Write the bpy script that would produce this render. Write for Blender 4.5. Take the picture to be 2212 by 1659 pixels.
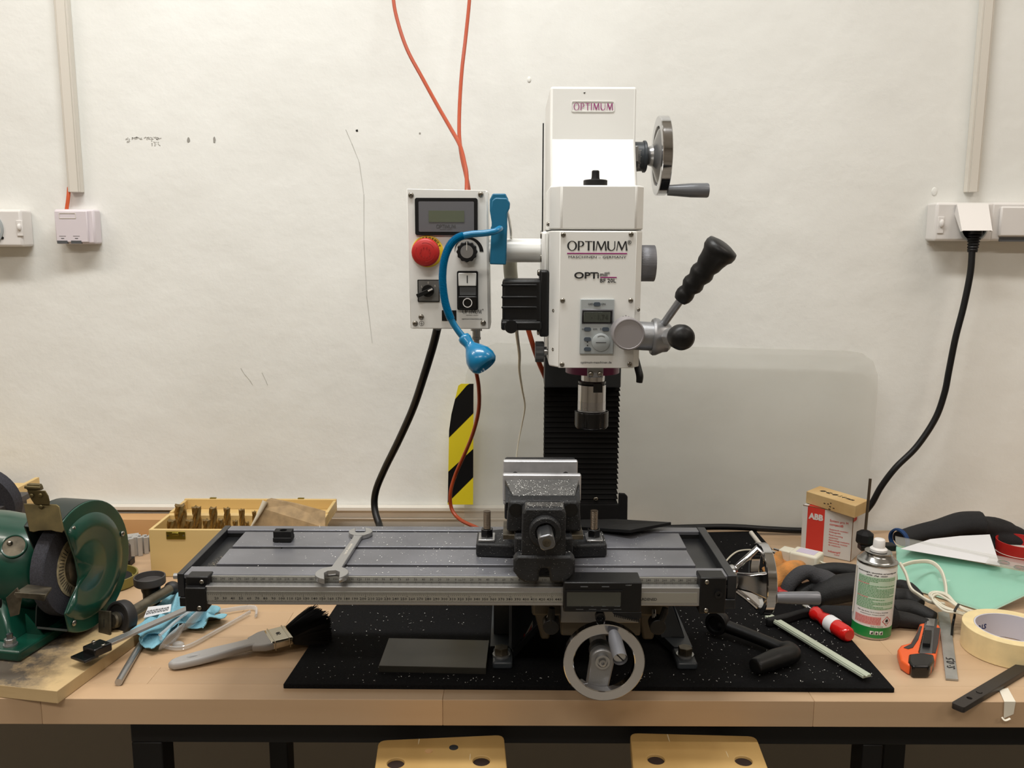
import bpy, bmesh, math, random
from mathutils import Vector, Matrix
random.seed(7)
for o in list(bpy.data.objects): bpy.data.objects.remove(o)
SC = bpy.context.scene; COL = SC.collection
PI = math.pi
# ------------------------------------------------ camera
FP, TH, RO, H = 1920.0, math.radians(9.3), math.radians(0.2), 0.60
_r0, _u0, _f0 = Vector((1,0,0)), Vector((0,math.sin(TH),math.cos(TH))), Vector((0,math.cos(TH),-math.sin(TH)))
_R = _r0*math.cos(RO)+_u0*math.sin(RO); _U = -_r0*math.sin(RO)+_u0*math.cos(RO)
cd = bpy.data.cameras.new('camera'); cam = bpy.data.objects.new('camera', cd); COL.objects.link(cam)
M = Matrix((( _R.x,_U.x,-_f0.x,0),(_R.y,_U.y,-_f0.y,0),(_R.z,_U.z,-_f0.z,H),(0,0,0,1)))
cam.matrix_world = M; cd.sensor_fit = 'HORIZONTAL'; cd.sensor_width = 36; cd.lens = 36*FP/2212; cd.clip_start = .02
SC.camera = cam
def _ray(px, py): return _R*((px-1106)/FP) + _U*(-(py-829.5)/FP) + _f0
def P(px, py, Y):
    r = _ray(px,py); t = Y/r.y; return Vector((r.x*t, Y, H+r.z*t))
def Q(px, py, Z):
    r = _ray(px,py); t = (Z-H)/r.z; return Vector((r.x*t, r.y*t, Z))
# ------------------------------------------------ light and exposure
SC.view_settings.view_transform = 'Standard'; SC.view_settings.look = 'None'
SC.view_settings.gamma = 1; SC.view_settings.use_curve_mapping = False; SC.view_settings.exposure = 0.44
w = bpy.data.worlds.new('world'); SC.world = w; w.use_nodes = True
w.node_tree.nodes['Background'].inputs[0].default_value = (.9,.88,.84,1); w.node_tree.nodes['Background'].inputs[1].default_value = .08
def area(name, loc, sx, sy, power, col):
    l = bpy.data.lights.new(name,'AREA'); l.shape='RECTANGLE'; l.size=sx; l.size_y=sy; l.energy=power; l.color=col
    o = bpy.data.objects.new(name,l); COL.objects.link(o); o.location = loc; return o
LAMPS = [('ceiling_lamp_light',(-.25,.95,2.02),1.25,.16,22,(1,.998,.975)),
         ('ceiling_lamp_light',(-1.95,.9,2.02),1.25,.16,13,(1,.91,.82)),
         ('ceiling_lamp_light',(1.75,.9,2.02),1.25,.16,10,(1,.9,.8)),
         ('ceiling_lamp_light',(-.3,-.9,2.02),1.25,.16,19,(1,.95,.88)),
         ('ceiling_lamp_light',(1.9,-.9,2.02),1.25,.16,10,(1,.9,.8)),
         ('ceiling_lamp_light',(-2.1,-.9,2.02),1.25,.16,10,(1,.9,.8))]
for a in LAMPS: area(*a)
# ------------------------------------------------ helpers
X3, Y3, Z3 = Vector((1,0,0)), Vector((0,1,0)), Vector((0,0,1))
WM = {}
def srgb(c):
    f = lambda v: ((v/255)/12.92 if v/255<=.04045 else ((v/255+.055)/1.055)**2.4)
    return (f(c[0]),f(c[1]),f(c[2]),1)
def tag(o, label=None, cat=None, group=None, kind=None):
    if label: o['label']=label
    if cat: o['category']=cat
    if group: o['group']=group
    if kind: o['kind']=kind
    return o
def thing(name, label, cat, loc=(0,0,0), rz=0, group=None):
    o = bpy.data.objects.new(name,None); COL.objects.link(o); o.empty_display_size=.02
    o.location=loc; o.rotation_euler=(0,0,rz)
    WM[o] = Matrix.Translation(Vector(loc)) @ Matrix.Rotation(rz,4,'Z')
    return tag(o,label,cat,group)
def basis(ax):
    ax = Vector(ax).normalized(); t = Z3 if abs(ax.z)<.9 else X3
    u = t.cross(ax).normalized(); return u, ax.cross(u), ax
def spline(pts, k=6):
    pts=[Vector(p) for p in pts]
    if len(pts)<3: return pts
    out=[]
    for i in range(len(pts)-1):
        p0=pts[max(i-1,0)];p1=pts[i];p2=pts[i+1];p3=pts[min(i+2,len(pts)-1)]
        for j in range(k):
            t=j/k; out.append(.5*((2*p1)+(p2-p0)*t+(2*p0-5*p1+4*p2-p3)*t*t+(3*p1-p0-3*p2+p3)*t**3))
    out.append(pts[-1]); return out
_tc={}
def curve_geo(key, make):
    if key not in _tc:
        c=make(); o=bpy.data.objects.new('t',c); m=o.to_mesh()
        _tc[key]=([v.co.copy() for v in m.vertices],[tuple(p.vertices) for p in m.polygons])
        o.to_mesh_clear(); bpy.data.objects.remove(o); bpy.data.curves.remove(c)
    return _tc[key]
def text_geo(s, bold=0, ext=.02, align='CENTER', res=2, shear=0):
    if 'M' in s: bold=min(bold,0)
    def mk():
        c=bpy.data.curves.new('t','FONT'); c.body=s; c.size=1; c.extrude=ext; c.offset=bold; c.align_x=align; c.align_y='CENTER'; c.resolution_u=res; c.shear=shear
        return c
    return curve_geo((s,bold,ext,align,res,shear),mk)
def plate_geo(contours, d, bev=0):
    def mk():
        c=bpy.data.curves.new('t','CURVE'); c.dimensions='2D'; c.fill_mode='BOTH'; c.extrude=max(d/2-bev,1e-6); c.bevel_depth=bev; c.bevel_resolution=1
        for ct in contours:
            s=c.splines.new('POLY'); s.points.add(len(ct)-1)
            for i,p in enumerate(ct): s.points[i].co=(p[0],p[1],0,1)
            s.use_cyclic_u=True
        return c
    return curve_geo(('plate',random.random()),mk)
def circ(cx,cy,r,n=24,ry=None,a0=0,a1=2*PI):
    ry=ry or r; k=n if abs(a1-a0-2*PI)<1e-6 else n-1
    return [(cx+r*math.cos(a0+(a1-a0)*i/k),cy+ry*math.sin(a0+(a1-a0)*i/k)) for i in range(n)]
def rrect(x0,y0,x1,y1,r,n=5):
    o=[]
    for cx,cy,a in ((x1-r,y1-r,0),(x0+r,y1-r,PI/2),(x0+r,y0+r,PI),(x1-r,y0+r,1.5*PI)):
        for i in range(n): t=a+PI/2*i/(n-1); o.append((cx+r*math.cos(t),cy+r*math.sin(t)))
    return o
class MB:
    def __init__(s): s.v=[]; s.f=[]
    def add(s,v,f):
        b=len(s.v); s.v+= [Vector(p) for p in v]; s.f+=[tuple(i+b for i in q) for q in f]; return s
    def box(s,x0,x1,y0,y1,z0,z1):
        v=[(x,y,z) for z in (z0,z1) for y in (y0,y1) for x in (x0,x1)]
        return s.add(v,[(0,2,3,1),(4,5,7,6),(0,1,5,4),(2,6,7,3),(0,4,6,2),(1,3,7,5)])
    def obox(s,c,U,V,N,a,b,d):
        c=Vector(c);U=Vector(U).normalized()*a/2;V=Vector(V).normalized()*b/2;N=Vector(N).normalized()*d/2
        v=[c+U*x+V*y+N*z for z in (-1,1) for y in (-1,1) for x in (-1,1)]
        return s.add(v,[(0,2,3,1),(4,5,7,6),(0,1,5,4),(2,6,7,3),(0,4,6,2),(1,3,7,5)])
    def bar(s,p0,p1,wd,ht,up=Z3):
        p0=Vector(p0);p1=Vector(p1);d=p1-p0;sd=d.cross(up).normalized();u=sd.cross(d).normalized()
        return s.obox((p0+p1)/2,d,sd,u,d.length,wd,ht)
    def prism(s,poly,o,U,V,d):
        o=Vector(o);U=Vector(U);V=Vector(V);N=U.cross(V).normalized()*d;n=len(poly)
        a=[o+U*p[0]+V*p[1] for p in poly]; v=a+[p+N for p in a]
        return s.add(v,[tuple(range(n-1,-1,-1)),tuple(range(n,2*n))]+[(i,(i+1)%n,(i+1)%n+n,i+n) for i in range(n)])
    def prism3(s,pts,N):
        pts=[Vector(p) for p in pts];N=Vector(N);n=len(pts);v=pts+[p+N for p in pts]
        return s.add(v,[tuple(range(n-1,-1,-1)),tuple(range(n,2*n))]+[(i,(i+1)%n,(i+1)%n+n,i+n) for i in range(n)])
    def lathe(s,prof,p,ax,n=32,closed=False):
        u,v,a=basis(ax);p=Vector(p);m=len(prof);vs=[]
        for r,h in prof:
            for i in range(n):
                t=2*PI*i/n; vs.append(p+a*h+(u*math.cos(t)+v*math.sin(t))*max(r,1e-5))
        fs=[]
        for j in range(m if closed else m-1):
            k=(j+1)%m
            for i in range(n): fs.append((j*n+i,j*n+(i+1)%n,k*n+(i+1)%n,k*n+i))
        if not closed: fs.append(tuple(range(n-1,-1,-1))); fs.append(tuple(range((m-1)*n,m*n)))
        return s.add(vs,fs)
    def cyl(s,p0,p1,r,r1=None,n=20):
        p0=Vector(p0);p1=Vector(p1); return s.lathe([(r,0),(r1 if r1 is not None else r,(p1-p0).length)],p0,p1-p0,n)
    def tube(s,pts,r,n=10,k=6,flat=1.0):
        P_=spline(pts,k) if k>1 else [Vector(p) for p in pts]
        m=len(P_); rr=(lambda t:r) if not isinstance(r,(list,tuple)) else (lambda t: r[min(int(t*(len(r)-1)),len(r)-2)]*(1-(t*(len(r)-1)-min(int(t*(len(r)-1)),len(r)-2)))+r[min(int(t*(len(r)-1)),len(r)-2)+1]*(t*(len(r)-1)-min(int(t*(len(r)-1)),len(r)-2)))
        d=(P_[1]-P_[0]).normalized();u,_,_=basis(d);vs=[]
        for i,p in enumerate(P_):
            d=(P_[min(i+1,m-1)]-P_[max(i-1,0)]).normalized(); u=(u-d*u.dot(d)).normalized(); v=d.cross(u)
            R=rr(i/(m-1))
            for j in range(n): t=2*PI*j/n; vs.append(p+u*math.cos(t)*R+v*math.sin(t)*R*flat)
        fs=[(i*n+j,i*n+(j+1)%n,(i+1)*n+(j+1)%n,(i+1)*n+j) for i in range(m-1) for j in range(n)]
        fs+= [tuple(range(n-1,-1,-1)),tuple(range((m-1)*n,m*n))]
        return s.add(vs,fs)
    def ell(s,c,r,U=X3,V=Y3,N=Z3,nu=16,nv=10):
        c=Vector(c);vs=[];U,V,N=Vector(U),Vector(V),Vector(N)
        for j in range(1,nv):
            ph=PI*j/nv
            for i in range(nu):
                t=2*PI*i/nu; vs.append(c+U*r[0]*math.sin(ph)*math.cos(t)+V*r[1]*math.sin(ph)*math.sin(t)+N*r[2]*math.cos(ph))
        vs+=[c+N*r[2],c-N*r[2]];a=len(vs)-2
        fs=[(j*nu+i,j*nu+(i+1)%nu,(j+1)*nu+(i+1)%nu,(j+1)*nu+i) for j in range(nv-2) for i in range(nu)]
        fs+=[(a,(i+1)%nu,i) for i in range(nu)]+[(a+1,(nv-2)*nu+i,(nv-2)*nu+(i+1)%nu) for i in range(nu)]
        return s.add(vs,fs)
    def text(s,t,o,U=X3,V=Z3,size=.01,sx=1,bold=0,align='CENTER',ext=.02,res=2,shear=0,wrap=None):
        vs,fs=text_geo(t,bold,ext,align,res,shear);o=Vector(o);U=Vector(U);V=Vector(V);N=U.cross(V).normalized()
        if wrap: return s.add([wrap(p.x*size*sx,p.y*size,p.z*size) for p in vs],fs)
        return s.add([o+U*p.x*size*sx+V*p.y*size+N*p.z*size for p in vs],fs)
    def plate(s,contours,o,U,V,d,bev=0):
        vs,fs=plate_geo(contours,d,bev);o=Vector(o);U=Vector(U);V=Vector(V);N=U.cross(V).normalized()
        return s.add([o+U*p.x+V*p.y+N*p.z for p in vs],fs)
    def build(s,name,mat,parent=None,bevel=0,smooth=35,world=True,label=None,cat=None,group=None,kind=None,mods=(),seg=2):
        vs=s.v
        if parent is not None:
            if world:
                iv=WM[parent].inverted(); vs=[iv@p for p in vs]
            W=WM[parent]
        else:
            x0,x1=min(p.x for p in vs),max(p.x for p in vs);y0,y1=min(p.y for p in vs),max(p.y for p in vs)
            o=Vector(((x0+x1)/2,(y0+y1)/2,min(p.z for p in vs))); W=Matrix.Translation(o); vs=[p-o for p in vs]
        me=bpy.data.meshes.new(name); me.from_pydata(vs,[],s.f); me.validate()
        bm=bmesh.new(); bm.from_mesh(me); bmesh.ops.recalc_face_normals(bm,faces=bm.faces); bm.to_mesh(me); bm.free()
        me.materials.append(mat)
        if smooth:
            me.polygons.foreach_set('use_smooth',[True]*len(me.polygons)); me.set_sharp_from_angle(angle=math.radians(smooth))
        ob=bpy.data.objects.new(name,me); COL.objects.link(ob)
        if parent is not None: ob.parent=parent
        else: ob.location=W.translation
        WM[ob]=W
        if bevel:
            b=ob.modifiers.new('bevel','BEVEL'); b.width=bevel; b.segments=seg; b.limit_method='ANGLE'; b.angle_limit=math.radians(40)
            if smooth: b.harden_normals=False
        for kind_,kw in mods:
            m=ob.modifiers.new(kind_.lower(),kind_)
            for a,b_ in kw.items(): setattr(m,a,b_)
        return tag(ob,label,cat,group,kind)
def copy_tree(o,parent=None):
    c=o.copy(); COL.objects.link(c); c.parent=parent; WM[c]=WM.get(o,Matrix())
    for ch in [h for h in o.children]: copy_tree(ch,c)
    return c
# ------------------------------------------------ materials (procedural)
def mat(name,c,rough=.5,metal=0,var=0,vs=20,bump=0,bs=200,c2=None,coat=0,alpha=None,trans=0,ior=1.45,stretch=None,objrand=0,spec=None,detail=4,emit=0,bd=.001):
    m=bpy.data.materials.new(name); m.use_nodes=True; nt=m.node_tree; N=nt.nodes; L=nt.links; b=N['Principled BSDF']
    b.inputs['Base Color'].default_value=srgb(c); b.inputs['Roughness'].default_value=rough; b.inputs['Metallic'].default_value=metal
    if coat: b.inputs['Coat Weight'].default_value=coat; b.inputs['Coat Roughness'].default_value=.08
    if trans: b.inputs['Transmission Weight'].default_value=trans; b.inputs['IOR'].default_value=ior
    if alpha is not None: b.inputs['Alpha'].default_value=alpha
    if spec is not None: b.inputs['Specular IOR Level'].default_value=spec
    if emit: b.inputs['Emission Color'].default_value=srgb(c); b.inputs['Emission Strength'].default_value=emit
    tc=N.new('ShaderNodeTexCoord'); mp=N.new('ShaderNodeMapping'); L.new(tc.outputs['Object'],mp.inputs[0])
    if stretch: mp.inputs['Scale'].default_value=stretch
    m['mp']=mp.name
    src=None
    if var or c2:
        n=N.new('ShaderNodeTexNoise'); n.inputs['Scale'].default_value=vs; n.inputs['Detail'].default_value=detail; L.new(mp.outputs[0],n.inputs['Vector'])
        r=N.new('ShaderNodeValToRGB'); k=var or .15
        r.color_ramp.elements[0].position=.32; r.color_ramp.elements[1].position=.68
        if c2: r.color_ramp.elements[0].color=srgb(c); r.color_ramp.elements[1].color=srgb(c2)
        else:
            r.color_ramp.elements[0].color=srgb([max(0,x*(1-k)) for x in c]); r.color_ramp.elements[1].color=srgb([min(255,x*(1+k)) for x in c])
        L.new(n.outputs['Fac'],r.inputs[0]); src=r.outputs[0]; L.new(src,b.inputs['Base Color'])
    if objrand:
        oi=N.new('ShaderNodeObjectInfo'); h=N.new('ShaderNodeHueSaturation'); mr=N.new('ShaderNodeMapRange')
        mr.inputs['To Min'].default_value=1-objrand; mr.inputs['To Max'].default_value=1+objrand*.6
        L.new(oi.outputs['Random'],mr.inputs['Value']); L.new(mr.outputs[0],h.inputs['Value'])
        if src: L.new(src,h.inputs['Color'])
        else: h.inputs['Color'].default_value=srgb(c)
        L.new(h.outputs[0],b.inputs['Base Color'])
    if bump:
        n2=N.new('ShaderNodeTexNoise'); n2.inputs['Scale'].default_value=bs; n2.inputs['Detail'].default_value=3; L.new(mp.outputs[0],n2.inputs['Vector'])
        bp=N.new('ShaderNodeBump'); bp.inputs['Strength'].default_value=bump; bp.inputs['Distance'].default_value=bd
        L.new(n2.outputs['Fac'],bp.inputs['Height']); L.new(bp.outputs[0],b.inputs['Normal'])
    return m
def add_specks(m,scale,thr,col,size=.25):
    """small pale flecks (dust, metal chips) over a base colour"""
    nt=m.node_tree;N=nt.nodes;L=nt.links;b=N['Principled BSDF'];mp=N[m['mp']]
    v=N.new('ShaderNodeTexVoronoi'); v.inputs['Scale'].default_value=scale; L.new(mp.outputs[0],v.inputs['Vector'])
    lt=N.new('ShaderNodeMath'); lt.operation='LESS_THAN'; lt.inputs[1].default_value=size; L.new(v.outputs['Distance'],lt.inputs[0])
    sp=N.new('ShaderNodeSeparateColor'); L.new(v.outputs['Color'],sp.inputs[0])
    g=N.new('ShaderNodeMath'); g.operation='GREATER_THAN'; g.inputs[1].default_value=thr; L.new(sp.outputs[0],g.inputs[0])
    mu=N.new('ShaderNodeMath'); mu.operation='MULTIPLY'; L.new(lt.outputs[0],mu.inputs[0]); L.new(g.outputs[0],mu.inputs[1])
    mx=N.new('ShaderNodeMix'); mx.data_type='RGBA'; mx.inputs['B'].default_value=srgb(col); L.new(mu.outputs[0],mx.inputs['Factor'])
    i=b.inputs['Base Color']
    if i.is_linked: L.new(i.links[0].from_socket,mx.inputs['A'])
    else: mx.inputs['A'].default_value=i.default_value
    L.new(mx.outputs['Result'],i)
    return m
def wall_mat():
    m=mat('wall_plaster',(226,221,212),.75,bump=0)
    nt=m.node_tree;N=nt.nodes;L=nt.links;b=N['Principled BSDF'];mp=N[m['mp']]
    def noise(sc,d=4,mapping=mp):
        n=N.new('ShaderNodeTexNoise'); n.inputs['Scale'].default_value=sc; n.inputs['Detail'].default_value=d; L.new(mapping.outputs[0],n.inputs['Vector']); return n
    a=noise(2.2,5); r=N.new('ShaderNodeValToRGB'); r.color_ramp.elements[0].position=.3; r.color_ramp.elements[1].position=.7
    r.color_ramp.elements[0].color=srgb((222,222,217)); r.color_ramp.elements[1].color=srgb((235,236,232)); L.new(a.outputs['Fac'],r.inputs[0]); L.new(r.outputs[0],b.inputs['Base Color'])
    n1=noise(9,6); n2=noise(60,3); n3=noise(500,2)
    mp2=N.new('ShaderNodeMapping'); mp2.inputs['Scale'].default_value=(1.2,1,2); mp2.inputs['Rotation'].default_value=(0,.9,0)
    L.new(N['Texture Coordinate'].outputs['Object'],mp2.inputs[0]); n4=noise(4,7,mp2)
    def ma(op,x,y):
        q=N.new('ShaderNodeMath'); q.operation=op
        for i,s_ in enumerate((x,y)):
            if isinstance(s_,(int,float)): q.inputs[i].default_value=s_
            else: L.new(s_,q.inputs[i])
        return q.outputs[0]
    h=ma('ADD',ma('MULTIPLY',n1.outputs['Fac'],1.0),ma('ADD',ma('MULTIPLY',n2.outputs['Fac'],.12),ma('ADD',ma('MULTIPLY',n3.outputs['Fac'],.03),ma('MULTIPLY',n4.outputs['Fac'],.8))))
    bp=N.new('ShaderNodeBump'); bp.inputs['Strength'].default_value=.6; bp.inputs['Distance'].default_value=.005; L.new(h,bp.inputs['Height']); L.new(bp.outputs[0],b.inputs['Normal'])
    return m
def wood(name,c,c2,axis=0,rough=.5,objrand=.0,bump=.15,sc=14,st=.06):
    s=[1,1,1]; s[axis]=st
    return mat(name,c,rough,c2=c2,vs=sc,stretch=tuple(s),bump=bump,bs=sc*12,objrand=objrand,detail=8)
W_=dict(
 wall=wall_mat(), floor=mat('floor_grey',(140,134,124),.6,var=.1,vs=4), ceil=mat('ceiling_white',(228,224,216),.9),
 beech=wood('beech',(202,174,142),(180,148,114),0,.42,.10,sc=7), plywood=wood('plywood',(196,172,120),(178,150,98),0,.5),
 cutbox=wood('pale_box_wood',(214,186,128),(203,173,113),0,.45,sc=8), wblock=wood('spruce',(216,188,136),(190,154,100),0,.6),
 stool=add_specks(wood('stool_plywood',(196,162,104),(174,140,84),1,.5,sc=9),130,.86,(222,206,172),.2), lath=wood('lath',(196,156,108),(180,138,90),0,.6),
 blackm=mat('black_steel',(12,11,11),.5,spec=.3), blackp=mat('black_plastic',(13,13,14),.42,bump=.1,bs=900,spec=.35), blackr=mat('black_rubber',(17,17,18),.65,bump=.2,bs=700,spec=.3),
 blackg=mat('black_gloss',(12,12,13),.22), mat=add_specks(mat('rubber_mat',(17,17,18),.9,var=.25,vs=300,bump=.8,bs=900,spec=.12),420,.975,(120,120,120),.13),
 white=mat('white_paint',(228,228,224),.32,bump=.04,bs=500), white2=mat('white_enamel_side',(222,222,218),.35), pvc=mat('pvc_white',(214,209,199),.45), pvcs=mat('socket_white',(220,217,214),.35), lilac=mat('pale_lilac_plastic',(214,206,211),.4),
 steel=mat('ground_steel',(128,130,134),.34,1,var=.06,vs=30), tabletop=add_specks(mat('table_steel',(112,113,119),.32,.35,var=.1,vs=9,bump=.05,bs=800),330,.97,(215,215,215),.16),
 tabledark=mat('oiled_dark_steel',(58,59,62),.35,.7,var=.15,vs=20), chrome=mat('chrome',(200,200,202),.1,1), satin=mat('satin_steel',(172,172,172),.27,.8), ali=mat('cast_aluminium',(150,151,153),.42,.8,bump=.15,bs=500),
 castgrey=mat('grey_casting',(50,55,60),.42,bump=.1,bs=300), castdark=add_specks(mat('black_cast_iron',(24,25,27),.55,.1,var=.25,vs=60,bump=.7,bs=500,spec=.45),620,.78,(150,150,148),.17),
 vsteel=add_specks(mat('chip_covered_steel',(66,65,63),.45,.2,var=.2,vs=40),600,.8,(225,225,220),.28), jaw=mat('jaw_steel',(172,172,174),.3,.35,var=.08,vs=40),
 slot=mat('slot_dark',(10,10,11),.7), scale=mat('scale_plate',(168,167,160),.35,.6), ink=mat('black_ink',(26,26,28),.6), inkg=mat('grey_ink',(70,70,70),.6),
 magenta=mat('magenta_ink',(146,40,112),.5), magp=mat('magenta_plastic',(110,24,74),.3), greyp=mat('grey_plastic',(160,166,167),.4), greyd=mat('dark_grey_plastic',(82,84,86),.45), silverp=mat('silver_plate',(118,119,124),.38,.5), lcd=mat('lcd',(92,98,82),.25), lcdd=mat('lcd_dark',(66,70,64),.2),
 blue=mat('blue_plastic',(2,112,158),.28,coat=.3), blueb=mat('blue_matt',(6,98,132),.45), orange=mat('orange_cable',(160,62,24),.42), orangec=mat('orange_cable_wall',(196,84,42),.45),
 red=mat('red_plastic',(178,32,30),.42), redg=mat('red_gloss',(204,26,24),.2,coat=.4), yellow=mat('yellow_plastic',(224,190,36),.45), 
 green=mat('grinder_green',(12,62,48),.3,coat=.25,var=.12,vs=12), greend=mat('grinder_dark',(24,36,33),.4), wheel=mat('abrasive_grey',(50,50,57),.9,var=.2,vs=500,bump=.9,bs=1200), label=mat('worn_label',(150,140,112),.7,var=.3,vs=60), brass=mat('dull_brass',(88,78,50),.42,.7,var=.2,vs=30),
 rest=mat('worn_plate',(92,86,74),.4,.7,var=.3,vs=40), gold=mat('gold_coating',(158,132,84),.3,.85,var=.1,vs=200), clasp=mat('brass_clasp',(160,148,70),.3,1), paper=mat('brown_paper',(150,126,92),.8,var=.1,vs=60), wpaper=mat('white_paper',(222,222,224),.7), 
 cloth=mat('blue_microfibre',(136,192,210),.95,bump=1,bs=700,bd=.002), clear=mat('clear_plastic',(205,208,210),.08,alpha=.42,coat=.5), acryl=mat('acrylic_sheet',(206,206,198),.12,alpha=.2), glassg=mat('green_glass',(110,200,168),.05,alpha=.2,coat=.3),
 grey=mat('handle_grey',(164,162,160),.45), bristle=mat('black_bristle',(16,15,15),.7), ferrule=mat('tin_ferrule',(190,184,168),.2,1),
 olive=mat('olive_plastic',(128,118,56),.4), knob=mat('knob_dark',(38,36,36),.55), knit=mat('dark_grey_knit',(62,62,65),.9,bump=1,bs=500), glove=mat('black_glove_coat',(22,22,23),.7,var=.15,vs=40,bump=.5,bs=400), glove2=mat('black_knit_glove',(24,24,26),.85,bump=.8,bs=800), bluerim=mat('blue_hem',(16,56,104),.7), ocloth=mat('orange_work_cloth',(222,146,74),.95,bump=1,bs=500,c2=(160,120,72),vs=40), 
 ycable=mat('white_cable',(222,218,200),.45), tape=mat('masking_tape',(228,208,158),.55,var=.03,vs=50), tapec=mat('tape_core',(196,196,208),.6), tapet=mat('torn_tape',(226,220,204),.7), card=mat('carton_white',(212,210,206),.6), cardr=mat('carton_red',(210,58,46),.55), cardb=mat('carton_edge',(120,90,60),.9), tin=mat('can_tin',(172,172,170),.22,1), canw=mat('can_white',(226,226,222),.3), cang=mat('can_green',(30,130,62),.3), canpg=mat('can_pale_green',(196,220,196),.35), txtg=mat('label_green_ink',(104,158,112),.5), txtr=mat('label_red_ink',(206,96,88),.5), knife=mat('knife_orange',(232,96,42),.4), knifed=mat('knife_dark',(56,50,48),.6), flatst=mat('flat_bar_steel',(166,166,162),.38,.5,var=.08,vs=30), barblk=mat('blackened_bar',(48,44,42),.4,.3), pgreen=mat('pale_green_profile',(182,190,172),.35), hol=mat('hole_dark',(40,24,18),.7), skinw=mat('hazard_yellow',(226,206,40),.4), chips=mat('metal_chip',(228,228,224),.4,.1), rod=mat('rusty_rod',(96,84,70),.4,.8), chalk=mat('chipped_plaster',(120,110,98),.95,var=.2,vs=200,bump=1,bs=300), scuff=mat('wall_scuff',(150,148,142),.9), beige=mat('beige_casting',(74,68,58),.5), bakelite=mat('grey_tray',(66,63,62),.55), screwm=mat('screw_head',(150,146,138),.25,1), aliex=mat('aluminium_extrusion',(184,184,182),.4,.5), warnred=mat('warning_red',(190,40,30),.5), profg=mat('dark_plate',(62,60,54),.3,.4,var=.06,vs=20))
m_=W_
def screw(mb_list,p,ax=(0,-1,0),r=.004,parent=None,name='screw'):
    p=Vector(p);ax=Vector(ax).normalized()
    a=MB().lathe([(r,0),(r,r*.3),(r*.75,r*.6),(r*.4,r*.65),(r*.35,r*.3),(0,r*.3)],p,ax,14).build(name,m_['screwm'],parent,smooth=50)
    return a
def shavings(name,region,n,parentless_label,s=.0022,cat='metal shavings',mate=None):
    mb=MB()
    for _ in range(n):
        p=region(); a=random.random()*2*PI; u=Vector((math.cos(a),math.sin(a),random.uniform(-.1,.3)))*s*random.uniform(.3,1.2); v=Vector((-math.sin(a),math.cos(a),random.uniform(0,.3)))*s*random.uniform(.12,.4)
        p=Vector(p)+Vector((0,0,.0003)); mb.add([p,p+u*.5+v+Z3*s*.2,p+u],[(0,1,2)]) if random.random()<.4 else mb.add([p,p+u,p+u+v,p+v],[(0,1,2,3)])
    return mb.build(name,mate or m_['chips'],smooth=0,label=parentless_label,cat=cat,kind='stuff')
# ================================================ SETTING
m_['roomw']=mat('room_wall_paint',(150,142,130),.8,var=.06,vs=3); YW=1.80; ZF=-.86; ZC=2.06
def st(name,mb,mt,**k): return mb.build(name,m_[mt],kind='structure',**k)
wall=st('wall_back',MB().box(-3,3,YW,YW+.1,ZF,ZC),'wall',smooth=0)
st('wall_left',MB().box(-3.1,-3,-3,YW,ZF,ZC),'roomw',smooth=0); st('wall_right',MB().box(3,3.1,-3,YW,ZF,ZC),'roomw',smooth=0)
st('wall_front',MB().box(-3,3,-3.1,-3,ZF,ZC),'roomw',smooth=0)
st('floor',MB().box(-3,3,-3,YW,ZF-.05,ZF),'floor',smooth=0); st('ceiling',MB().box(-3,3,-3,YW,ZC,ZC+.05),'ceil',smooth=0)
# wall marks: chipped plaster and scuffs, parts of the wall
def blob(px,py,rx,ry,seed,n=13,Y=YW-.0006,jag=.35):
    r=random.Random(seed); return [P(px+rx*math.cos(2*PI*i/n)*(1-jag*r.random()),py-ry*math.sin(2*PI*i/n)*(1-jag*r.random()),Y) for i in range(n)]
for nm,mt,px,py,rx,ry in (('plaster_hole','chalk',2104,340,12,12),('plaster_hole','chalk',58,515,10,13),('nail_hole','slot',771,282,3,3),('nail_hole','scuff',907,288,2.5,2.5),('scuff_mark','scuff',407,302,4,7),('scuff_mark','scuff',463,302,3,9)):
    MB().prism3(blob(px,py,rx,ry,px),(0,.0004,0)).build(nm,m_[mt],wall,smooth=0)
for px,py,rx,rz in ((2018,414,6,9),(2008,521,7,8),(1143,172,4,6)):
    c=P(px,py,YW); MB().ell((c.x,YW-.0002,c.z),(rx*.00095,.0022,rz*.00095)).build('plaster_blister',m_['wall'],wall,smooth=0)
sm=MB(); rr=random.Random(3)
for i in range(60): sm.prism3(blob(272+rr.random()*78,296+rr.random()*5,rr.uniform(.8,2.2),rr.uniform(.6,1.6),i,6),(0,.0004,0))
for i in range(16): sm.prism3(blob(326+rr.random()*20,302+rr.random()*14,rr.uniform(.8,1.8),rr.uniform(.8,2.4),i+90,6),(0,.0004,0))
for i in range(8): sm.prism3(blob(274+rr.random()*6,300+rr.random()*8,rr.uniform(.8,2),rr.uniform(.8,2.4),i+190,6),(0,.0004,0))
for pts in (((520,795),(528,808),(540,822),(546,832)),((566,805),(574,822),(578,832)),((747,280),(760,310),(776,350),(786,420),(786,520),(792,640),(804,740))):
    for a,b in zip(pts,pts[1:]):
        p,q=P(*a,YW-.0006),P(*b,YW-.0006); n=(q-p).cross(Y3).normalized()*.0006; sm.prism3([p+n,p-n,q-n*.4,q+n*.4],(0,.0004,0))
sm.build('scuff_mark',mat('faint_scuff',(186,184,178),.9),wall,smooth=0,kind='stuff')
# horizontal trunking low on the wall
z0=P(500,1117,YW).z; z1=P(500,1089,YW).z; xe=P(1150,1090,YW).x
t=MB().box(-1.6,xe,YW-.010,YW-.0005,z0+.0,z1-.010); t.box(-1.6,xe,YW-.02,YW-.0005,z1-.008,z1); t.box(-1.6,xe,YW-.012,YW-.0005,z0,z0+.003)
st('trim_1',t,'pvc',bevel=.001)
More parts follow.
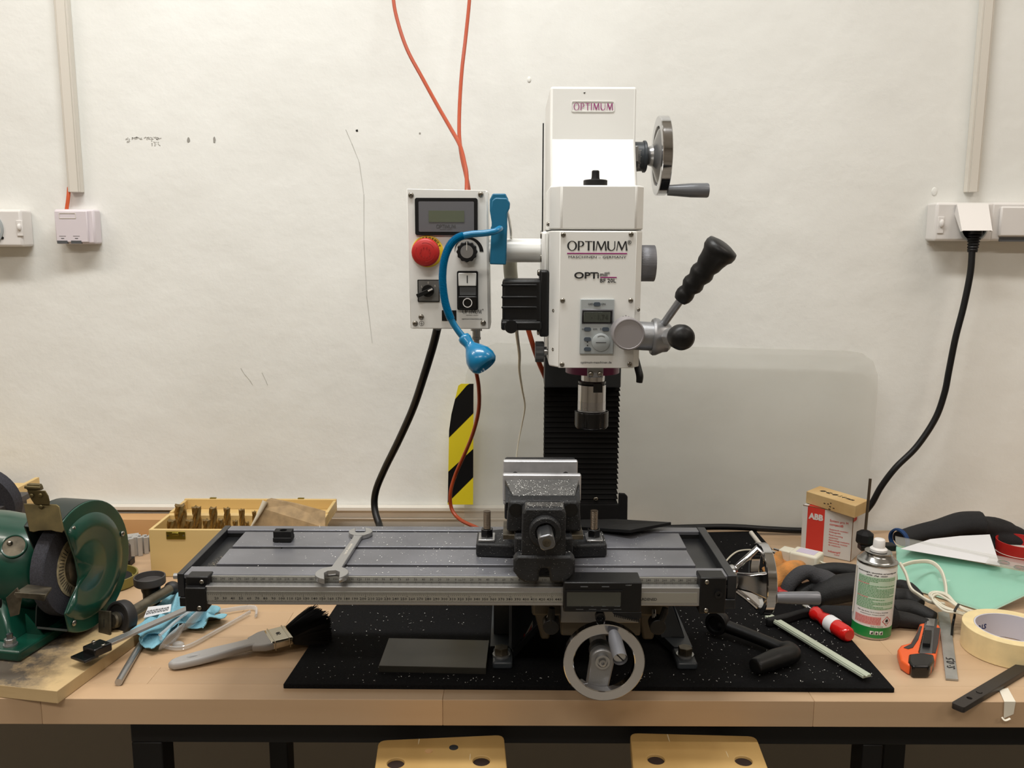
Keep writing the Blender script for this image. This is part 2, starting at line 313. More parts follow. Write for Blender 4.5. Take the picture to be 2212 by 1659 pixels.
# ================================================ WORKBENCH
bench=thing('workbench','long beech-topped workbench on a black steel frame along the white wall','workbench',(0,1.45,ZF))
YF=1.088; rr=random.Random(11)
y=YF; row=0
rows=[.040]+[.047]*14
x_cuts={0:[-1.6,-.93,-.62,-.09,.40,.83,1.6]}
for wd in rows:
    y1=min(y+wd,YW-.002)
    cuts=x_cuts.get(row)
    if not cuts:
        cuts=[-1.6]; 
        while cuts[-1]<1.3: cuts.append(cuts[-1]+rr.uniform(.35,.75))
        cuts[-1]=1.6
    for a,b in zip(cuts,cuts[1:]):
        MB().box(a+.0001,b-.0001,y+.0001,y1-.0001,-.037,0).build('stave',m_['beech'],bench,bevel=.0004 if row else .0007,smooth=0,seg=1)
    y=y1; row+=1
    if y>=YW-.003: break
def fr(name,*b): MB().box(*b).build(name,m_['blackm'],bench,bevel=.002)
xl=P(283,1600,1.13).x
fr('frame_rail',xl,1.7,1.13,1.17,-.088,-.0375)
def xz(px,py,Y): return P(px,py,Y).x
fr('leg',xl,xz(352,1640,1.13),1.1301,1.1699,ZF,-.088)
fr('leg',xz(1862,1640,1.13),xz(1906,1640,1.13),1.1301,1.1699,ZF,-.088)
fr('leg',xz(582,1640,1.35),xz(622,1640,1.35),1.35,1.39,ZF,-.0375)
fr('leg',xz(1908,1640,1.5),xz(1955,1640,1.5),1.5,1.54,ZF,-.0375)
fr('frame_rail',xl,1.7,1.74,1.78,-.088,-.0375)
MB().box(xl+.001,xl+.039,1.17,1.74,-.088,-.0375).build('frame_rail',m_['blackm'],bench)
# added sheet over the wall below the bench, shade put into its darker tone
MB().box(-1.7,1.7,1.781,1.797,ZF,-.09).build('back_panel',mat('shaded_wall_tone',(150,143,131),.8),bench,smooth=0)
# wooden lath behind
a=Q(100,1152,0); 
MB().box(-1.3,-.60,1.735,1.775,.0003,P(300,1117,1.75).z).build('wooden_batten',m_['lath'],bevel=.001,label='rough wooden batten lying along the wall behind the grinder',cat='batten')
# ================================================ STOOLS
def stool(name,label,pts,holes,plugs,zt=-.06):
    c=sum((Q(*p,zt) for p in pts),Vector())/4
    root=thing(name,label,'stool',(c.x,c.y,ZF),group='plywood topped work stools')
    q=[Q(*p,zt) for p in pts]
    q=[q[0],q[1],q[2]+(q[2]-q[1])*2.1,q[3]+(q[3]-q[0])*2.1]
    o=Vector((0,0,zt-.018))
    loc=[(p.x,p.y) for p in q]
    # round the corners of the seat outline
    out=[]
    for i in range(4):
        p=Vector(loc[i]);a=(Vector(loc[i-1])-p).normalized()*.010;b=(Vector(loc[(i+1)%4])-p).normalized()*.010
        for t in (0,.25,.5,.75,1): out.append(tuple(p+a*(1-t)**2+b*t**2))
    cs=[out]
    for (px,py,r) in holes:
        h=Q(px,py,zt); cs.append(circ(h.x,h.y,r,20))
    MB().plate(cs,(0,0,zt-.009),X3,Y3,.018,.0015).build('seat',m_['stool'],root,smooth=40)
    for (px,py,r) in holes:
        h=Q(px,py,zt); MB().cyl((h.x,h.y,zt-.017),(h.x,h.y,zt-.0035),r-.0003).build('bolt_recess',m_['hol'],root)
    for (px,py,r,mt) in plugs:
        h=Q(px,py,zt); MB().cyl((h.x,h.y,zt-.002),(h.x,h.y,zt+.0005),r).build('screw',m_[mt],root)
    cx=sum(p[0] for p in loc)/4; cy=sum(p[1] for p in loc)/4
    for i in range(4):
        d=Vector((loc[i][0]-cx,loc[i][1]-cy,0)); p0=Vector((cx,cy,zt-.0185))+d*.72; p1=Vector((cx,cy,ZF+.001))+d*1.25
        MB().tube([p0,p1],.011,n=12,k=1).build('leg',m_['blackm'],root)
    return root
stool('work_stool','worn plywood stool seat with a grey plug, front of the bench left of the handwheel',[(820,1600),(1086,1588),(1092,1650),(812,1660)],[(855,1648,.0125),(1040,1643,.0125)],[(980,1615,.006,'castgrey'),(926,1623,.005,'lath')])
stool('work_stool','worn plywood stool seat with chipped rear edge, front of the bench right of the handwheel',[(1363,1584),(1631,1591),(1653,1650),(1369,1650)],[(1417,1640,.0125),(1606,1643,.0125)],[])
# ================================================ WALL FITTINGS
# left trunking
def trunk(name,label,a,b,wpx,Y=YW,dp=.016,lid=True):
    p,q=P(*a,Y),P(*b,Y); wd=wpx/1920*1.82
    mb=MB(); mb.box(p.x-wd/2,p.x+wd/2,YW-dp,YW-.0005,q.z,ZC-.001)
    r=thing(name,label,'cable trunking',(p.x,YW,q.z)); mb.build('channel',m_['pvc'],r,bevel=.0012)
    MB().box(p.x-wd/2+.004,p.x+wd/2-.004,YW-dp-.0022,YW-dp,q.z,ZC-.001).build('lid',m_['pvc'],r,bevel=.0008)
    return p.x
trunk('cable_trunking','pale vertical cable duct ending above the small two-port box on the left',(134,-60),(145,416),27)
xr=trunk('cable_trunking','pale vertical cable duct on the right above the plugged-in socket',(2133,-60),(2126,416),25)
# orange cable between trunk and network box
MB().tube([P(149,405,1.79),P(147,430,1.785),P(143,458,1.783)],.0035,k=4).build('orange_wall_cable',m_['orangec'],label='short orange cable end between cable duct and two-port box',cat='cable')
# network box
r=thing('network_outlet','pale lilac two-port surface network box under the left cable duct','network outlet',P(160,528,YW))
def wx(px,py,d): return P(px,py,YW-d)
D=.034
a,b=P(116,455,YW-D),P(192,524,YW-D)
bk=MB().box(a.x-.002,b.x+.012,YW-D*.9,YW-.0005,b.z-.003,a.z+.003); bk.build('housing',m_['lilac'],r,bevel=.004)
MB().box(a.x,b.x,YW-D,YW-D*.85,b.z,a.z).build('front_cover',m_['lilac'],r,bevel=.002)
c0,c1=P(127,460,YW-D),P(164,472,YW-D)
MB().plate([rrect(c0.x,c1.z,c1.x,c0.z,.001),rrect(c0.x+.001,c1.z+.001,c1.x-.001,c0.z-.001,.0006)],(0,YW-D-.0003,0),X3,Z3,.001).build('label_frame',m_['pvc'],r)
for px in (135,165):
    c=P(px,523,YW-D); MB().box(c.x-.010,c.x+.010,YW-D-.001,YW-D+.006,c.z-.003,c.z+.003).build('port_shutter',m_['greyd'],r)
    c=P(px,510,YW-D); MB().box(c.x-.0065,c.x+.0065,YW-D-.0004,YW-D,c.z-.0003,c.z+.0003).box(c.x-.003,c.x+.003,YW-D-.0004,YW-D,c.z-.005,c.z-.0038).build('engraving',m_['greyd'],r)
# sockets
def socket(root,x0,x1,z0,z1,d=.042,latch=None):
    MB().box(x0,x1,YW-d,YW-.0005,z0,z1).build('housing',m_['pvcs'],root,bevel=.005,seg=3)
r=thing('wall_socket','grey-white surface socket cut off by the left photo edge, by the plaster hole','socket',P(0,535,YW))
a,b=P(-80,452,YW-.04),P(52,533,YW-.04); socket(r,a.x,b.x,b.z,a.z)
c=P(43,492,YW-.0425)
MB().box(c.x-.006,c.x+.006,YW-.044,YW-.04,c.z-.016,c.z+.014).build('latch_plate',m_['pvcs'],r,bevel=.0008)
MB().ell((c.x,YW-.045,c.z+.001),(.004,.004,.007)).build('latch',m_['pvcs'],r)
c=P(-32,494,YW-.042); MB().lathe([(.036,-.012),(.036,.003),(.032,.004),(.030,-.010),(0,-.010)],(c.x,YW-.042,c.z),(0,-1,0),32).build('socket_well',m_['greyp'],r)
c=P(5,514,YW-.0425); MB().cyl((c.x,YW-.043,c.z),(c.x,YW-.041,c.z),.0028).build('screw_hole',m_['slot'],r)
r=thing('double_wall_socket','grey-white double surface socket with one lid raised over a black plug','socket',P(2150,522,YW))
a,b=P(2024,437,YW-.042),P(2142,521,YW-.042); socket(r,a.x,b.x,b.z,a.z)
a2,b2=P(2144,437,YW-.042),P(2290,521,YW-.042); socket(r,a2.x,b2.x,b2.z,a2.z)
c=P(2032,484,YW-.0425)
MB().box(c.x-.006,c.x+.006,YW-.044,YW-.04,c.z-.018,c.z+.014).build('latch_plate',m_['pvcs'],r,bevel=.0008)
MB().ell((c.x+.001,YW-.045,c.z+.001),(.0045,.004,.008)).build('latch',m_['pvcs'],r)
h0,h1=P(2067,440,YW-.048),P(2135,440,YW-.048); l0,l1=P(2078,499,YW-.078),P(2144,499,YW-.078)
MB().prism3([h0,h1,l1,l0],(0,.004,.0015)).build('raised_lid',m_['pvcs'],r,bevel=.0012)
for u,v,wn in ((h0,l0,1),(h1,l1,-1)):
    MB().prism3([u,v,v+Vector((0,.006,-.001)),u+Vector((0,.006,-.02))],(.0015*wn,0,0)).build('lid_cheek',m_['pvcs'],r)
c=P(2104,490,YW-.045); MB().lathe([(.027,0),(.027,.004),(.024,.005),(.023,-.0),(0,0)],(c.x,YW-.0425,c.z-.002),(0,-1,0),32).build('socket_well',m_['greyp'],r)
c0,c1=P(2162,446,YW-.046),P(2290,511,YW-.046)
MB().box(c0.x,c1.x,YW-.049,YW-.042,c1.z,c0.z).build('closed_lid',m_['pvcs'],r,bevel=.003)
MB().box(c0.x+.004,c1.x,YW-.0435,YW-.041,c1.z-.010,c1.z-.002).build('lid_gap',m_['greyd'],r)
# power plug and cable
r=thing('power_cable','black mains lead hanging from the right socket behind the cardboard box','power cable',P(1600,1145,1.77))
pl=[P(2107,500,1.752),P(2104,512,1.752)]
mb=MB().tube([P(2107,492,1.752),P(2106,508,1.75)],.016,n=16,k=2,flat=.8)
mb.build('plug',m_['blackp'],r,bevel=.001)
mb=MB()
for i in range(6):
    p=P(2105-i*.8,508+i*6,1.75-.002*i); mb.lathe([(.011-.0004*i,0),(.0125-.0006*i,.001),(.0125-.0006*i,.003),(.009,.004),(.009,.006)],p,(0,0,-1),16)
mb.build('strain_relief',m_['blackp'],r)
MB().tube([P(2100,540,1.738),P(2096,590,1.735),P(2082,660,1.735),P(2064,730,1.735),P(2050,800,1.735),P(2040,850,1.735),P(2020,905,1.735),P(1980,965,1.735),P(1935,1010,1.735),P(1903,1052,1.74),P(1880,1092,1.745),P(1850,1120,1.75),P(1790,1140,1.755),P(1740,1146,1.755),P(1660,1143,1.755),P(1600,1139,1.755),P(1540,1138,1.755),P(1420,1141,1.755)],.0062,n=12,k=8).build('cord',m_['blackp'],r)
MB().tube([P(945,708,1.40),P(936,745,1.42),P(918,805,1.45),P(893,880,1.5),P(862,950,1.55),P(830,1015,1.6),P(812,1060,1.62),P(809,1095,1.62),P(818,1130,1.60),P(835,1160,1.58),Q(880,1190,.0066)+Vector((0,.1,0))],.0066,n=12,k=8).build('machine_power_lead',m_['blackp'],label='thick black lead curving down from the control box bottom',cat='cable')
MB().tube([*[P(849,-60,1.74)+Vector((0-.02*t,.03*t,.96*t)) for t in (1,.85,.7,.56,.44,.33,.23,.15,.08)],P(849,-60,1.74),P(850,0,1.72),P(860,50,1.7),P(880,108,1.68),P(912,168,1.65),P(945,228,1.6),P(972,275,1.55),P(993,313,1.5),P(1003,350,1.47),P(1008,380,1.45),P(1008,420,1.42),P(1006,470,1.42)],.0034,n=10,k=8).build('orange_air_cable',m_['orange'],label='orange cable hanging in a leftward bow above the control box',cat='cable')
MB().tube([*[P(1016,-60,1.74)+Vector((0+.02*t,.03*t,.96*t)) for t in (1,.85,.7,.56,.44,.33,.23,.15,.08)],P(1016,-60,1.74),P(1014,0,1.72),P(1006,80,1.68),P(998,150,1.65),P(993,225,1.6),P(992,290,1.54),P(997,335,1.49),P(1006,375,1.46),P(1012,408,1.44),P(1014,440,1.42),P(1014,480,1.42)],.0034,n=10,k=8).build('orange_air_cable',m_['orange'],label='orange cable dropping almost straight down onto the control box',cat='cable')
MB().tube([P(1020,745,1.40),P(1026,790,1.43),P(1034,835,1.46),P(1034,885,1.5),P(1022,935,1.54),P(1004,980,1.58),P(984,1025,1.6),P(973,1065,1.6),P(976,1100,1.6),P(995,1123,1.58),P(1030,1140,1.52),P(1070,1160,1.48)],.0034,n=10,k=8).build('orange_motor_cable',m_['orange'],label='thin orange cable snaking down in front of the hazard-striped strip',cat='cable')
MB().tube([P(1118,640,1.42),P(1130,680,1.42),P(1141,712,1.42),P(1151,745,1.42),P(1163,780,1.43),P(1178,815,1.44),P(1190,845,1.47)],.0042,n=10,k=6).build('orange_head_cable',m_['orange'],label='thick orange cable slanting behind the mill head beside the column',cat='cable')
MB().tube([P(1108,560,1.45),P(1112,640,1.47),P(1116,715,1.5),P(1122,765,1.55),P(1122,800,1.6),P(1128,840,1.66),P(1134,878,1.72),P(1128,915,1.75),P(1120,955,1.76),P(1114,1005,1.76),P(1113,1060,1.76),P(1113,1100,1.76)],[.0038,.003,.0022,.0014,.0014,.0012],n=8,k=6).build('white_lead',m_['ycable'],label='thin off-white kinked lead hanging left of the black column bellows',cat='cable')
# hazard strip taped on the wall
hz=[(1023,829),(1022,1090),(967,1090),(970,930),(975,895),(983,862),(990,833),(996,829)]
r=thing('hazard_strip','yellow and black striped warning tape strip on the wall under the gooseneck lamp','warning strip',P(995,1090,1.752))
MB().prism3([P(*q,1.752) for q in hz],(0,.0006,0)).build('backing',m_['skinw'],r,smooth=0)
def hclip(poly):
    # clip a stripe to the strip outline (convex enough)
    def side(a,b,p): return (b[0]-a[0])*(p[1]-a[1])-(b[1]-a[1])*(p[0]-a[0])
    out=poly
    for a,b in zip(hz,hz[1:]+hz[:1]):
        res=[];n=len(out)
        for i in range(n):
            p,q=out[i],out[(i+1)%n];sp,sq=side(a,b,p),side(a,b,q)
            if sp>=0: res.append(p)
            if sp*sq<0: t=sp/(sp-sq);res.append((p[0]+(q[0]-p[0])*t,p[1]+(q[1]-p[1])*t))
        out=res
        if not out: return out
    return out
for pts in ([(1060,800),(1060,868),(1023,892),(965,950),(965,880),(985,860),(1008,833)],[(1060,935),(1060,1005),(1023,1030),(965,1088),(965,1022)]):
    q=hclip(pts)
    if len(q)>2: MB().prism3([P(*p,1.7516) for p in q],(0,.0003,0)).build('black_stripe',m_['blackp'],r,smooth=0)
# acrylic splash sheet leaning on the wall
def acr(px,py): return P(px,py,1.764+.010*(1150-py)/400)
out=[(1003,1144),(1003,860),(1006,812),(1018,775),(1038,752),(1072,741),(1160,743),(1480,749),(1830,758),(1862,763),(1886,780),(1896,810),(1896,840),(1888,940),(1878,1030),(1872,1100),(1870,1148)]
pts=[acr(*p) for p in out]
zmin=min(p.z for p in pts); 
MB().prism3([p+Vector((0,0,0)) for p in pts],(0,.003,0)).build('acrylic_sheet',m_['acryl'],smooth=0,label='large clear acrylic sheet with rounded corners leaning on the wall behind the mill',cat='plastic sheet')
# ================================================ rubber mat and plate
MT=.0065
mp_=[Q(612,1488,0),Q(1932,1497,0),Q(1652,1143,0),Q(700,1290,0)]
mp_[2].y=1.76; mp_[3]=Vector((-.262,1.70,0)); mp_[2].x=.505
MB().prism3([p+Vector((0,0,.0003)) for p in mp_],(0,0,MT)).build('rubber_mat',m_['mat'],smooth=0,bevel=.001,label='large black rubber mat under the milling machine on the workbench',cat='mat')
MZ=MT+.0005
q=[Q(818,1438,.016),Q(1050,1443,.016),Q(1057,1383,.016),Q(840,1378,.016)]
MB().prism3([p-Vector((0,0,.0095)) for p in q],(0,0,.0095)).build('steel_plate',m_['profg'],smooth=0,bevel=.0006,label='dull dark steel plate lying on the mat left of the machine foot',cat='metal plate')
# ================================================ MILLING MACHINE
mill=thing('milling_machine','white bench milling machine with grey table and chrome handwheels on the mat','milling machine',(.115,1.3,MZ))
def part(mb,name,mt,parent=mill,**k): return mb.build(name,m_[mt] if isinstance(mt,str) else mt,parent,**k)
# --- base casting
b=MB(); yB=1.60
# sloping side cheeks of the base
b.prism3([(-.030,1.2055,MZ),(-.001,1.2055,MZ),(.003,1.190,MZ),(.050,1.305,MZ),(.056,yB,MZ),(-.030,yB,MZ)],(0,0,.012))
b.prism3([(-.003,1.245,MZ+.012),(-.003,1.202,MZ+.012),(.001,1.195,MZ+.012),(.044,1.300,MZ+.012),(.050,1.42,MZ+.012),(-.026,1.42,MZ+.012),(-.026,1.245,MZ+.012)],(0,0,.090))
b.prism3([(.235,1.205,MZ),(.262,1.205,MZ),(.262,yB,MZ),(.178,yB,MZ),(.178,1.40,MZ)],(0,0,.012))
b.prism3([(.237,1.235,MZ+.012),(.256,1.235,MZ+.012),(.232,1.34,MZ+.097),(.232,1.42,MZ+.097),(.180,1.42,MZ+.097),(.180,1.40,MZ+.012)],(0,0,.002))
v=[(.222,1.235),(.256,1.235),(.256,1.44),(.180,1.44),(.180,1.40)]; t=[(.196,1.26),(.222,1.26),(.222,1.42),(.180,1.42),(.180,1.40)]
b.add([(x,y,MZ+.012) for x,y in v]+[(x,y,MZ+.097) for x,y in t],[(0,1,2,3,4),(9,8,7,6,5)]+[(i,(i+1)%5,(i+1)%5+5,i+5) for i in range(5)])
b.box(.06,.175,1.43,1.58,MZ,MZ+.10)
part(b,'base','castgrey',bevel=.0025)
for n,xs in (('foot',(Q(1063,1458,.012).x,Q(1107,1458,.012).x)),('foot',(Q(1470,1458,.012).x,Q(1515,1458,.012).x))):
    part(MB().box(xs[0],xs[1],1.158,1.2048,MZ,MZ+.011),n,'castgrey',bevel=.003)
for px,py in ((1083,1404),(1480,1404)):
    c=Q(px,py,.026); 
    part(MB().cyl((c.x,c.y,MZ+.010),(c.x,c.y,MZ+.0135),.0125,n=24),'washer','satin')
    part(MB().cyl((c.x,c.y,MZ+.0136),(c.x,c.y,MZ+.0235),.0105,n=6),'hex_bolt','rest',bevel=.0008)
# warning sticker on the inner cheek
s0,s1,s2,s3=P(1121,1396,1.244),P(1150,1344,1.285),P(1150,1360,1.285),P(1121,1410,1.244)
nrm=(s1-s0).cross(s3-s0).normalized(); nrm=nrm if nrm.y<0 else -nrm
# put it on the cheek plane
def cheek(px,py):
    r=_ray(px,py); n=Vector((.105,-.043,0)).normalized(); p0=Vector((.001,1.195,0)); o=Vector((0,0,H)); t=(p0-o).dot(n)/r.dot(n); return o+r*t+n*.0005
stk=part(MB().prism3([cheek(1120,1397),cheek(1150,1340),cheek(1150,1356),cheek(1120,1411)],Vector((.105,-.043,0))*.001),'sticker','card',smooth=0)
part(MB().prism3([cheek(1122,1402),cheek(1132,1368),cheek(1135,1378),cheek(1148,1349),cheek(1144,1371),cheek(1137,1370),cheek(1133,1394),cheek(1130,1389)],Vector((.105,-.043,0))*.004),'sticker_arrow','warnred',parent=stk,smooth=0)
# --- saddle
part(MB().box(.027,.206,1.098,1.236,.112,.150),'saddle','beige',bevel=.004)
part(MB().prism3([(.041,1.14,.060),(.052,1.14,.060),(.058,1.14,.112),(.028,1.14,.112)],(0,.2,0)).prism3([(.180,1.14,.060),(.194,1.14,.060),(.205,1.14,.112),(.172,1.14,.112)],(0,.2,0)),'saddle_guide','beige',bevel=.003,kind='stuff')
a,bb=P(1211,1318,1.085),P(1381,1346,1.085)
part(MB().box(a.x,bb.x,1.085,1.098,bb.z,.150),'front_plate','ali',bevel=.001)
part(MB().box(.065,.17,1.098,1.30,.085,.112),'leadscrew_cover','beige',bevel=.003)
# clamp levers
def lever(px,py,up):
    c=P(px,py,1.075); s=P(px-(8 if up else 0),py-33,1.085)
    l=part(MB().cyl(c+Vector((0,-.006,-.001)),c+Vector((0,.012,0)),.0105,n=20),'clamp_lever','blackp',bevel=.001)
    part(MB().tube([c,c+Vector((.006*up,-.002,.012)),c+Vector((.008*up+.001,-.002,.024))],[.006,.005,.004],n=10,k=4),'lever_arm','blackp',l)
    part(MB().cyl(c+Vector((-.004,.002,.004)),s+Vector((0,.0,.0)),.0028),'lever_stud','chrome',l)
    return l
lever(1190,1350,0); lever(1420,1350,1)
# --- Y handwheel (front)
def handwheel(c,ax,R,rimw,rimt,hand_ang,up,name='handwheel',spokes=1,dish=.02,hand_len=.045):
    """ax = direction from hub outwards to the handle side"""
    u,v,a=basis(ax); c=Vector(c)
    w=part(MB().lathe([(R,-rimt/2+.001),(R,rimt/2-.001),(R-.001,rimt/2),(R-rimw+.001,rimt/2),(R-rimw,rimt/2-.001),(R-rimw,-rimt/2+.001),(R-rimw+.001,-rimt/2),(R-.001,-rimt/2)],c,a,64,closed=True),name,'chrome',smooth=30)
    return w,u,v,a
yc=P(1304,1427,1.012); R=.0493
w_,u,v,a=handwheel(yc,(0,-1,0),R,.0125,.013,0,1,'front_handwheel')
# spoke bar and hub
sp=MB(); hb=P(1299,1418,1.03)
cc=[]
poly=circ(0,0,.0150,16,a0=math.radians(-10),a1=math.radians(190))
poly=[(x,z) for x,z in poly]+[(-.0190,-.036),(.0075,-.040)]
sp.prism([(hb.x+x,hb.z+z) for x,z in poly],(0,1.018,0),X3,Z3,-.014)
part(sp,'handwheel_spoke','ali',bevel=.002,parent=w_)
hub=part(MB().lathe([(.009,0),(.009,.004),(.0065,.004),(.0065,.002),(.0045,.002),(.0045,.007),(.002,.0075),(.002,.004),(0,.004)],(hb.x,1.018,hb.z),(0,-1,0),24),'hub','satin',parent=w_)
part(MB().cyl((hb.x,1.031,hb.z),(hb.x,1.10,hb.z),.011),'feed_screw','satin')
part(MB().lathe([(.014,0),(.014,.012),(.012,.014)],(hb.x,1.050,hb.z),(0,-1,0),32),'graduated_collar','castgrey')
g0,g1=P(1325,1368,1.0),P(1338,1417,.962)
part(MB().lathe([(.0060,0),(.0082,.012),(.0085,.045),(.0085,(g1-g0).length)],g0,g1-g0,24),'grip','silverp',parent=w_)
part(MB().lathe([(.0080,0),(.0080,.0015),(.0070,.0022),(0,.0022)],g1,g1-g0,24),'grip_screw','satin',parent=w_)
gd=(g1-g0).normalized(); sl=gd.cross(Vector((.75,0,.66))).normalized()
part(MB().obox(g1+gd*.0021,sl,gd.cross(sl),gd,.0145,.0014,.0008),'screw_slot','slot',parent=w_)
# --- table
TZ=.186; tx0,tx1=-.4166,.281; ty0,ty1=1.054,1.243
xin0,xin1=tx0+.0085,tx1-.0115
ys=[ty0]+[Q(1106,v,TZ).y for v in (1225.5,1219.5,1187,1181.5,1150.5,1146.5)]+[ty1]
def strip(ya,yb,xa,xb,xa2,xb2,n='work_surface'):
    part(MB().prism3([(xa,ya,TZ-.006),(xb,ya,TZ-.006),(xb2,yb,TZ-.006),(xa2,yb,TZ-.006)],(0,0,.006)),n,'tabletop',bevel=.0008,seg=1,smooth=0)
strip(ys[0],ys[1],xin0,xin1,xin0,xin1)
strip(ys[6],ys[7],xin0,xin1,xin0,xin1)
xl2,xl3=Q(466,1219,TZ).x,Q(500,1187,TZ).x; xr2,xr3=Q(1502,1219,TZ).x,Q(1483,1187,TZ).x
strip(ys[2],ys[3],xl2,xr2,xl3-.004,xr3)
strip(ys[4],ys[5],Q(500,1181,TZ).x,Q(1482,1181,TZ).x,Q(527,1151,TZ).x,Q(1466,1151,TZ).x)
tb=part(MB().box(xin0,xin1,ty0+.001,ty1,.150,TZ-.012),'table_body','tabledark',bevel=.001)
# ribs under the strips so that the slots are T slots
for a_,b_ in ((0,1),(2,3),(4,5),(6,7)):
    part(MB().box(xin0+(0.0 if a_ in (0,6) else .085),xin1-(0.0 if a_ in (0,6) else .075),ys[a_]+.002,ys[b_]-.002,TZ-.0125,TZ-.006),'table_rib','slot',parent=tb)
part(MB().box(xin0,xin1,ty0+.01,ty1-.01,TZ-.013,TZ-.0115),'coolant_trough','tabledark',parent=tb)
eb=part(MB().box(tx0,xin0,ty0,ty1,TZ-.030,TZ+.0005),'end_bar','tabledark',bevel=.0008)
part(MB().box(xin1,tx1,ty0,ty1,TZ-.030,TZ+.0005),'end_bar','tabledark',bevel=.0008)
c=P(376,1251,1.06); part(MB().cyl((tx0-.010,c.y+.01,c.z),(tx0,c.y+.01,c.z),.0038),'end_stud','satin')
part(MB().box(tx0+.002,tx0+.016,ty0-.002,ty0+.03,TZ-.042,TZ-.030),'end_block','blackp',bevel=.001)
part(MB().box(tx1-.016,tx1-.001,ty0-.002,ty0+.03,TZ-.042,TZ-.030),'end_block','tabledark',bevel=.001)
# upper scale on the table front
za,zb=P(1000,1243,ty0).z,P(1000,1262,ty0).z
sc_=part(MB().box(xin0+.012,xin1-.012,ty0-.0016,ty0+.001,zb,za-.001),'table_scale','scale',bevel=.0003,seg=1,smooth=0)
part(MB().box(xin0+.002,xin1,ty0-.0004,ty0+.001,P(1000,1269,ty0).z,zb-.0002),'scale_groove','slot')
ik=MB(); x0s=P(984.5,1250,ty0).x; pxmm=.001*1.0
for k in range(-320,306,2):
    x=x0s+k*pxmm
    if not(xin0+.02<x<xin1-.018): continue
    hgt=.0036 if k%10==0 else (.0024 if k%5==0 else .0016)
    ik.box(x-.00012,x+.00012,ty0-.0018,ty0-.0015,zb+.0003,zb+.0003+hgt)
for k in range(-310,301,10):
    x=x0s+k*pxmm
    if xin0+.022<x<xin1-.02: ik.text(str(abs(k)),(x,ty0-.0017,zb+.0066),size=.0042,res=1)
ik.text('mm',(x0s+.0055,ty0-.0017,zb+.0062),size=.003,res=1)
part(ik,'scale_engraving','ink',parent=sc_,smooth=0,kind='stuff')
# digital ruler bar
Yr=1.036; zt_,zb_=P(1000,1268,Yr).z,P(1000,1308,Yr).z; xa_,xb_=P(444,1290,Yr).x,P(1513,1290,Yr).x
bar=part(MB().box(xa_,xb_,Yr,Yr+.012,zb_,zt_),'digital_ruler','satin',bevel=.0008,seg=1,smooth=0)
f0,f1=zt_-.0065,zb_+.0045
part(MB().box(xa_,xb_-.004,Yr-.0006,Yr,f1,f0),'ruler_face','scale',parent=bar,smooth=0)
ik=MB(); xr0=P(440,1290,Yr).x+.0035; xmax=P(1216,1290,Yr).x
r0=P(837,1292,Yr).x-.230*1.0
n=0
for k in range(1,452):
    x=r0+k*.001
    if xa_+.001<x<xmax: ik.box(x-.0001,x+.0001,Yr-.0009,Yr-.0006,f1,f1+(.0020 if k%10==0 else (.0015 if k%5==0 else .0010)))
for k in range(0,290):
    x=r0+k*.0254/16
    if xa_+.001<x<xmax: ik.box(x-.00014,x+.00014,Yr-.0009,Yr-.0006,f0-(.0044 if k%16==0 else .0034),f0-.0004)
for k in range(10,460,10):
    x=r0+k*.001
    if xa_+.004<x<xmax+.004: ik.text(str(k),(x,Yr-.0008,f1+.0040),size=.0044,sx=1.25,res=1,bold=.006)
for k in range(1,180):
    x=r0+k*.00254
    if k%10==0: ik.text(str(k//10),(x,Yr-.0008,f0-.0058),size=.0022,sx=1.2,res=1)
    elif k<176 : ik.text(str(k%10),(x,Yr-.0008,f0-.0043),size=.0015,sx=1.3,res=1)
x=P(1397,1293,Yr).x; ik.text('HARDENED',(x,Yr-.0008,f1+.0045),size=.0048,bold=.01)
part(ik,'ruler_engraving','ink',parent=bar,smooth=0,kind='stuff')
def bracket(x0,x1,y0,y1,scr,Y):
    p,q=P(x0,y0,Y),P(x1,y1,Y)
    b_=part(MB().box(p.x,q.x,Y,ty0+.006,q.z,p.z),'ruler_bracket','blackp',bevel=.0015)
    for s in scr:
        c=P(s[0],s[1],Y); screw(None,(c.x,Y-.0001,c.z),(0,-1,0),.0030,b_)
    return b_
bracket(398,446,1270,1322,[(431,1313)],1.032)
b2=bracket(401,451,1246,1269,[(436,1257)],1.040)
bracket(1513,1566,1248,1326,[(1527,1257),(1525,1318)],1.034)
c=P(1551,1283,1.034); part(MB().lathe([(.0048,0),(.0048,.003),(.002,.003),(.002,.001),(0,.001)],(c.x,1.034,c.z),(0,-1,0),16),'socket_screw','blackg')
# digital read head
Yd=1.020
def r4(x0,y0,x1,y1,Y): p,q=P(x0,y0,Y),P(x1,y1,Y); return p.x,q.x,q.z,p.z
X0,X1,Z0,Z1=r4(1218,1258,1385,1323,Yd)
hd=part(MB().box(X0,X1,Yd,1.055,Z0,Z1),'digital_readout','blackp',bevel=.0015)
part(MB().prism3([P(1322,1322,Yd),P(1386,1322,Yd),P(1386,1334,Yd),P(1380,1341,Yd),P(1365,1339,Yd),P(1325,1327,Yd)],(0,.02,0)),'readout_tail','blackp',parent=hd,bevel=.001)
g=MB()
for i in range(14):
    c=P(1328+i*4,1328+i*.95,Yd-.0005); g.box(c.x-.0006,c.x+.0006,Yd-.001,Yd+.004,c.z-.0024,c.z+.001)
part(g,'grip_serration','blackp',parent=hd,kind='stuff',smooth=0)
x0,x1,z0,z1=r4(1221,1275,1344,1313,Yd-.0006)
part(MB().plate([[(x0,z0),(x1,z0),(x1,z1),(x0,z1)],rrect(x0+.002,z0+.002,x1-.002,z1-.002,.001)],(0,Yd-.0008,0),X3,Z3,.0016),'window_frame','blackp',parent=hd)
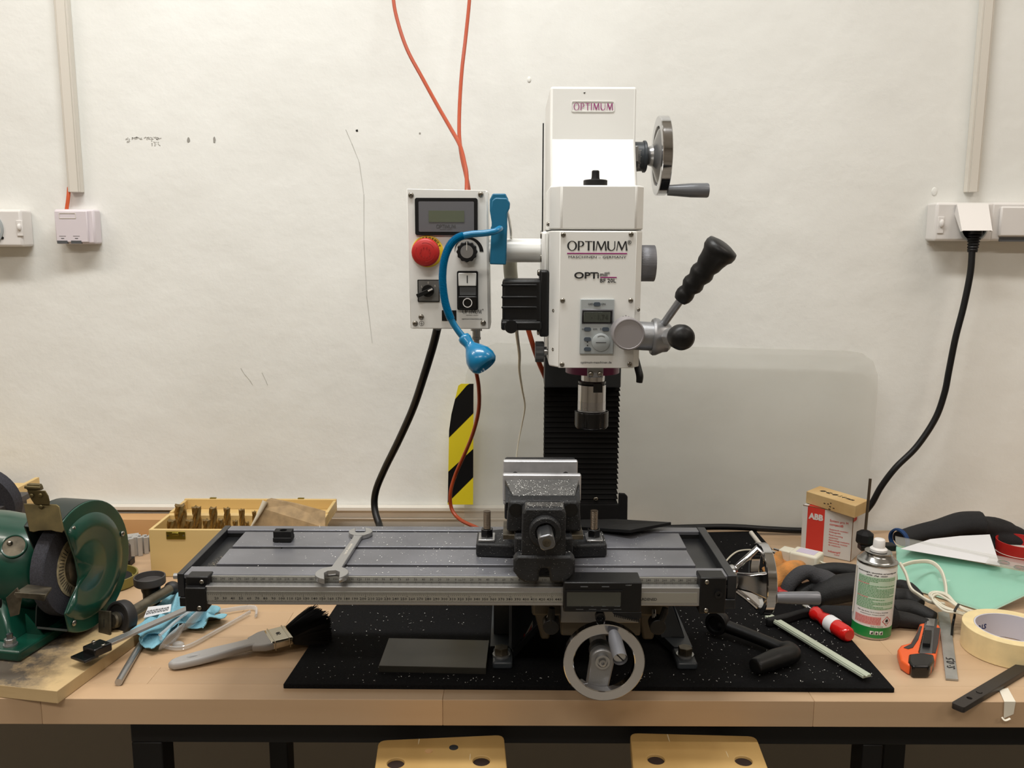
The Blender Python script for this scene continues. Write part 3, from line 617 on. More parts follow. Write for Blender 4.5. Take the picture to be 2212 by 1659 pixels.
part(MB().box(x0+.0015,x1-.0015,Yd-.0012,Yd-.0001,z0+.0015,z1-.0015),'display_window',mat('readout_window',(40,44,38),.06,coat=1,spec=.9),parent=hd,smooth=0)
tx=MB()
for px,s in ((1252,'mm/in'),(1279,'ABS'),(1305,'ZERO'),(1333,'ON/OFF')): 
    c=P(px,1309.5,Yd); tx.text(s,(c.x,Yd-.0014,c.z),size=.0019,res=1)
tx.text('01234567',(P(1358,1264,Yd).x,Yd-.0004,P(1358,1264,Yd).z),size=.0018,res=1)
part(tx,'button_lettering','greyp',parent=hd,smooth=0,kind='stuff')
for px in (1262,1308):
    c=P(px,1267,Yd); part(MB().box(c.x-.0045,c.x+.0045,Yd-.0006,Yd,c.z-.0007,c.z+.0003),'housing_clip','greyd',parent=hd)
for px in (1252,1280,1306,1334):
    c=P(px,1316,Yd); part(MB().box(c.x-.0045,c.x+.0045,Yd-.0005,Yd,c.z-.0004,c.z+.0004),'key','greyd',parent=hd)
c=P(1296,1331,Yd+.005); part(MB().lathe([(.0062,0),(.0062,.008),(.0045,.0085),(.0040,.005),(0,.005)],(c.x,Yd+.008,c.z),(0,-1,0),20),'carrier_screw','blackg')
# --- X handwheel (right end)
Yx=1.150; hcx=P(1592,1243,Yx); Rx=.0485
rc=P(1647,1250,Yx)
w2,u,v,a=handwheel((rc.x,Yx,rc.z),(1,0,0),Rx,.010,.013,0,1,'table_handwheel')
part(MB().lathe([(.014,0),(.016,.003),(.016,.010),(.012,.012),(.018,.014),(.019,.020),(.017,.024)],(tx1,Yx,rc.z),(1,0,0),36),'hub','chrome',parent=w2)
for k in range(3):
    t=2*PI*k/3+.9; d=Vector((0,math.cos(t),math.sin(t))); s=Vector((0,-math.sin(t),math.cos(t)))
    p0=Vector((tx1+.018,Yx,rc.z))+d*.008; p1=Vector((rc.x+.0,Yx,rc.z))+d*(Rx-.006)
    n_=(p1-p0).cross(s).normalized()
    mb=MB(); vv=[]
    for p,wd in ((p0,.011),((p0+p1)/2,.013),(p1,.020)):
        for sx_,sn in ((-1,-1),(1,-1),(1,1),(-1,1)): vv.append(p+s*wd*sx_+n_*.004*sn)
    mb.add(vv,[(0,1,2,3),(8,9,10,11)]+[(i*4+j,i*4+(j+1)%4,i*4+4+(j+1)%4,i*4+4+j) for i in range(2) for j in range(4)])
    part(mb,'spoke','chrome',parent=w2,bevel=.003)
g0=P(1657,1291,1.105); g0.x=rc.x+.006; L=.056
part(MB().lathe([(.0070,0),(.0078,.010),(.0086,.035),(.0088,L-.002),(.0080,L),(0,L)],g0,(1,-.03,.004),28),'grip','silverp',parent=w2)
# --- column
CX=.1145
part(MB().box(CX-.052,CX+.052,1.43,1.55,MZ+.1,.80),'column','castgrey',bevel=.003)
bl=MB(); zt,zbm=P(1256,838,1.405).z,P(1256,1105,1.405).z
x0,x1=P(1175,950,1.405).x,P(1338,950,1.405).x
n=24; vs=[];prof=[]
for i in range(n*2+1):
    z=zt+(zbm-zt)*i/(n*2); o=.0 if i%2 else .0032
    prof.append((z+(.003 if i%2==0 else 0),o))
for z,o in prof:
    vs+= [(x0+o*.35,1.43,z),(x0+o*.35,1.405+o,z),(x1-o*.8,1.405+o,z),(x1-o*.8,1.43,z)]
fs=[(i*4+j,i*4+j+1,i*4+5+j,i*4+4+j) for i in range(len(prof)-1) for j in range(3)]
bl.add(vs,fs)
part(bl,'bellows',mat('bellows_black',(9,9,9),.7,bump=.1,bs=300,spec=.2),smooth=0)
fl=[P(1240,1000,1.385),P(1336,1000,1.385),P(1336,1066,1.385),P(1350,1068,1.385),P(1356,1074,1.385),P(1355,1135,1.385),P(1240,1135,1.385)]
part(MB().prism3([P(1225,1090,1.395),P(1336,1090,1.395),P(1337,1066,1.395),P(1350,1067,1.395),P(1356,1073,1.395),P(1355,1140,1.395),P(1225,1140,1.395)],(0,.006,0)),'bottom_flap','blackr',bevel=.001)
c=P(1287,1078,1.394); screw(None,(c.x,1.3945,c.z),(0,-1,0),.004,mill)
# head carriage plate behind the spindle
x0,x1,z0,z1=r4(1177,748,1341,838,1.385); part(MB().box(x0,x1,1.385,1.43,z0,.62),'head_carriage','castgrey',bevel=.002)
# column top housing
hx0,hx1=P(1188.5,250,1.35).x,P(1374,250,1.35).x
zt=P(1280,187,1.35).z; zm=P(1280,301,1.35).z; zl=.60
part(MB().prism3([(hx0,1.35,zt),(hx0,1.35,zm),(hx0,1.316,P(1280,402,1.318).z),(hx0,1.316,zl),(hx0,1.55,zl),(hx0,1.55,zt)],(hx1-hx0,0,0)),'column_housing','white',bevel=.0035,seg=3,smooth=12)
ch=[o for o in mill.children if o.name.startswith('column_housing')][0]
x0,x1,z0,z1=r4(1234,218,1327,242,1.35)
part(MB().plate([rrect(x0,z0,x1,z1,.003),rrect(x0+.001,z0+.001,x1-.001,z1-.001,.0025)],(0,1.3497,0),X3,Z3,.0012),'badge_rim','white',parent=ch)
# lettering with thick and thin strokes, drawn stroke by stroke
def opti(mb,o,h,N_=Vector((0,-1,0)),d=.0003,gap=.10,width=None,let='OPTIMUM',heavy=1.0,N=None):
    tk,tn=.145*heavy,.055*heavy
    gl={'O':(.92,lambda:[circ(.46,.5,.46,32,.52),circ(.46,.5,.46-tk,32,.52-tn)]),
        'P':(.60,lambda:[[(0,0),(tk,0),(tk,.42),(.30,.42)]+[(.30+.29*math.cos(t),.71+.29*math.sin(t)) for t in [(-PI/2+PI*i/14) for i in range(1,14)]]+[(.30,1),(0,1)],[(tk,.48),(.26,.48)]+[(.26+(.33-tk)*math.cos(t),.71+.23*math.sin(t)) for t in [(-PI/2+PI*i/12) for i in range(1,12)]]+[(.26,.94),(tk,.94)]]),
        'T':(.66,lambda:[[(.33-tk/2,0),(.33+tk/2,0),(.33+tk/2,.93),(.68,.93),(.68,1),(-.02,1),(-.02,.93),(.33-tk/2,.93)]]),
        'I':(tk+.02,lambda:[[(0,0),(tk,0),(tk,1),(0,1)]]),
        'M':(1.0,lambda:[[(0,0),(tn*1.3,0),(.17,.80),(.47,0),(.53,0),(.84,.80),(.88,0),(.88+tk,0),(.92,1),(.78,1),(.53,.30),(.25,1),(.12,1)]]),
        'U':(.78,lambda:[[(0,1),(0,.36)]+[(.37-.37*math.cos(t),.36-.38*math.sin(t)) for t in [PI*i/16 for i in range(1,16)]]+[(.74,.36),(.74,1),(.74-tn*1.3,1),(.74-tn*1.3,.36)]+[(.405+(.335-tn)*math.cos(t)*.86-.0,.36-.30*math.sin(t)) for t in [PI*i/16 for i in range(1,16)]]+[(tk,.36),(tk,1)]])}
    x=0;items=[]
    for c in let: items.append((c,x)); x+=gl[c][0]+gap
    tot=x-gap; s=h; sx=(width/tot if width else h)
    o=Vector(o)
    for c,xx in items:
        cs=[[((p[0]+xx)*sx,p[1]*s) for p in ct] for ct in gl[c][1]()]
        mb.plate(cs,o,X3,Z3,d)
    return mb
q0=P(1239,238,1.35);q1=P(1324,223,1.35)
part(opti(MB(),(q0.x,1.3493,q0.z),q1.z-q0.z,width=q1.x-q0.x,gap=.2,heavy=.85),'badge_lettering','magenta',parent=ch,smooth=0)
part(MB().prism3([P(1260,200,1.3495),P(1265,199,1.3495),P(1263,202,1.3495)],(0,.001,0)),'paint_chip','slot',parent=ch,smooth=0)
part(MB().box(hx0-.006,hx0-.004,1.50,1.503,.56,P(1180,266,1.5).z),'rear_plate','blackp')
part(MB().box(hx0-.004,hx0,1.40,1.50,.56,P(1180,430,1.45).z),'side_rail','white2')
# --- head: motor cover and gearbox body with chamfered front corners
YH=1.20; gx0,gx1=P(1189,600,YH).x,P(1388,600,YH).x; cxl,cxr=P(1210.5,600,YH-.0).x,P(1371,600,YH).x
def headpoly(e=0,x0=gx0,x1=gx1,cf=.0): return [(x0-e,1.385),(x0-e,YH+.020),(cxl,YH),(cxr+cf,YH),(x1+e,YH+.014),(x1+e,1.385)]
zc1,zc0=P(1285,400,YH).z,P(1285,496,YH).z
cv=part(MB().prism3([(x,y,zc0) for x,y in headpoly(.0005)],(0,0,zc1-zc0)),'motor_cover','white',bevel=.002,seg=2)
zg1,zg0=P(1285,498,YH).z,P(1285,795,YH).z
# the lower front edge is cut back at the left and right
gb=part(MB().prism3([(x,y,zg0) for x,y in headpoly()],(0,0,zg1-zg0)),'gearbox_housing','white',bevel=.002)
part(MB().prism3([(x*1+(CX+.0-x)*.02,y+.002,zc0-.0006) for x,y in headpoly()],(0,0,.0007)),'joint_gap','slot')
# front plate of the gearbox
x0,x1,z0,z1=r4(1209.5,500,1368,795,YH); fp=part(MB().box(x0,x1,YH-.0015,YH,z0,z1),'front_panel','white',bevel=.0006,seg=1)
Yp=YH-.0015
for px,py in ((1217,507),(1368-1.5-0,506),(1215.5,649),(1362.5,649),(1214,787),(1360,787)):
    c=P(px,py,Yp); screw(None,(c.x if px<1366 else c.x-.002,Yp,c.z),(0,-1,0),.0034,fp)
for px,py in ((1196.5,671),(1196,755)):
    c=P(px,py,YH+.012); screw(None,(gx0+.006,YH+.0132,c.z),(-.67,-.74,0),.0028,gb)
c=P(1378.5,669,YH+.004); screw(None,(c.x,YH+.003,c.z),(.66,-.75,0),.0028,gb)
for px in (1184,1188):
    c=P(px,484,1.26); screw(None,(gx0-.0006,1.285 if px==1184 else 1.245,c.z),(-1,0,0),.0034,cv)
# lettering on the panel
def pl(px,py): p=P(px,py,Yp); return (p.x,Yp-.0003,p.z)
q0=P(1225,541,Yp);q1=P(1355,521,Yp)
lg=MB(); opti(lg,(q0.x,Yp-.0002,q0.z),q1.z-q0.z,width=q1.x-q0.x,gap=.07,heavy=1.12); 
lg.text('®',pl(1359.5,524),size=.0075)
lg.text('MASCHINEN – GERMANY',pl(1290,555.5),size=.0044,sx=1.55,bold=0,res=3)
q0,q1=P(1225,560,Yp),P(1355,551,Yp)
lg2=[v_.x for v_ in lg.v]; part(lg,'maker_lettering','ink',parent=fp,smooth=0)
x0,x1,z0,z1=r4(1225,546,1354.5,549,Yp); part(MB().box(x0,x1,Yp-.0004,Yp,z0,z1),'magenta_line','magenta',parent=fp,smooth=0)
lg=MB(); lg.text('OPT',pl(1265.5,595.5),size=.0115,sx=1.42,bold=.025,res=5); lg.text('i',pl(1292,595.5),size=.0105,sx=1.3,bold=.02,res=4)
lg.text('mill',pl(1304,593),size=.0078,sx=.95,bold=.01); lg.text('®',pl(1315,590),size=.004); lg.text('BF 20L',pl(1313,606.5),size=.0070,sx=1.12,bold=.012)
part(lg,'model_lettering','ink',parent=fp,smooth=0)
x0,x1,z0,z1=r4(1296.5,598,1332,600.5,Yp); part(MB().box(x0,x1,Yp-.0004,Yp,z0,z1),'magenta_line','magenta',parent=fp,smooth=0)
part(MB().text('optimum-maschinen.de',pl(1287.5,783),size=.0046,sx=.98),'web_lettering','ink',parent=fp,smooth=0)
# depth read-out panel
x0,x1,z0,z1=r4(1254,646,1325,765,Yp-.004)
dp=part(MB().box(x0,x1,Yp-.004,Yp,z0,z1),'depth_display','greyp',bevel=.0008)
Yq=Yp-.004
def k4(a,b,c,d,Y,t,name,mt,bev=.0004,par=dp): 
    x0,x1,z0,z1=r4(a,b,c,d,Y); return part(MB().box(x0,x1,Y-t,Y,z0,z1),name,mt,parent=par,bevel=bev,seg=1)
k4(1257,668,1324,700,Yq,.0008,'display_bezel','silverp')
k4(1258,671,1322,698.5,Yq-.0008,.0004,'display_frame','blackp')
k4(1261,674,1318,696,Yq-.0012,.0003,'lcd_window','lcdd')
part(MB().text('1.74',(P(1301,685,Yq).x,Yq-.0017,P(1301,685,Yq).z),size=.0095,sx=.95).text('-',(P(1278,685,Yq).x,Yq-.0017,P(1278,685,Yq).z),size=.006),'lcd_digits',mat('lcd_digit',(46,50,44),.4),parent=dp,smooth=0)
for px,py in ((1289.5,657),(1269,711),(1308,711),(1269,732.5),(1269,754)):
    c=P(px,py,Yq); part(MB().plate([rrect(c.x-.0048,c.z-.0026,c.x+.0048,c.z+.0026,.0025)],(0,Yq-.0006,0),X3,Z3,.0014),'button',mat('key_slate',(66,76,86),.4) if 'key_slate' not in bpy.data.materials else bpy.data.materials['key_slate'],parent=dp)
kt=MB()
for px,py,s in ((1275.5,657,'OFF'),(1303.5,657,'ON'),(1259,711,'in'),(1285.5,710.5,'mm'),(1297.5,711,'0')): kt.text(s,(P(px,py,Yq).x,Yq-.0003,P(px,py,Yq).z),size=.0038)
for py in (739,746): c=P(1269,py,Yq); kt.plate([[(c.x-.0011,c.z),(c.x,c.z+.0011),(c.x+.0011,c.z),(c.x,c.z-.0011)]],(0,Yq-.0002,0),X3,Z3,.0003)
part(kt,'key_lettering','ink',parent=dp,smooth=0)
c=P(1298,739.5,Yq); bc=part(MB().lathe([(.0122,0),(.0122,.0012),(.0112,.0018),(0,.0018)],(c.x,Yq,c.z),(0,-1,0),36),'battery_cover','greyp',parent=dp)
part(MB().box(c.x-.0070,c.x+.0070,Yq-.0021,Yq-.0017,c.z-.0006,c.z+.0006).plate([circ(c.x,c.z+.001,.0085,12,a0=.9,a1=2.2)+circ(c.x,c.z+.001,.0081,12,a0=.9,a1=2.2)[::-1]],(0,Yq-.0019,0),X3,Z3,.0003),'cover_slot','greyd',parent=dp)
# draw-bar cap on top
c=P(1286,400,1.245); zb=zc1
cap=part(MB().lathe([(.0165,0),(.0165,.0085),(.0150,.0095),(.0060,.0105),(.0055,.0125),(.0052,.021),(.0040,.0222),(0,.0222)],(c.x,1.245,zb+.0002),(0,0,1),28),'drawbar_cap','blackp')
# --- left side flange, bolts
part(MB().box(gx0-.010,gx0,1.26,1.345,P(1180,590,1.3).z,P(1180,500,1.3).z),'side_flange','white',bevel=.004)
for py,Yb in ((507,1.262),(558,1.262)):
    c=P(1168,py,1.25); part(MB().cyl((c.x,1.27,c.z),(gx0-.0101,1.27,c.z),.0058,n=20),'cap_screw','screwm',bevel=.0006)
# black clamp bracket of the spindle guard
Yg=1.235
def gx(px,py,Y=Yg): return P(px,py,Y)
a,b_=gx(1166,584),gx(1187,728)
part(MB().box(a.x,gx0-.0002,Yg,Yg+.05,b_.z,a.z),'guard_plate','blackp',bevel=.003)
for py in (590,719): c=P(1168,py,Yg-.001); screw(None,(a.x-.0002,Yg+.012,c.z),(-1,0,0),.0046,mill)
a,b_=gx(1085,604),gx(1170,707)
gd_=part(MB().box(a.x,b_.x,Yg-.002,Yg+.055,b_.z,a.z),'guard_clamp','blackp',bevel=.004)
for py in (616,642,664,693):
    c=gx(1100,py); part(MB().box(a.x-.001,P(1160,py,Yg).x,Yg-.0035,Yg,c.z-.0016,c.z+.0016),'rib','blackp',parent=gd_,bevel=.001)
a2=gx(1084,693); part(MB().box(a2.x-.001,b_.x,Yg-.006,Yg+.05,b_.z-.004,a2.z),'clamp_foot','blackp',parent=gd_,bevel=.003)
c=P(1104,706,Yg-.012); part(MB().lathe([(.009,0),(.0092,.009),(.0085,.011),(0,.011)],(c.x,Yg-.004,c.z),(0,-1,0),28),'clamp_knob','blackp',parent=gd_)
# fine-thread knob lower left
c=P(1160,760,1.26); kz=c.z
kx=P(1156,760,1.26).x
kk=MB(); pr=[]
for i in range(40): t=2*PI*i/40; r_=.0145+.0009*math.cos(10*t); pr.append((r_*math.cos(t),r_*math.sin(t)))
kk.prism([(y_,z_) for y_,z_ in pr],(kx,1.262,kz),Y3,Z3,.0125); part(kk,'stop_knob','greyd',bevel=.001)
part(MB().lathe([(.0075,0),(.0075,.004),(.0045,.004),(.0045,.014)],(kx+.0125,1.262,kz),(1,0,0),20),'knob_stud','satin')
# speed knob on the right
c=P(1400,569,1.27); x0,x1=P(1388,569,1.24).x,P(1414.5,569,1.27).x
kk=MB(); pr=[]
for i in range(160): t=2*PI*i/160; r_=.0255+(.0003 if i%2 else -.0003); pr.append((r_*math.cos(t),r_*math.sin(t)))
kk.prism(pr,(x0+.001,1.275,c.z),Y3,Z3,x1-x0-.001); part(kk,'gear_selector_knob','silverp',bevel=.0008,smooth=25)
part(MB().box(gx1-.001,gx1+.003,1.25,1.262,c.z-.032,c.z-.022),'selector_pointer','blackp')
# quill feed
qc=P(1358,722,1.155); zz=P(1412,728,1.19).z
part(MB().lathe([(.0208,0),(.0212,.006),(.0212,.030),(.0202,.032),(.0190,.0322),(.0185,.0312),(0,.0312)],(qc.x,1.186,qc.z),(0,-1,0),48),'feed_disc',mat('disc_silver',(164,160,162),.4,.5),smooth=30)
fx0=qc.x
sh=part(MB().cyl((fx0,1.196,zz+.002),(P(1414,728,1.19).x,1.196,zz),.0195,n=36),'feed_shaft','ali',smooth=30)
hx_=P(1412,728,1.19).x
part(MB().lathe([(.0235,0),(.0255,.003),(.0250,.007),(.0205,.016),(.0195,.022),(.0165,.025),(0,.025)],(hx_-.002,1.196,zz),(1,.0,-.06),40),'feed_hub','ali',smooth=30)
ln=mat('tick_ink',(60,30,60),.5); tk=MB()
for px,py in ((1346,686),(1352,684),(1358,686)): c=P(px,py,Yp); tk.box(c.x-.0004,c.x+.0004,Yp-.0003,Yp,c.z-.002,c.z+.002)
part(tk,'depth_pointer_marks',ln,parent=fp,kind='stuff',smooth=0)
p0=Vector((hx_+.010,1.195,zz+.012)); p1=P(1473,644,1.15)
part(MB().cyl(p0,p1,.0052),'lever_rod','ali')
d=(P(1540,560,1.13)-p1); Lg=d.length
part(MB().lathe([(.0085,-.004),(.0112,.001),(.0120,.006),(.0115,.010),(.0100,.014),(.0135,.020),(.0140,.025),(.0120,.031),(.0150,.038),(.0155,.043),(.0135,.049),(.0160,.055),(.0168,.062),(.0185,.069),(.0215,.074),(.0220,.080),(.0205,.0845),(.012,.087),(0,.0875)],p1,d,32),'lever_grip','blackp',smooth=60)
p0=Vector((hx_+.015,1.188,zz)); p1=P(1452,729,1.10)
part(MB().cyl(p0,p1,.0050),'lever_rod','ali')
part(MB().cyl(P(1449,728,1.120),P(1463,729,1.085),.0125,.0135,n=8),'lever_ferrule','ali',bevel=.001)
c=P(1473,729,1.045); d=Vector((.22,-1,.0)).normalized()
part(MB().lathe([(.008,-.024),(.0125,-.016),(.0150,-.008),(.0155,0),(.0140,.006),(.010,.010),(0,.012)],c,d,28),'lever_grip','blackp',smooth=60)
c=P(1380,800,1.25)
part(MB().tube([P(1374,772,1.24),P(1378,795,1.235),P(1382,812,1.23),P(1381,826,1.23)],[.0038,.0052,.0052,.0045],n=12,k=4),'quill_lock_lever','blackp')
# --- lower head
Ys=1.262; sc=P(1281,800,Ys)
part(MB().lathe([(.0385,0),(.0385,.011),(.036,.0125),(0,.0125)],(sc.x-.001,Ys,P(1281,812,1.225).z),(0,0,1),48),'quill_ring','magp')
x0,x1,z0,z1=r4(1269,797,1303,816,1.21); br_=part(MB().box(x0,x1,1.21,1.215,z0,z1+.004),'scale_bracket','ali',bevel=.001)
for px in (1276,1296): c=P(px,808,1.21); screw(None,(c.x,1.2099,c.z),(0,-1,0),.0038,br_)
def zat(v,Y=Ys): return P(1281,v,Y).z
part(MB().lathe([(.0170,0),(.0170,zat(800)-zat(822))],(sc.x,Ys,zat(822)),(0,0,1),32),'quill','chrome')
def zf(v): return P(1281,v,Ys-.02).z
part(MB().lathe([(.0185,0),(.0200,.002),(.0200,zf(826)-zf(834)),(.014,zf(824)-zf(834))],(sc.x-.0012,Ys,zf(835)),(0,0,1),32),'drive_collar','blackg')
part(MB().box(sc.x-.001,sc.x+.012,Ys-.0215,Ys-.010,zf(848),zf(828)),'drive_key','blackg',bevel=.0006)
part(MB().lathe([(.0202,0),(.0202,zf(835)-zf(889))],(sc.x-.0012,Ys,zf(889)),(0,0,1),48),'collet_chuck','chrome')
th=MB(); k_=[]
for i in range(13): k_+= [(.0197,i*.0012),(.0204,i*.0012+.0006)]
th.lathe(k_,(sc.x-.0012,Ys,zf(893)),(0,0,1),40); part(th,'chuck_thread','satin',smooth=0)
nt=MB(); pr=[]
for i in range(96):
    t=2*PI*i/96; r_=.0243 if (i%16) >2 else .0222; pr.append((r_*math.cos(t),r_*math.sin(t)))
nt.prism(pr,(sc.x-.001,Ys,zf(926)),X3,Y3,zf(893)-zf(926)); nt.lathe([(.0222,0),(.0235,.002),(.0235,.003)],(sc.x-.001,Ys,zf(930)),(0,0,1),40)
part(nt,'collet_nut','blackg',bevel=.0008,smooth=30)
# --- Z handwheel
Yz=1.372; zc=P(1418,337,Yz); Rz=P(1430,250,Yz).z-zc.z
cx0=hx1; xr0=P(1429,337,Yz).x
w3,u,v,a=handwheel((xr0,Yz,zc.z),(1,0,0),Rz,.015,.0145,0,1,'column_handwheel')
part(MB().lathe([(.0215,0),(.0215,.014),(.0235,.015),(.0235,.018),(.0215,.0195)],(cx0,Yz,zc.z-.001),(1,0,0),40),'graduated_collar','castgrey')
tk=MB()
for i in range(44):
    t=math.radians(70+i*5.0); d=Vector((0,-math.sin(t),math.cos(t))); p=Vector((cx0+.0065,Yz,zc.z-.001))+d*.0216; tk.obox(p,X3,Vector((0,-math.cos(t),-math.sin(t))),d,.006 if i%5==0 else .0035,.0003,.0003)
part(tk,'collar_graduation','pvc',kind='stuff',smooth=0)
rp=part(MB().box(cx0,cx0+.005,Yz-.0235,Yz-.0195,zc.z-.010,zc.z+.012),'reference_plate','satin',bevel=.0005)
# dished web of the handwheel
part(MB().lathe([(.010,-.026),(.014,-.020),(.016,-.014),(.020,-.012),(Rz-.020,-.006),(Rz-.0142,-.001),(Rz-.0142,.002),(Rz-.022,-.002),(.018,-.008),(.012,-.006),(0,-.006)],(xr0,Yz,zc.z),(1,0,0),48),'web','satin',parent=w3)
g0=P(1430,411,1.35); g0.x=xr0+.007
part(MB().lathe([(.0078,0),(.0085,.010),(.0105,.035),(.0108,P(1530,411,1.35).x-g0.x-.002),(.0100,P(1530,411,1.35).x-g0.x),(0,P(1530,411,1.35).x-g0.x)],g0,(1,0,0),28),'grip',mat('grip_grey',(112,115,120),.35,.3),parent=w3)
# ================================================ CONTROL BOX
YB_=1.28
cb=thing('control_box','white control box with red emergency button and dials, left of the mill head','control box',P(968,712,YB_+.04))
def cpart(mb,name,mt,parent=cb,**k): return mb.build(name,m_[mt] if isinstance(mt,str) else mt,parent,**k)
cor=[(878.5,408),(1050,411),(1055,710),(887,709)]
cpart(MB().prism3([P(x+s,y+t,YB_+.002) for (x,y),s,t in zip(cor,(1.5,4,4,1.5),(1,1,1,1))],(0,.075,0)),'housing','white2',bevel=.002)
cpart(MB().prism3([P(x,y,YB_) for x,y in cor],(0,.002,0)),'front_plate','white',bevel=.0006,seg=1)
def C(px,py,d=0): return P(px,py,YB_-d)
for px,py in ((888,421.5),(1038.5,420),(897,698.5),(1044,697.5),(910,684.5)): screw(None,C(px,py),(0,-1,0),.0040,cb)
# lcd unit
def rr_px(x0,y0,x1,y1,d,r): a,b=P(x0,y0,YB_-d),P(x1,y1,YB_-d); return rrect(a.x,b.z,b.x,a.z,r)
def poly_px(pts,d): return [(P(x,y,YB_-d).x,P(x,y,YB_-d).z) for x,y in pts]
lc=cpart(MB().plate([rr_px(896.5,427.5,1032,508.5,.0,.003)],(0,YB_-.002,0),X3,Z3,.004),'speed_display','blackp')
cpart(MB().plate([rr_px(904,435,1024,501,.004,.0015)],(0,YB_-.0043,0),X3,Z3,.0008),'display_panel','silverp',parent=lc)
cpart(MB().plate([rr_px(926,455,1003,480,.004,.0004)],(0,YB_-.0050,0),X3,Z3,.0006),'lcd_window','lcd',parent=lc)
tb_=MB(); a=C(942.5,492.5,.0048); b=C(984,485,.0048); opti(tb_,(a.x,YB_-.0049,a.z),b.z-a.z,width=b.x-a.x)
c=C(963.5,495.8,.0048); tb_.text('MASCHINEN - GERMANY',(c.x,c.y,c.z),size=.0016,res=1)
cpart(tb_,'maker_lettering','inkg',parent=lc,smooth=0)
# emergency stop
c=C(922.5,543); es=cpart(MB().lathe([(.0225,0),(.0225,.0012),(.0215,.0016),(.015,.0016)],c+Vector((.0008,0,0)),(0,-1,0),48),'emergency_collar','yellow')
def arc_text(mb,s,c,r,a_mid,step,size,flip=False,y=0):
    n=len(s)
    for i,chh in enumerate(s):
        t=a_mid+(i-(n-1)/2)*(-step if not flip else step)
        d=Vector((math.cos(t),0,math.sin(t))); V=d if not flip else -d; U=Vector((V.z,0,-V.x))
        mb.text(chh,Vector((c.x,y,c.z))+d*r,U,V,size=size,bold=.03)
    return mb
tm=MB(); arc_text(tm,'EMERGENCY',c+Vector((.0008,0,0)),.0188,math.radians(80),.235,.0046,y=YB_-.0018); arc_text(tm,'STOP',c+Vector((.0008,0,0)),.0188,math.radians(-90),.24,.0046,True,y=YB_-.0018)
cpart(tm,'collar_lettering','ink',parent=es,smooth=0)
c=C(919.5,545,.02)
rb=cpart(MB().lathe([(.012,0),(.012,.012),(.0185,.014),(.0198,.018),(.0195,.022),(.017,.0245),(.010,.0255),(0,.0258)],(c.x,YB_-.0016,c.z),(0,-1,0),48),'emergency_button','red',smooth=60)
rl=MB()
for i in range(10): t=2*PI*i/10; rl.obox((c.x+.0070*math.cos(t),YB_-.0276,c.z+.0070*math.sin(t)),X3,Z3,Y3,.0012,.0022,.0008)
for a0 in (.5,2.6,4.7): rl.plate([circ(c.x,c.z,.0135,14,a0=a0,a1=a0+1.4)+circ(c.x,c.z,.0128,14,a0=a0,a1=a0+1.4)[::-1]],(0,YB_-.0263,0),X3,Z3,.0010)
cpart(rl,'button_relief',mat('red_relief',(160,34,32),.5),parent=rb,kind='stuff')
# dial
c=C(1009.5,543.5); sc_m=MB(); A=[]
for i in range(21):
    t=math.radians(0+i*9); wd=.0004+.0052*(1-i/20); A.append((t,wd))
sc_m.plate([[(c.x+(.0175)*math.cos(t),c.z+(.0175)*math.sin(t)) for t,_ in A]+[(c.x+(.0175+wd)*math.cos(t),c.z+(.0175+wd)*math.sin(t)) for t,wd in A[::-1]]],(0,YB_-.0002,0),X3,Z3,.0004)
cpart(sc_m,'dial_wedge_scale','blackp',smooth=0)
pr=[]
for i in range(72): t=2*PI*i/72; r_=.0142+.0007*math.cos(12*t); pr.append((r_*math.cos(t),r_*math.sin(t)))
km=MB().prism(pr,(c.x,YB_-.0005,c.z),X3,Z3,.014); kd=cpart(km,'speed_dial','blackp',bevel=.0012,smooth=40)
cpart(MB().lathe([(.0092,0),(.0090,.0006),(0,.0006)],(c.x,YB_-.0146,c.z),(0,-1,0),36),'dial_cap','satin',parent=kd)
cpart(MB().box(c.x-.0004,c.x+.0004,YB_-.0155,YB_-.0150,c.z+.002,c.z+.0142),'dial_line','pvc',parent=kd)
# start stop
ss=cpart(MB().plate([rr_px(987.5,585,1033,669,.0,.0025)],(0,YB_-.003,0),X3,Z3,.006),'start_stop_switch','blackp')
a,b=C(990,589.5,.007),C(1029,618,.007); cpart(MB().box(a.x,b.x,YB_-.0090,YB_-.006,b.z,a.z),'start_button','white2',parent=ss,bevel=.0012)
cpart(MB().box((a.x+b.x)/2-.0007,(a.x+b.x)/2+.0007,YB_-.0093,YB_-.0089,b.z+.0045,a.z-.0035),'start_symbol','ink',parent=ss)
a,b=C(993,620,.006),C(1028,638,.006); cpart(MB().box(a.x,b.x,YB_-.0065,YB_-.006,b.z,a.z),'pilot_window','greyd',parent=ss,bevel=.0003)
a,b=C(990,640,.007),C(1030,668,.007); cpart(MB().box(a.x,b.x,YB_-.0085,YB_-.006,b.z,a.z),'stop_button','blackg',parent=ss,bevel=.0012)
cc_=((a.x+b.x)/2,(a.z+b.z)/2); cpart(MB().plate([circ(*cc_,.0068,32),circ(*cc_,.0056,32)],(0,YB_-.0087,0),X3,Z3,.0005),'stop_symbol','pvcs',parent=ss,smooth=0)
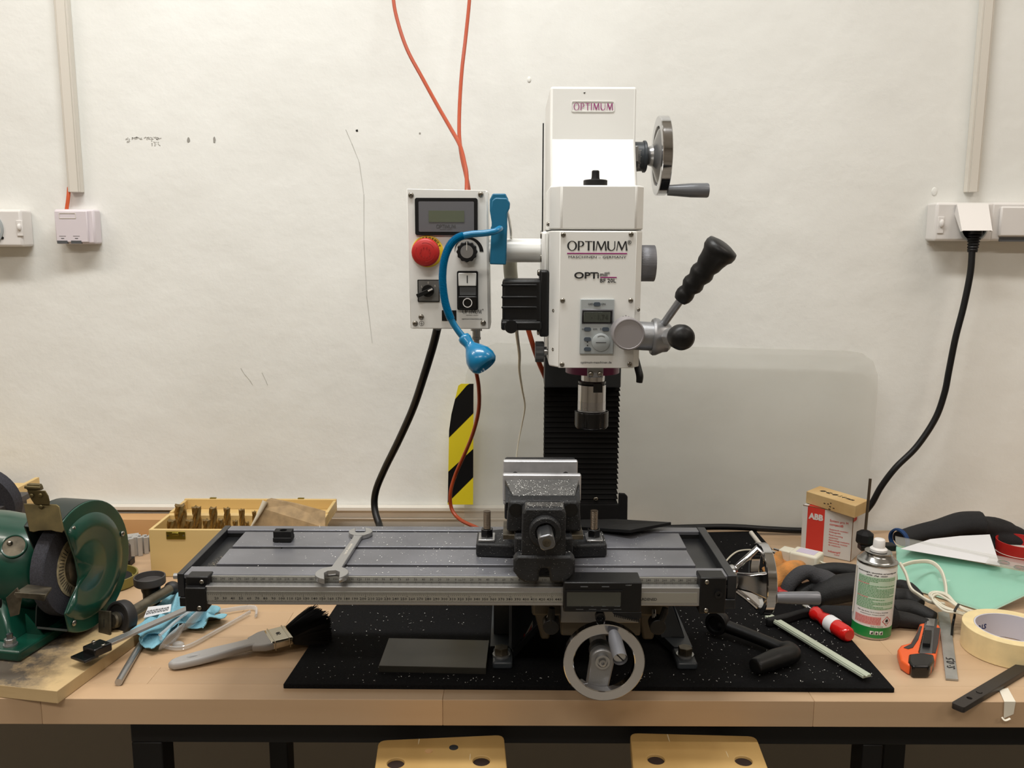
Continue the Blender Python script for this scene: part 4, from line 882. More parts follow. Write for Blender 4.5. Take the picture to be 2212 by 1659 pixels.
# rotary switch
rs=cpart(MB().plate([rr_px(902,604,950,652,.0,.001)],(0,YB_-.0012,0),X3,Z3,.0024),'rotary_switch','blackp')
cpart(MB().plate([rr_px(904,606,948,650,.002,.0008)],(0,YB_-.0026,0),X3,Z3,.0006),'switch_plate',mat('switch_grey',(120,120,118),.4,.4),parent=rs)
tm=MB()
for px,py,s in ((925,611,'0'),(911,619,'L'),(940,618,'R')): p=C(px,py,.0032); tm.text(s,p,size=.0042)
cpart(tm,'switch_lettering','pvc',parent=rs,smooth=0)
c=C(925,628,.003); cpart(MB().lathe([(.0085,0),(.0085,.008),(0,.008)],(c.x,YB_-.0029,c.z),(0,-1,0),28),'switch_hub','blackp',parent=rs)
d=Vector((-.90,0,-.42)).normalized(); e=Vector((d.z,0,-d.x))
cpart(MB().obox(Vector((c.x,YB_-.0135,c.z))+d*.004,d,e,Y3,.0255,.0058,.006),'switch_handle','blackp',parent=rs,bevel=.0008)
cpart(MB().obox(Vector((c.x,YB_-.0168,c.z))-d*.0045,d,e,Y3,.007,.0022,.0006),'handle_mark','pvcs',parent=rs,bevel=.0002)
# rocker
a,b=C(954.5,670),C(986,693); rk=cpart(MB().box(a.x,b.x,YB_-.0015,YB_,b.z,a.z),'rocker_switch','blackp',bevel=.0005)
a2,b2=C(958.5,672,.003),C(976,691,.003); cpart(MB().box(a2.x,b2.x,YB_-.0035,YB_-.0015,b2.z,a2.z),'rocker','blackg',parent=rk,bevel=.0008)
cpart(MB().box((a2.x+b2.x)/2-.0022,(a2.x+b2.x)/2+.0022,YB_-.0038,YB_-.0034,a2.z-.0052,a2.z-.0044).box((a2.x+b2.x)/2-.0004,(a2.x+b2.x)/2+.0004,YB_-.0038,YB_-.0034,b2.z+.003,a2.z-.007),'rocker_symbol','pvc',parent=rk)
tm=MB(); a=C(999,677.5); b=C(1040,668.5); opti(tm,(a.x,YB_-.0002,a.z),b.z-a.z,width=b.x-a.x); tm.text('®',C(1043,669,.0003),size=.003)
tm.text('MASCHINEN – GERMANY',C(1020,681,.0003),size=.0016,sx=.98,res=1); tm.text('optimum-maschinen.de',C(1019.5,689,.0003),size=.0032,sx=.98)
cpart(tm,'maker_lettering','ink',smooth=0)
c=C(910.5,698.5); tm=MB().plate([circ(c.x,c.z,.0036,24),circ(c.x,c.z,.0032,24)],(0,YB_-.0002,0),X3,Z3,.0003)
for i,wd in enumerate((.0020,.0013,.0006)): tm.box(c.x-wd,c.x+wd,YB_-.0004,YB_,c.z-.0002-i*.0009,c.z+.0001-i*.0009)
tm.box(c.x-.00015,c.x+.00015,YB_-.0004,YB_,c.z,c.z+.0025); cpart(tm,'earth_symbol','ink',smooth=0)
# bottom gland, arm to the mill
c=P(1029,715,1.32); cpart(MB().lathe([(.0085,0),(.0085,.003),(.0060,.0035),(.0060,.012),(.0066,.0125),(.0066,.016),(.0045,.017),(.0045,.022)],(c.x,1.32,P(1029,710,1.32).z),(0,0,-1),20),'cable_gland','satin')
c=P(1110,541,1.30); cpart(MB().cyl((P(1052,541,1.30).x,1.30,c.z),(gx0-.0104,1.30,c.z),.0170,n=36),'support_arm','white',smooth=30)
MB().tube([P(1103,545,1.33),P(1102,575,1.33),P(1104,600,1.34)],.0105,n=14,k=4).build('cable_sleeve',m_['ycable'],cb)
# ================================================ GOOSENECK LAMP
lr=thing('gooseneck_lamp','turquoise blue clip lamp on a curved gooseneck in front of the control box','lamp',P(1078,570,1.24))
def lpart(mb,name,mt,**k): return mb.build(name,m_[mt],lr,**k)
Yl=1.225
fr_=[(1059,430),(1064,419),(1094,420),(1102,431),(1102,445),(1097,458),(1096,475),(1096,520),(1093,572),(1058,571),(1058,510),(1063,480),(1062,455)]
lpart(MB().prism3([P(x,y,Yl) for x,y in [(1063,433),(1070,427),(1095,428),(1102,438),(1101,450),(1095,462),(1096,490),(1093,572),(1058,571),(1061,500),(1064,470),(1060,452)]],(0,.005,0)),'clip_jaw','blueb',bevel=.0015)
lpart(MB().prism3([P(x,y,Yl+.05) for x,y in [(1058,431),(1064,418),(1092,418),(1098,430),(1096,470),(1094,565),(1060,565),(1062,480),(1058,455)]],(0,.005,0)),'clip_jaw','blueb',bevel=.0015)
lpart(MB().box(P(1060,490,Yl).x,P(1094,490,Yl).x,Yl+.004,Yl+.052,P(1078,500,Yl).z,P(1078,488,Yl).z),'clip_hinge','blueb',bevel=.002)
nk=[P(1082,494,1.223),P(1079,494,1.208),P(1068,500,1.200),P(1045,504,1.198),P(1018,506,1.197),P(990,513,1.195),P(972,530,1.193),P(960,560,1.190),P(956,595,1.190),P(958,630,1.190),P(964,662,1.190),P(976,693,1.190),P(990,715,1.190),P(1003,731,1.190)]
lpart(MB().tube(nk,[.0038,.0042,.0044,.0046,.0048,.0048,.0048,.0048,.0044,.0048],n=14,k=6),'gooseneck','blue',smooth=60)
# corrugation rings on the middle of the neck
sp_=spline(nk,10); rg=MB()
for i in range(46,len(sp_)-22):
    a,b=sp_[i],sp_[i+1]; d=(b-a)
    for t in (0,.5):
        p=a+d*t; u_,v_,w_=basis(d); rg.lathe([(.0046,-.0007),(.0057,0),(.0046,.0007)],p,d,12)
lpart(rg,'neck_ridges','blue',kind='stuff',smooth=60)
h0,h1=P(1005,733,1.190),P(1050,792,1.172); d=(h1-h0); L=d.length
lpart(MB().lathe([(.0052,-.006),(.0082,-.004),(.0088,.0),(.0072,.008),(.0078,.012),(.0135,.020),(.0185,.029),(.0200,.037),(.0190,.044),(.0160,.0475),(.014,.048),(.013,.044),(0,.043)],h0,d,36),'lamp_head','blue',smooth=60)
MB().tube([P(1096,455,1.28),P(1101,480,1.285),P(1104,505,1.29),P(1103,522,1.32)],.0018,n=8,k=4).build('lamp_cord',m_['pvc'],lr)
# ================================================ VISE
vz=TZ+.0004
vr=thing('machine_vise','black cast machine vise with steel jaws bolted on the milling table','machine vise',(.04,1.12,vz))
def vp(mb,name,mt,parent=vr,**k): return mb.build(name,m_[mt] if isinstance(mt,str) else mt,parent,**k)
VX=.0395
lx,rx=P(1029,1180,1.13).x,P(1309,1180,1.13).x
yf=Q(1040,1203,vz).y
# swivel base with two lugs
pl_=[(VX-.045,yf-.004),(lx,yf),(lx,yf+.052),(VX-.052,yf+.062),(VX-.030,yf+.085),(VX+.030,yf+.085),(VX+.052,yf+.062),(rx,yf+.052),(rx,yf),(VX+.045,yf-.004)]
vp(MB().prism3([(x,y,vz) for x,y in pl_],(0,0,.018)),'swivel_base','castdark',bevel=.003,seg=3)
vp(MB().lathe([(.050,0),(.050,.008),(.046,.012),(0,.012)],(VX,yf+.038,vz+.0181),(0,0,1),48),'swivel_ring','steel')
for sx_,px in ((-1,1052),(1,1283)):
    c=P(px,1150,yf+.020); x=c.x
    vp(MB().box(x-.011,x+.011,yf+.006,yf+.036,vz+.018,vz+.0215),'washer','satin',bevel=.001)
    vp(MB().cyl((x,yf+.021,vz+.0216),(x,yf+.021,vz+.032),.0088,n=6),'hex_nut','blackg',bevel=.0008)
    zt=P(px,1103,yf+.021).z
    s_=MB(); k_=[]; z=vz+.032
    while z<zt: k_+=[(.0043,z),(.0050,z+.0006)]; z+=.0013
    s_.lathe([(r,h) for r,h in k_],(x,yf+.021,0),(0,0,1),18); vp(s_,'threaded_stud','rod',smooth=0)
# body (slide) and its lobed front end
vp(MB().box(VX-.036,VX+.036,1.045,1.215,vz+.030,vz+.052),'vise_body','castdark',bevel=.003)
vp(MB().box(VX-.050,VX+.050,1.06,1.115,vz+.044,vz+.050),'slide_plate','rest',bevel=.0005)
yfr=1.026
def vx(px,Y=yfr): return P(px,1180,Y).x
def vzz(py,Y=yfr): return P(1180,py,Y).z
fz0=vz+.001
lobe=[(vx(1109),fz0+.014),(vx(1122),fz0+.004),(vx(1133),fz0),(vx(1163),fz0),(vx(1168),fz0+.018),(vx(1185),fz0+.018),(vx(1190),fz0),(vx(1222),fz0),(vx(1232),fz0+.004),(vx(1243),fz0+.012),(vx(1243),fz0+.028),(vx(1236),fz0+.034),(vx(1117),fz0+.034),(vx(1109),fz0+.028)]
vp(MB().prism([(x,z) for x,z in lobe],(0,1.046,0),X3,Z3,.020),'front_foot','castdark',bevel=.003)
vp(MB().box(vx(1113),vx(1237),1.046,1.15,fz0+.018,fz0+.05),'vise_neck','castdark',bevel=.003)
# screw boss
bs_=[(vx(1126),fz0+.020),(vx(1222),fz0+.020),(vx(1222),vzz(1112)),(vx(1214),vzz(1101)),(vx(1136),vzz(1101)),(vx(1128),vzz(1112))]
vp(MB().prism([(x,z) for x,z in bs_],(0,1.075,0),X3,Z3,.046),'screw_boss','castdark',bevel=.002)
q=[P(1134,1100,1.031),P(1218,1100,1.031),P(1217,1085,1.052),P(1135,1085,1.052)]
vp(MB().prism3(q,(0,.001,-.001)),'boss_top','vsteel',smooth=0)
sc0=P(1177,1146,1.029); ax_=Vector((.02,-1,-.03)).normalized()
nr=vp(MB().lathe([(.0195,0),(.0195,.006),(.0175,.008),(.0125,.008),(.0125,.003),(0,.003)],sc0,ax_,40),'screw_collar','castdark')
sq=MB(); U_=Vector((math.cos(.28),0,math.sin(.28))); V_=Vector((-math.sin(.28),0,math.cos(.28)))
hs=.0092; cut=.0035
oc=[(hs,hs-cut),(hs-cut,hs),(-hs+cut,hs),(-hs,hs-cut),(-hs,-hs+cut),(-hs+cut,-hs),(hs-cut,-hs),(hs,-hs+cut)]
e0=sc0+ax_*.003; e1=sc0+ax_*.040
p0=[e0+U_*x+V_*y for x,y in oc]; p1=[e1+U_*x+V_*y for x,y in oc]
sq.add(p0+p1,[tuple(range(8)),tuple(range(15,7,-1))]+[(i,(i+1)%8,(i+1)%8+8,i+8) for i in range(8)])
sqo=vp(sq,'square_spindle_end','steel',bevel=.0016)
vp(MB().lathe([(.0052,0),(.0052,.0006),(.0024,.0006),(.0010,-.002),(0,-.002)],e1+ax_*.0002,ax_,24),'centre_hole','rest',parent=sqo)
# movable jaw
mj=MB(); y0=1.060
A=lambda px,py,Y: P(px,py,Y)
o=[(P(1094,1150,y0).x,P(1094,1150,y0).z),(P(1256,1150,y0).x,P(1256,1150,y0).z),(P(1252,1082,y0).x,P(1252,1082,y0).z),(P(1098,1082,y0).x,P(1098,1082,y0).z)]
vp(MB().prism(o,(0,1.1095,0),X3,Z3,.0495),'movable_jaw','castdark',bevel=.004)
# sloping upper back of the jaw with two cheeks
t=[P(1091,1036,1.1085),P(1250,1036,1.1085),P(1240,1078,1.078),P(1112,1078,1.078)]
t_keep=t; vp(MB().prism3(t,(0,.002,-.014)),'jaw_slope','vsteel',smooth=0)
for s_ in (0,1):
    q=[(1091,1046,1.1085),(1110,1050,1.104),(1118,1080,1.076),(1092,1086,1.070)] if s_==0 else [(1252,1046,1.1085),(1234,1050,1.104),(1226,1080,1.076),(1254,1086,1.070)]
    vp(MB().prism3([P(*z_) for z_ in q],(0,.004,-.012)),'jaw_cheek','castdark',bevel=.001)
for px,py in ((1114.5,1102),(1234,1102)):
    c=P(px,py,y0); vp(MB().lathe([(.0085,0),(.0085,.0006),(.0072,.0006),(.0070,-.001),(.0036,-.001),(.0034,-.0032),(0,-.0032)],(c.x,y0-.0002,c.z),(0,-1,0),28),'socket_screw','blackg')
def jawplate(Y,x0,x1,ztop,zb,dp):
    mb=MB().box(x0,x1,Y,Y+dp,zb,ztop); return vp(mb,'jaw_plate','jaw',bevel=.0014,seg=1,smooth=0)
jawplate(1.110,P(1086,1030,1.11).x,P(1255.5,1030,1.11).x,P(1170,1025.5,1.11).z,P(1090,1083,1.11).z,.010)
jawplate(1.170,P(1087,1000,1.17).x,P(1248,1000,1.17).x,P(1170,995.5,1.17).z,vz+.055,.010)
vp(MB().box(P(1090,1000,1.18).x,P(1246,1000,1.18).x,1.1803,1.215,vz+.03,P(1170,1000,1.18).z),'fixed_jaw','castdark',bevel=.003)
for px in (1113,1222): c=P(px,1021.5,1.1695); vp(MB().cyl((c.x,1.1696,c.z-.003),(c.x,1.1702,c.z-.003),.0045),'plate_screw','slot')
# ================================================ THINGS ON THE TABLE
# open-end wrench
wz=TZ+.0006
E0,E1=Q(717,1240,wz+.005),Q(779,1149,wz+.005); d=(E1-E0); L=d.length; wu=d.normalized(); wv=Vector((-wu.y,wu.x,0))
def jawc(cx,R,gap,depth,s,ang):
    pts=[]
    # outline of a round head with a slot, opening towards s*x rotated by ang
    a0=math.asin(gap/2/R)
    for i in range(23):
        t=a0+(2*PI-2*a0)*i/22; pts.append((R*math.cos(t)*(1.0),R*math.sin(t)*.95))
    pts=pts+[(R*.1-depth*.2,-gap/2),(-depth*.45,-gap/4),(-depth*.45,gap/4),(R*.1-depth*.2,gap/2)]
    ca,sa=math.cos(ang),math.sin(ang)
    return [(cx+x*ca-y*sa,x*sa+y*ca) for x,y in pts]
wr=MB(); o=(E0.x,E0.y,wz+.003)
sh=[(.012,-.0085),(.025,-.0058),(L-.022,-.0045),(L-.010,-.007),(L-.010,.007),(L-.022,.0045),(.025,.0058),(.012,.0085)]
wt=thing('wrench','long chrome open-end wrench lying diagonally across the milling table','wrench',(E0.x,E0.y,wz))
MB().plate([jawc(0,.0205,.0205,.020,1,math.radians(180+14))],(E0.x,E0.y,wz+.0035),wu,wv,.007,.001).build('large_jaw',m_['satin'],wt,smooth=30)
MB().plate([jawc(L,.0165,.0165,.016,1,math.radians(14))],(E0.x,E0.y,wz+.0032),wu,wv,.0062,.001).build('small_jaw',m_['satin'],wt,smooth=30)
MB().plate([sh],(E0.x,E0.y,wz+.0028),wu,wv,.0054,.001).build('shank',m_['satin'],wt,smooth=30)
MB().text('CHROM-VANADIUM',(E0+wu*L*.55).to_3d()+Vector((0,0,.0007)),wu,wv,size=.0045,bold=.01).build('shank_lettering',m_['pvc'],wt,smooth=0)
# T nuts
def tnut(name,label,px,py):
    c=Q(px,py,TZ+.001); r=thing(name,label,'t-slot nut',(c.x,c.y,TZ))
    z=TZ+.0009
    MB().box(c.x-.0125,c.x+.0125,c.y-.010,c.y+.010,z,z+.006).build('flange',m_['blackr'],r,bevel=.0008)
    MB().plate([[(c.x-.0122,c.y-.0075),(c.x+.0122,c.y-.0075),(c.x+.0122,c.y+.0075),(c.x-.0122,c.y+.0075)],circ(c.x,c.y,.005,20)],(0,0,z+.0100),X3,Y3,.008).build('neck',m_['blackr'],r)
    MB().cyl((c.x,c.y,z+.0061),(c.x,c.y,z+.0066),.0049).build('bore',m_['slot'],r)
tnut('t_slot_nut','black T-slot nut standing on the left end of the milling table',613,1166)
c=Q(584,1184,TZ); MB().box(c.x-.014,c.x+.014,ys[3]+.0004,ys[4]-.0004,TZ-.0058,TZ-.0006).build('t_slot_nut',m_['blackr'],bevel=.0006,label='black T-slot nut sunk in the middle table slot below the standing one',cat='t-slot nut')
# rubber pad behind the vise
q=[P(1361,1151,1.19),P(1450,1131,1.235),P(1396,1123,1.26),P(1262,1124,1.27),P(1246,1137,1.235)]
q[0].z=TZ+.009; q=[Q(1361,1147,TZ+.012),Q(1450,1130,TZ+.008),Q(1330,1123,TZ+.004),Q(1255,1124,TZ+.004),Q(1250,1140,TZ+.004)]
MB().prism3([p+Vector((0,0,-.003)) for p in q],(0,0,.0045)).build('rubber_pad',m_['blackr'],smooth=0,bevel=.0005,label='thick black rubber pad lying behind the vise on the table',cat='rubber pad')
rr=random.Random(5); random.seed(5)
def reg_table():
    while 1:
        x=rr.gauss(-.02,.17); y=rr.uniform(ys[0],ys[7])
        if xin0+.07<x<xin1-.06 and not (ys[1]<y<ys[2] or ys[3]<y<ys[4] or ys[5]<y<ys[6]): return (x,y,TZ+.0003)
shavings('table_shavings',reg_table,700,'fine bright metal chips scattered over the milling table',.0019)
def reg_tr():
    s=rr.random()<.6; y=rr.uniform(ys[2],ys[5]); t=(y-ys[2])/(ys[5]-ys[2])
    x=(xin0+.012+.03*t+rr.gauss(0,.004)) if s else (xin1-.045+.01*t+rr.gauss(0,.004)); return (x,y,TZ-.0105)
shavings('trough_shavings',reg_tr,420,'swarf heaped in the end troughs of the milling table',.0024,mate=mat('dull_swarf',(120,112,98),.5,.3))
def reg_mat():
    while 1:
        x=rr.uniform(-.29,.50); y=rr.uniform(1.12,1.35) if rr.random()<.75 else rr.uniform(1.3,1.7)
        if x<-.30+ (y-1.11)*.08 or x>.505: continue
        if -.035<x<.27 and y>1.15: continue
        if -.195<x<-.02 and 1.17<y<1.28: continue
        if rr.random()<.55 or x>.26 or y<1.15: return (x,y,MT+.0006)
shavings('mat_shavings',reg_mat,620,'pale metal chips scattered over the black rubber mat',.0024)

def on_quad(a,b,c,d,up_=Z3*.0008):
    def f():
        u_,v_=rr.random(),rr.random(); return a*(1-u_)*(1-v_)+b*u_*(1-v_)+c*u_*v_+d*(1-u_)*v_+up_
    return f
def vshav(reg,n,nm,s=.0018):
    o=shavings(nm,reg,n,None,s,None); o.parent=vr; WM[o]=WM[vr]; o.location=(Vector(o.location)-Vector(vr.location)); return o
vshav(on_quad(t_keep[0]+Vector((.004,0,-.002)),t_keep[1]+Vector((-.004,0,-.002)),t_keep[2]+Vector((-.002,0,0)),t_keep[3]+Vector((.002,0,0)),Vector((0,-.0008,.0012))),260,'jaw_chips',.0016)
vshav(on_quad(P(1136,1099,1.031),P(1216,1099,1.031),P(1215,1086,1.052),P(1137,1086,1.052)),70,'boss_chips',.0016)
zl=fz0+.0345
vshav(on_quad(Vector((vx(1120),1.029,zl)),Vector((vx(1232),1.029,zl)),Vector((vx(1232),1.045,zl)),Vector((vx(1120),1.045,zl))),110,'foot_chips',.0016)
for xa,xb in ((lx+.002,VX-.03),(VX+.03,rx-.002)): vshav(on_quad(Vector((xa,yf+.002,vz+.0185)),Vector((xb,yf+.002,vz+.0185)),Vector((xb,yf+.045,vz+.0185)),Vector((xa,yf+.045,vz+.0185))),90,'lug_chips',.0015)
# ================================================ GRINDER ON ITS BOARD
gy=math.radians(-10.5); ga=Vector((math.cos(gy),math.sin(gy),0)); gb_=Vector((-math.sin(gy),math.cos(gy),0))
bc=Q(123,1493,.018)
def GB(u,v,z=0): return Vector((bc.x,bc.y,0))+ga*u+gb_*v+Z3*z
bd=mat('stained_board',(202,176,132),.6,c2=(184,158,114),vs=9,stretch=(.15,1,1),bump=.2,bs=120,detail=8)
# iron dust stain, a mark of its own around the grinder foot
nt_=bd.node_tree;N_=nt_.nodes;L_=nt_.links;b_=N_['Principled BSDF'];mp0=N_[bd['mp']]
src=b_.inputs['Base Color'].links[0].from_socket
tcx=N_['Texture Coordinate']
ns=N_.new('ShaderNodeTexNoise'); ns.inputs['Scale'].default_value=26; ns.inputs['Detail'].default_value=12; ns.inputs['Roughness'].default_value=.72; L_.new(tcx.outputs['Object'],ns.inputs['Vector'])
sx=N_.new('ShaderNodeSeparateXYZ'); L_.new(tcx.outputs['Object'],sx.inputs[0])
mr=N_.new('ShaderNodeMapRange'); mr.inputs['From Min'].default_value=.29; mr.inputs['From Max'].default_value=.17; L_.new(sx.outputs[0],mr.inputs['Value'])
ad=N_.new('ShaderNodeMath'); ad.operation='MULTIPLY'; L_.new(mr.outputs[0],ad.inputs[0]); L_.new(ns.outputs['Fac'],ad.inputs[1])
mr2=N_.new('ShaderNodeMapRange'); mr2.inputs['From Min'].default_value=.24; mr2.inputs['From Max'].default_value=.50; L_.new(ad.outputs[0],mr2.inputs['Value'])
gz=N_.new('ShaderNodeMath'); gz.operation='GREATER_THAN'; gz.inputs[1].default_value=.0172; L_.new(sx.outputs[2],gz.inputs[0]); gm=N_.new('ShaderNodeMath'); gm.operation='MULTIPLY'; L_.new(mr2.outputs[0],gm.inputs[0]); L_.new(gz.outputs[0],gm.inputs[1])
mx=N_.new('ShaderNodeMix'); mx.data_type='RGBA'; mx.inputs['B'].default_value=srgb((84,76,66)); L_.new(gm.outputs[0],mx.inputs['Factor']); L_.new(src,mx.inputs['A']); L_.new(mx.outputs['Result'],b_.inputs['Base Color'])
MB().prism3([GB(-.55,0,.0004),GB(0,0,.0004),GB(0,.265,.0004),GB(-.55,.265,.0004)],(0,0,.0176)).build('grinder_board',bd,smooth=0,bevel=.0008,label='stained plywood board under the green grinder, overhanging the bench edge',cat='board')
GC=P(190,1221,1.25); BZ=.0185
gr=thing('bench_grinder','green bench grinder with grey wheel and eye shield on the stained board','bench grinder',(GC.x,GC.y,BZ),gy)
WM[gr]=Matrix.Translation((GC.x,GC.y,BZ))@Matrix.Rotation(gy,4,'Z')
hz_=GC.z-BZ
def gp(mb,name,mt,parent=gr,world=False,**k): return mb.build(name,m_[mt] if isinstance(mt,str) else mt,parent,world=world,**k)
Rg=.096
# wheel, flange, label
wl=gp(MB().lathe([(.020,-.038),(.0735,-.038),(.075,-.0365),(.075,-.0175),(.0735,-.016),(.020,-.016)],(0,0,hz_),X3,64),'grinding_wheel','wheel',smooth=40)
gp(MB().lathe([(.018,-.0158),(.047,-.0158),(.047,-.0153),(.018,-.0153)],(0,0,hz_),X3,48),'wheel_label','label',parent=wl)
tm=MB()
for i in range(16):
    t=math.radians(130+i*7); p=Vector((-.0150,math.cos(t)*.038,hz_+math.sin(t)*.038)); d_=Vector((0,math.cos(t),math.sin(t))); tm.obox(p,d_,Vector((0,-d_.z,d_.y)),X3,.010,.0009,.0002)
gp(tm,'label_print','ink',parent=wl,kind='stuff',smooth=0)
gp(MB().lathe([(.030,-.015),(.030,-.009),(.026,-.006),(.012,-.005),(.012,.000),(0,.000)],(0,0,hz_),X3,36),'wheel_flange','rest',parent=wl)
# guard shell: cylinder open at the front
n=40; vs=[];a0,a1=math.radians(-125),math.radians(128)
for i in range(n+1):
    t=a0+(a1-a0)*i/n; c,s=math.cos(t),math.sin(t)
    for r_,x_ in ((Rg,-.052),(Rg,.0),(Rg-.003,.0),(Rg-.003,-.052)): vs.append((x_,c*r_,hz_+s*r_))
fs=[(i*4+j,i*4+(j+1)%4,i*4+4+(j+1)%4,i*4+4+j) for i in range(n) for j in range(4)]+[(3,2,1,0),(n*4,n*4+1,n*4+2,n*4+3)]
gp(MB().add(vs,fs),'guard_shell','greend',smooth=40)
arc=[(Rg*math.cos(a0+(a1-a0)*i/n),Rg*math.sin(a0+(a1-a0)*i/n)) for i in range(n+1)]
bite=[(-.048,.072),(-.042,.058),(-.030,.020),(-.026,-.008),(-.030,-.020),(-.046,-.034),(-.060,-.050)]
def cover(x,outer,t): return MB().prism([(p[0],p[1]+hz_) for p in outer],(x,0,0),Y3,Z3,t)
cvo=gp(cover(.0,arc+bite,.003),'side_cover','green',bevel=.002,seg=3)
gp(cover(-.052,arc+[(-.05,.05),(-.03,0),(-.05,-.05)],.002),'inner_cover','greend')
# raised dish on the cover, cut back along the wheel opening
def rlim(t):
    y_,z_=math.cos(t),math.sin(t); r_=.082
    for k in range(len(bite)-1):
        a,b=bite[k],bite[k+1]; den=y_*(b[1]-a[1])-z_*(b[0]-a[0])
        if abs(den)>1e-9:
            q_=(a[0]*(b[1]-a[1])-a[1]*(b[0]-a[0]))/den; w_=(a[0]*z_-a[1]*y_)/den
            if q_>0 and -.02<=w_<=1.02: r_=min(r_,q_-.003)
    return r_
prof_=[(.0,.0085),(.018,.0078),(.034,.0045),(.040,.0040),(.056,.0088),(.062,.0092),(.074,.0066),(.078,.0032)]
vs=[];n_=72
for i in range(n_):
    t=2*PI*i/n_; rl_=rlim(t)
    for r_,x_ in prof_: 
        rr_=min(r_,rl_); vs.append((x_ if r_<=rl_ else .0032,math.cos(t)*rr_,hz_+math.sin(t)*rr_))
m8=len(prof_)
mb=MB().add(vs,[(i*m8+j,i*m8+j+1,((i+1)%n_)*m8+j+1,((i+1)%n_)*m8+j) for i in range(n_) for j in range(m8-1)])
gp(mb,'cover_dish','green',parent=cvo,smooth=80)
for ya,za in ((-.030,.066),(.080,.022),(-.045,-.070)):
    gp(MB().ell((.0045,ya,hz_+za),(.0025,.0045,.0045)),'cover_screw','screwm',parent=cvo)
# motor body, pedestal, foot
gp(MB().lathe([(.045,-.053),(.056,-.058),(.066,-.085),(.073,-.12),(.076,-.15),(.076,-.30)],(0,0,hz_-.004),X3,48),'motor_housing','green',smooth=60)
def mot_hit(px,py):
    iv=WM[gr].inverted(); y_=1.0
    while y_<1.3:
        q_=iv@P(px,py,y_); r_=.056+(.066-.056)*min(1,max(0,(-.058-q_.x)/.027)) if q_.x>-.085 else .066+.007*min(1,(-.085-q_.x)/.035)
        if math.hypot(q_.y,q_.z-(hz_-.004))<r_: return q_
        y_+=.0005
    return q_
rc_=mot_hit(31,1181); rn_=Vector((0,rc_.y,rc_.z-hz_)); rn_.normalize(); rn_=(rn_+Vector((.38,0,0))).normalized(); rc_=rc_+rn_*.0022
gp(MB().lathe([(.0175,-.004),(.0175,.0015),(.0162,.002),(.0150,.0015),(.0150,-.004)],rc_,rn_,36,closed=True),'recess_ring','green',smooth=40)
gp(MB().lathe([(.0152,.0004),(0,.0005)],rc_,rn_,32),'recess_floor','rest')
gp(MB().ell(rc_+rn_*.001+Vector((-.006,0,.004)),(.004,.004,.004)),'recess_screw','screwm')
ped=MB(); vv=[(-.26,-.085,0),(-.066,-.085,0),(-.066,.06,0),(-.26,.06,0),(-.26,-.060,hz_-.03),(-.098,-.060,hz_-.03),(-.098,.04,hz_-.03),(-.26,.04,hz_-.03)]
vv=[(x,y,z) for x,y,z in vv]
ped.add([(x,y+.0,z+.012 if i<4 else z) for i,(x,y,z) in enumerate(vv)],[(3,2,1,0),(4,5,6,7),(0,1,5,4),(1,2,6,5),(2,3,7,6),(3,0,4,7)])
gp(ped,'pedestal','green',bevel=.006)
gp(MB().box(-.27,-.036,-.108,.07,0,.016),'foot','green',bevel=.004,seg=3)
gp(MB().prism([(0,0),(.026,0),(0,.030)],(-.066,-.055,.016),X3,Z3,-.002),'gusset','green')
gp(MB().cyl((-.062,-.092,.0161),(-.062,-.092,.0185),.0095),'washer','satin'); 
gp(MB().cyl((-.062,-.092,.0186),(-.062,-.092,.0265),.0078,n=6),'hex_nut','satin',bevel=.0006)
gp(MB().cyl((-.062,-.092,.0266),(-.062,-.092,.033),.0042),'foot_bolt','steel')
# eye shield with hinge
def WP(pts,Y,d,name,mt,bev=.0008,par=gr):
    return MB().prism3([P(x,y,(Y[i] if isinstance(Y,list) else Y)) for i,(x,y) in enumerate(pts)],d).build(name,m_[mt],par,bevel=bev)
es_=WP([(50,1088),(122,1090),(128,1095),(138,1146),(134,1151),(121,1149),(110,1146),(84,1147),(72,1150),(63,1148),(61,1138)],[1.150,1.150,1.148,1.136,1.135,1.135,1.136,1.136,1.135,1.135,1.138],(0,.002,0),'eye_shield','brass')
WP([(58,1060),(97,1060),(104,1072),(107,1085),(106,1091),(74,1090),(66,1078)],1.147,(0,.002,0),'shield_bracket','brass',par=gr)
WP([(58,1046),(85,1047),(88,1052),(90,1059),(60,1061),(54,1054)],1.150,(0,.006,0),'shield_hinge','brass')
MB().tube([P(54,1052,1.147),P(88,1054,1.147)],.0022,k=1).build('hinge_pin',m_['brass'],gr)
for px,py in ((68,1071),(87,1070),(88,1095)): MB().ell(P(px,py,1.1455),(.0028,.0015,.0028)).build('rivet',m_['brass'],gr)
# tool rest
MB().prism3([P(30,1283,1.105),P(96,1294,1.105),P(100,1283,1.108),P(112,1268,1.150),P(60,1262,1.160),P(36,1277,1.12)],(0,.0,-.003)).build('tool_rest',m_['rest'],gr,bevel=.0006)
MB().prism3([P(31,1280,1.104),P(98,1284,1.104),P(93,1296,1.104),P(33,1291,1.104)],(0,.002,0)).build('rest_lip',m_['rest'],gr,bevel=.0006)
MB().prism3([P(12,1292,1.115),P(36,1270,1.115),P(46,1290,1.115),P(40,1328,1.115),P(22,1333,1.115)],(0,.003,0)).build('rest_arm',m_['rest'],gr,bevel=.0006)
MB().lathe([(.006,0),(.008,.004),(.008,.012),(.005,.014)],P(2,1303,1.11),(-1,-.3,0),16).build('rest_knob',m_['blackp'],gr)
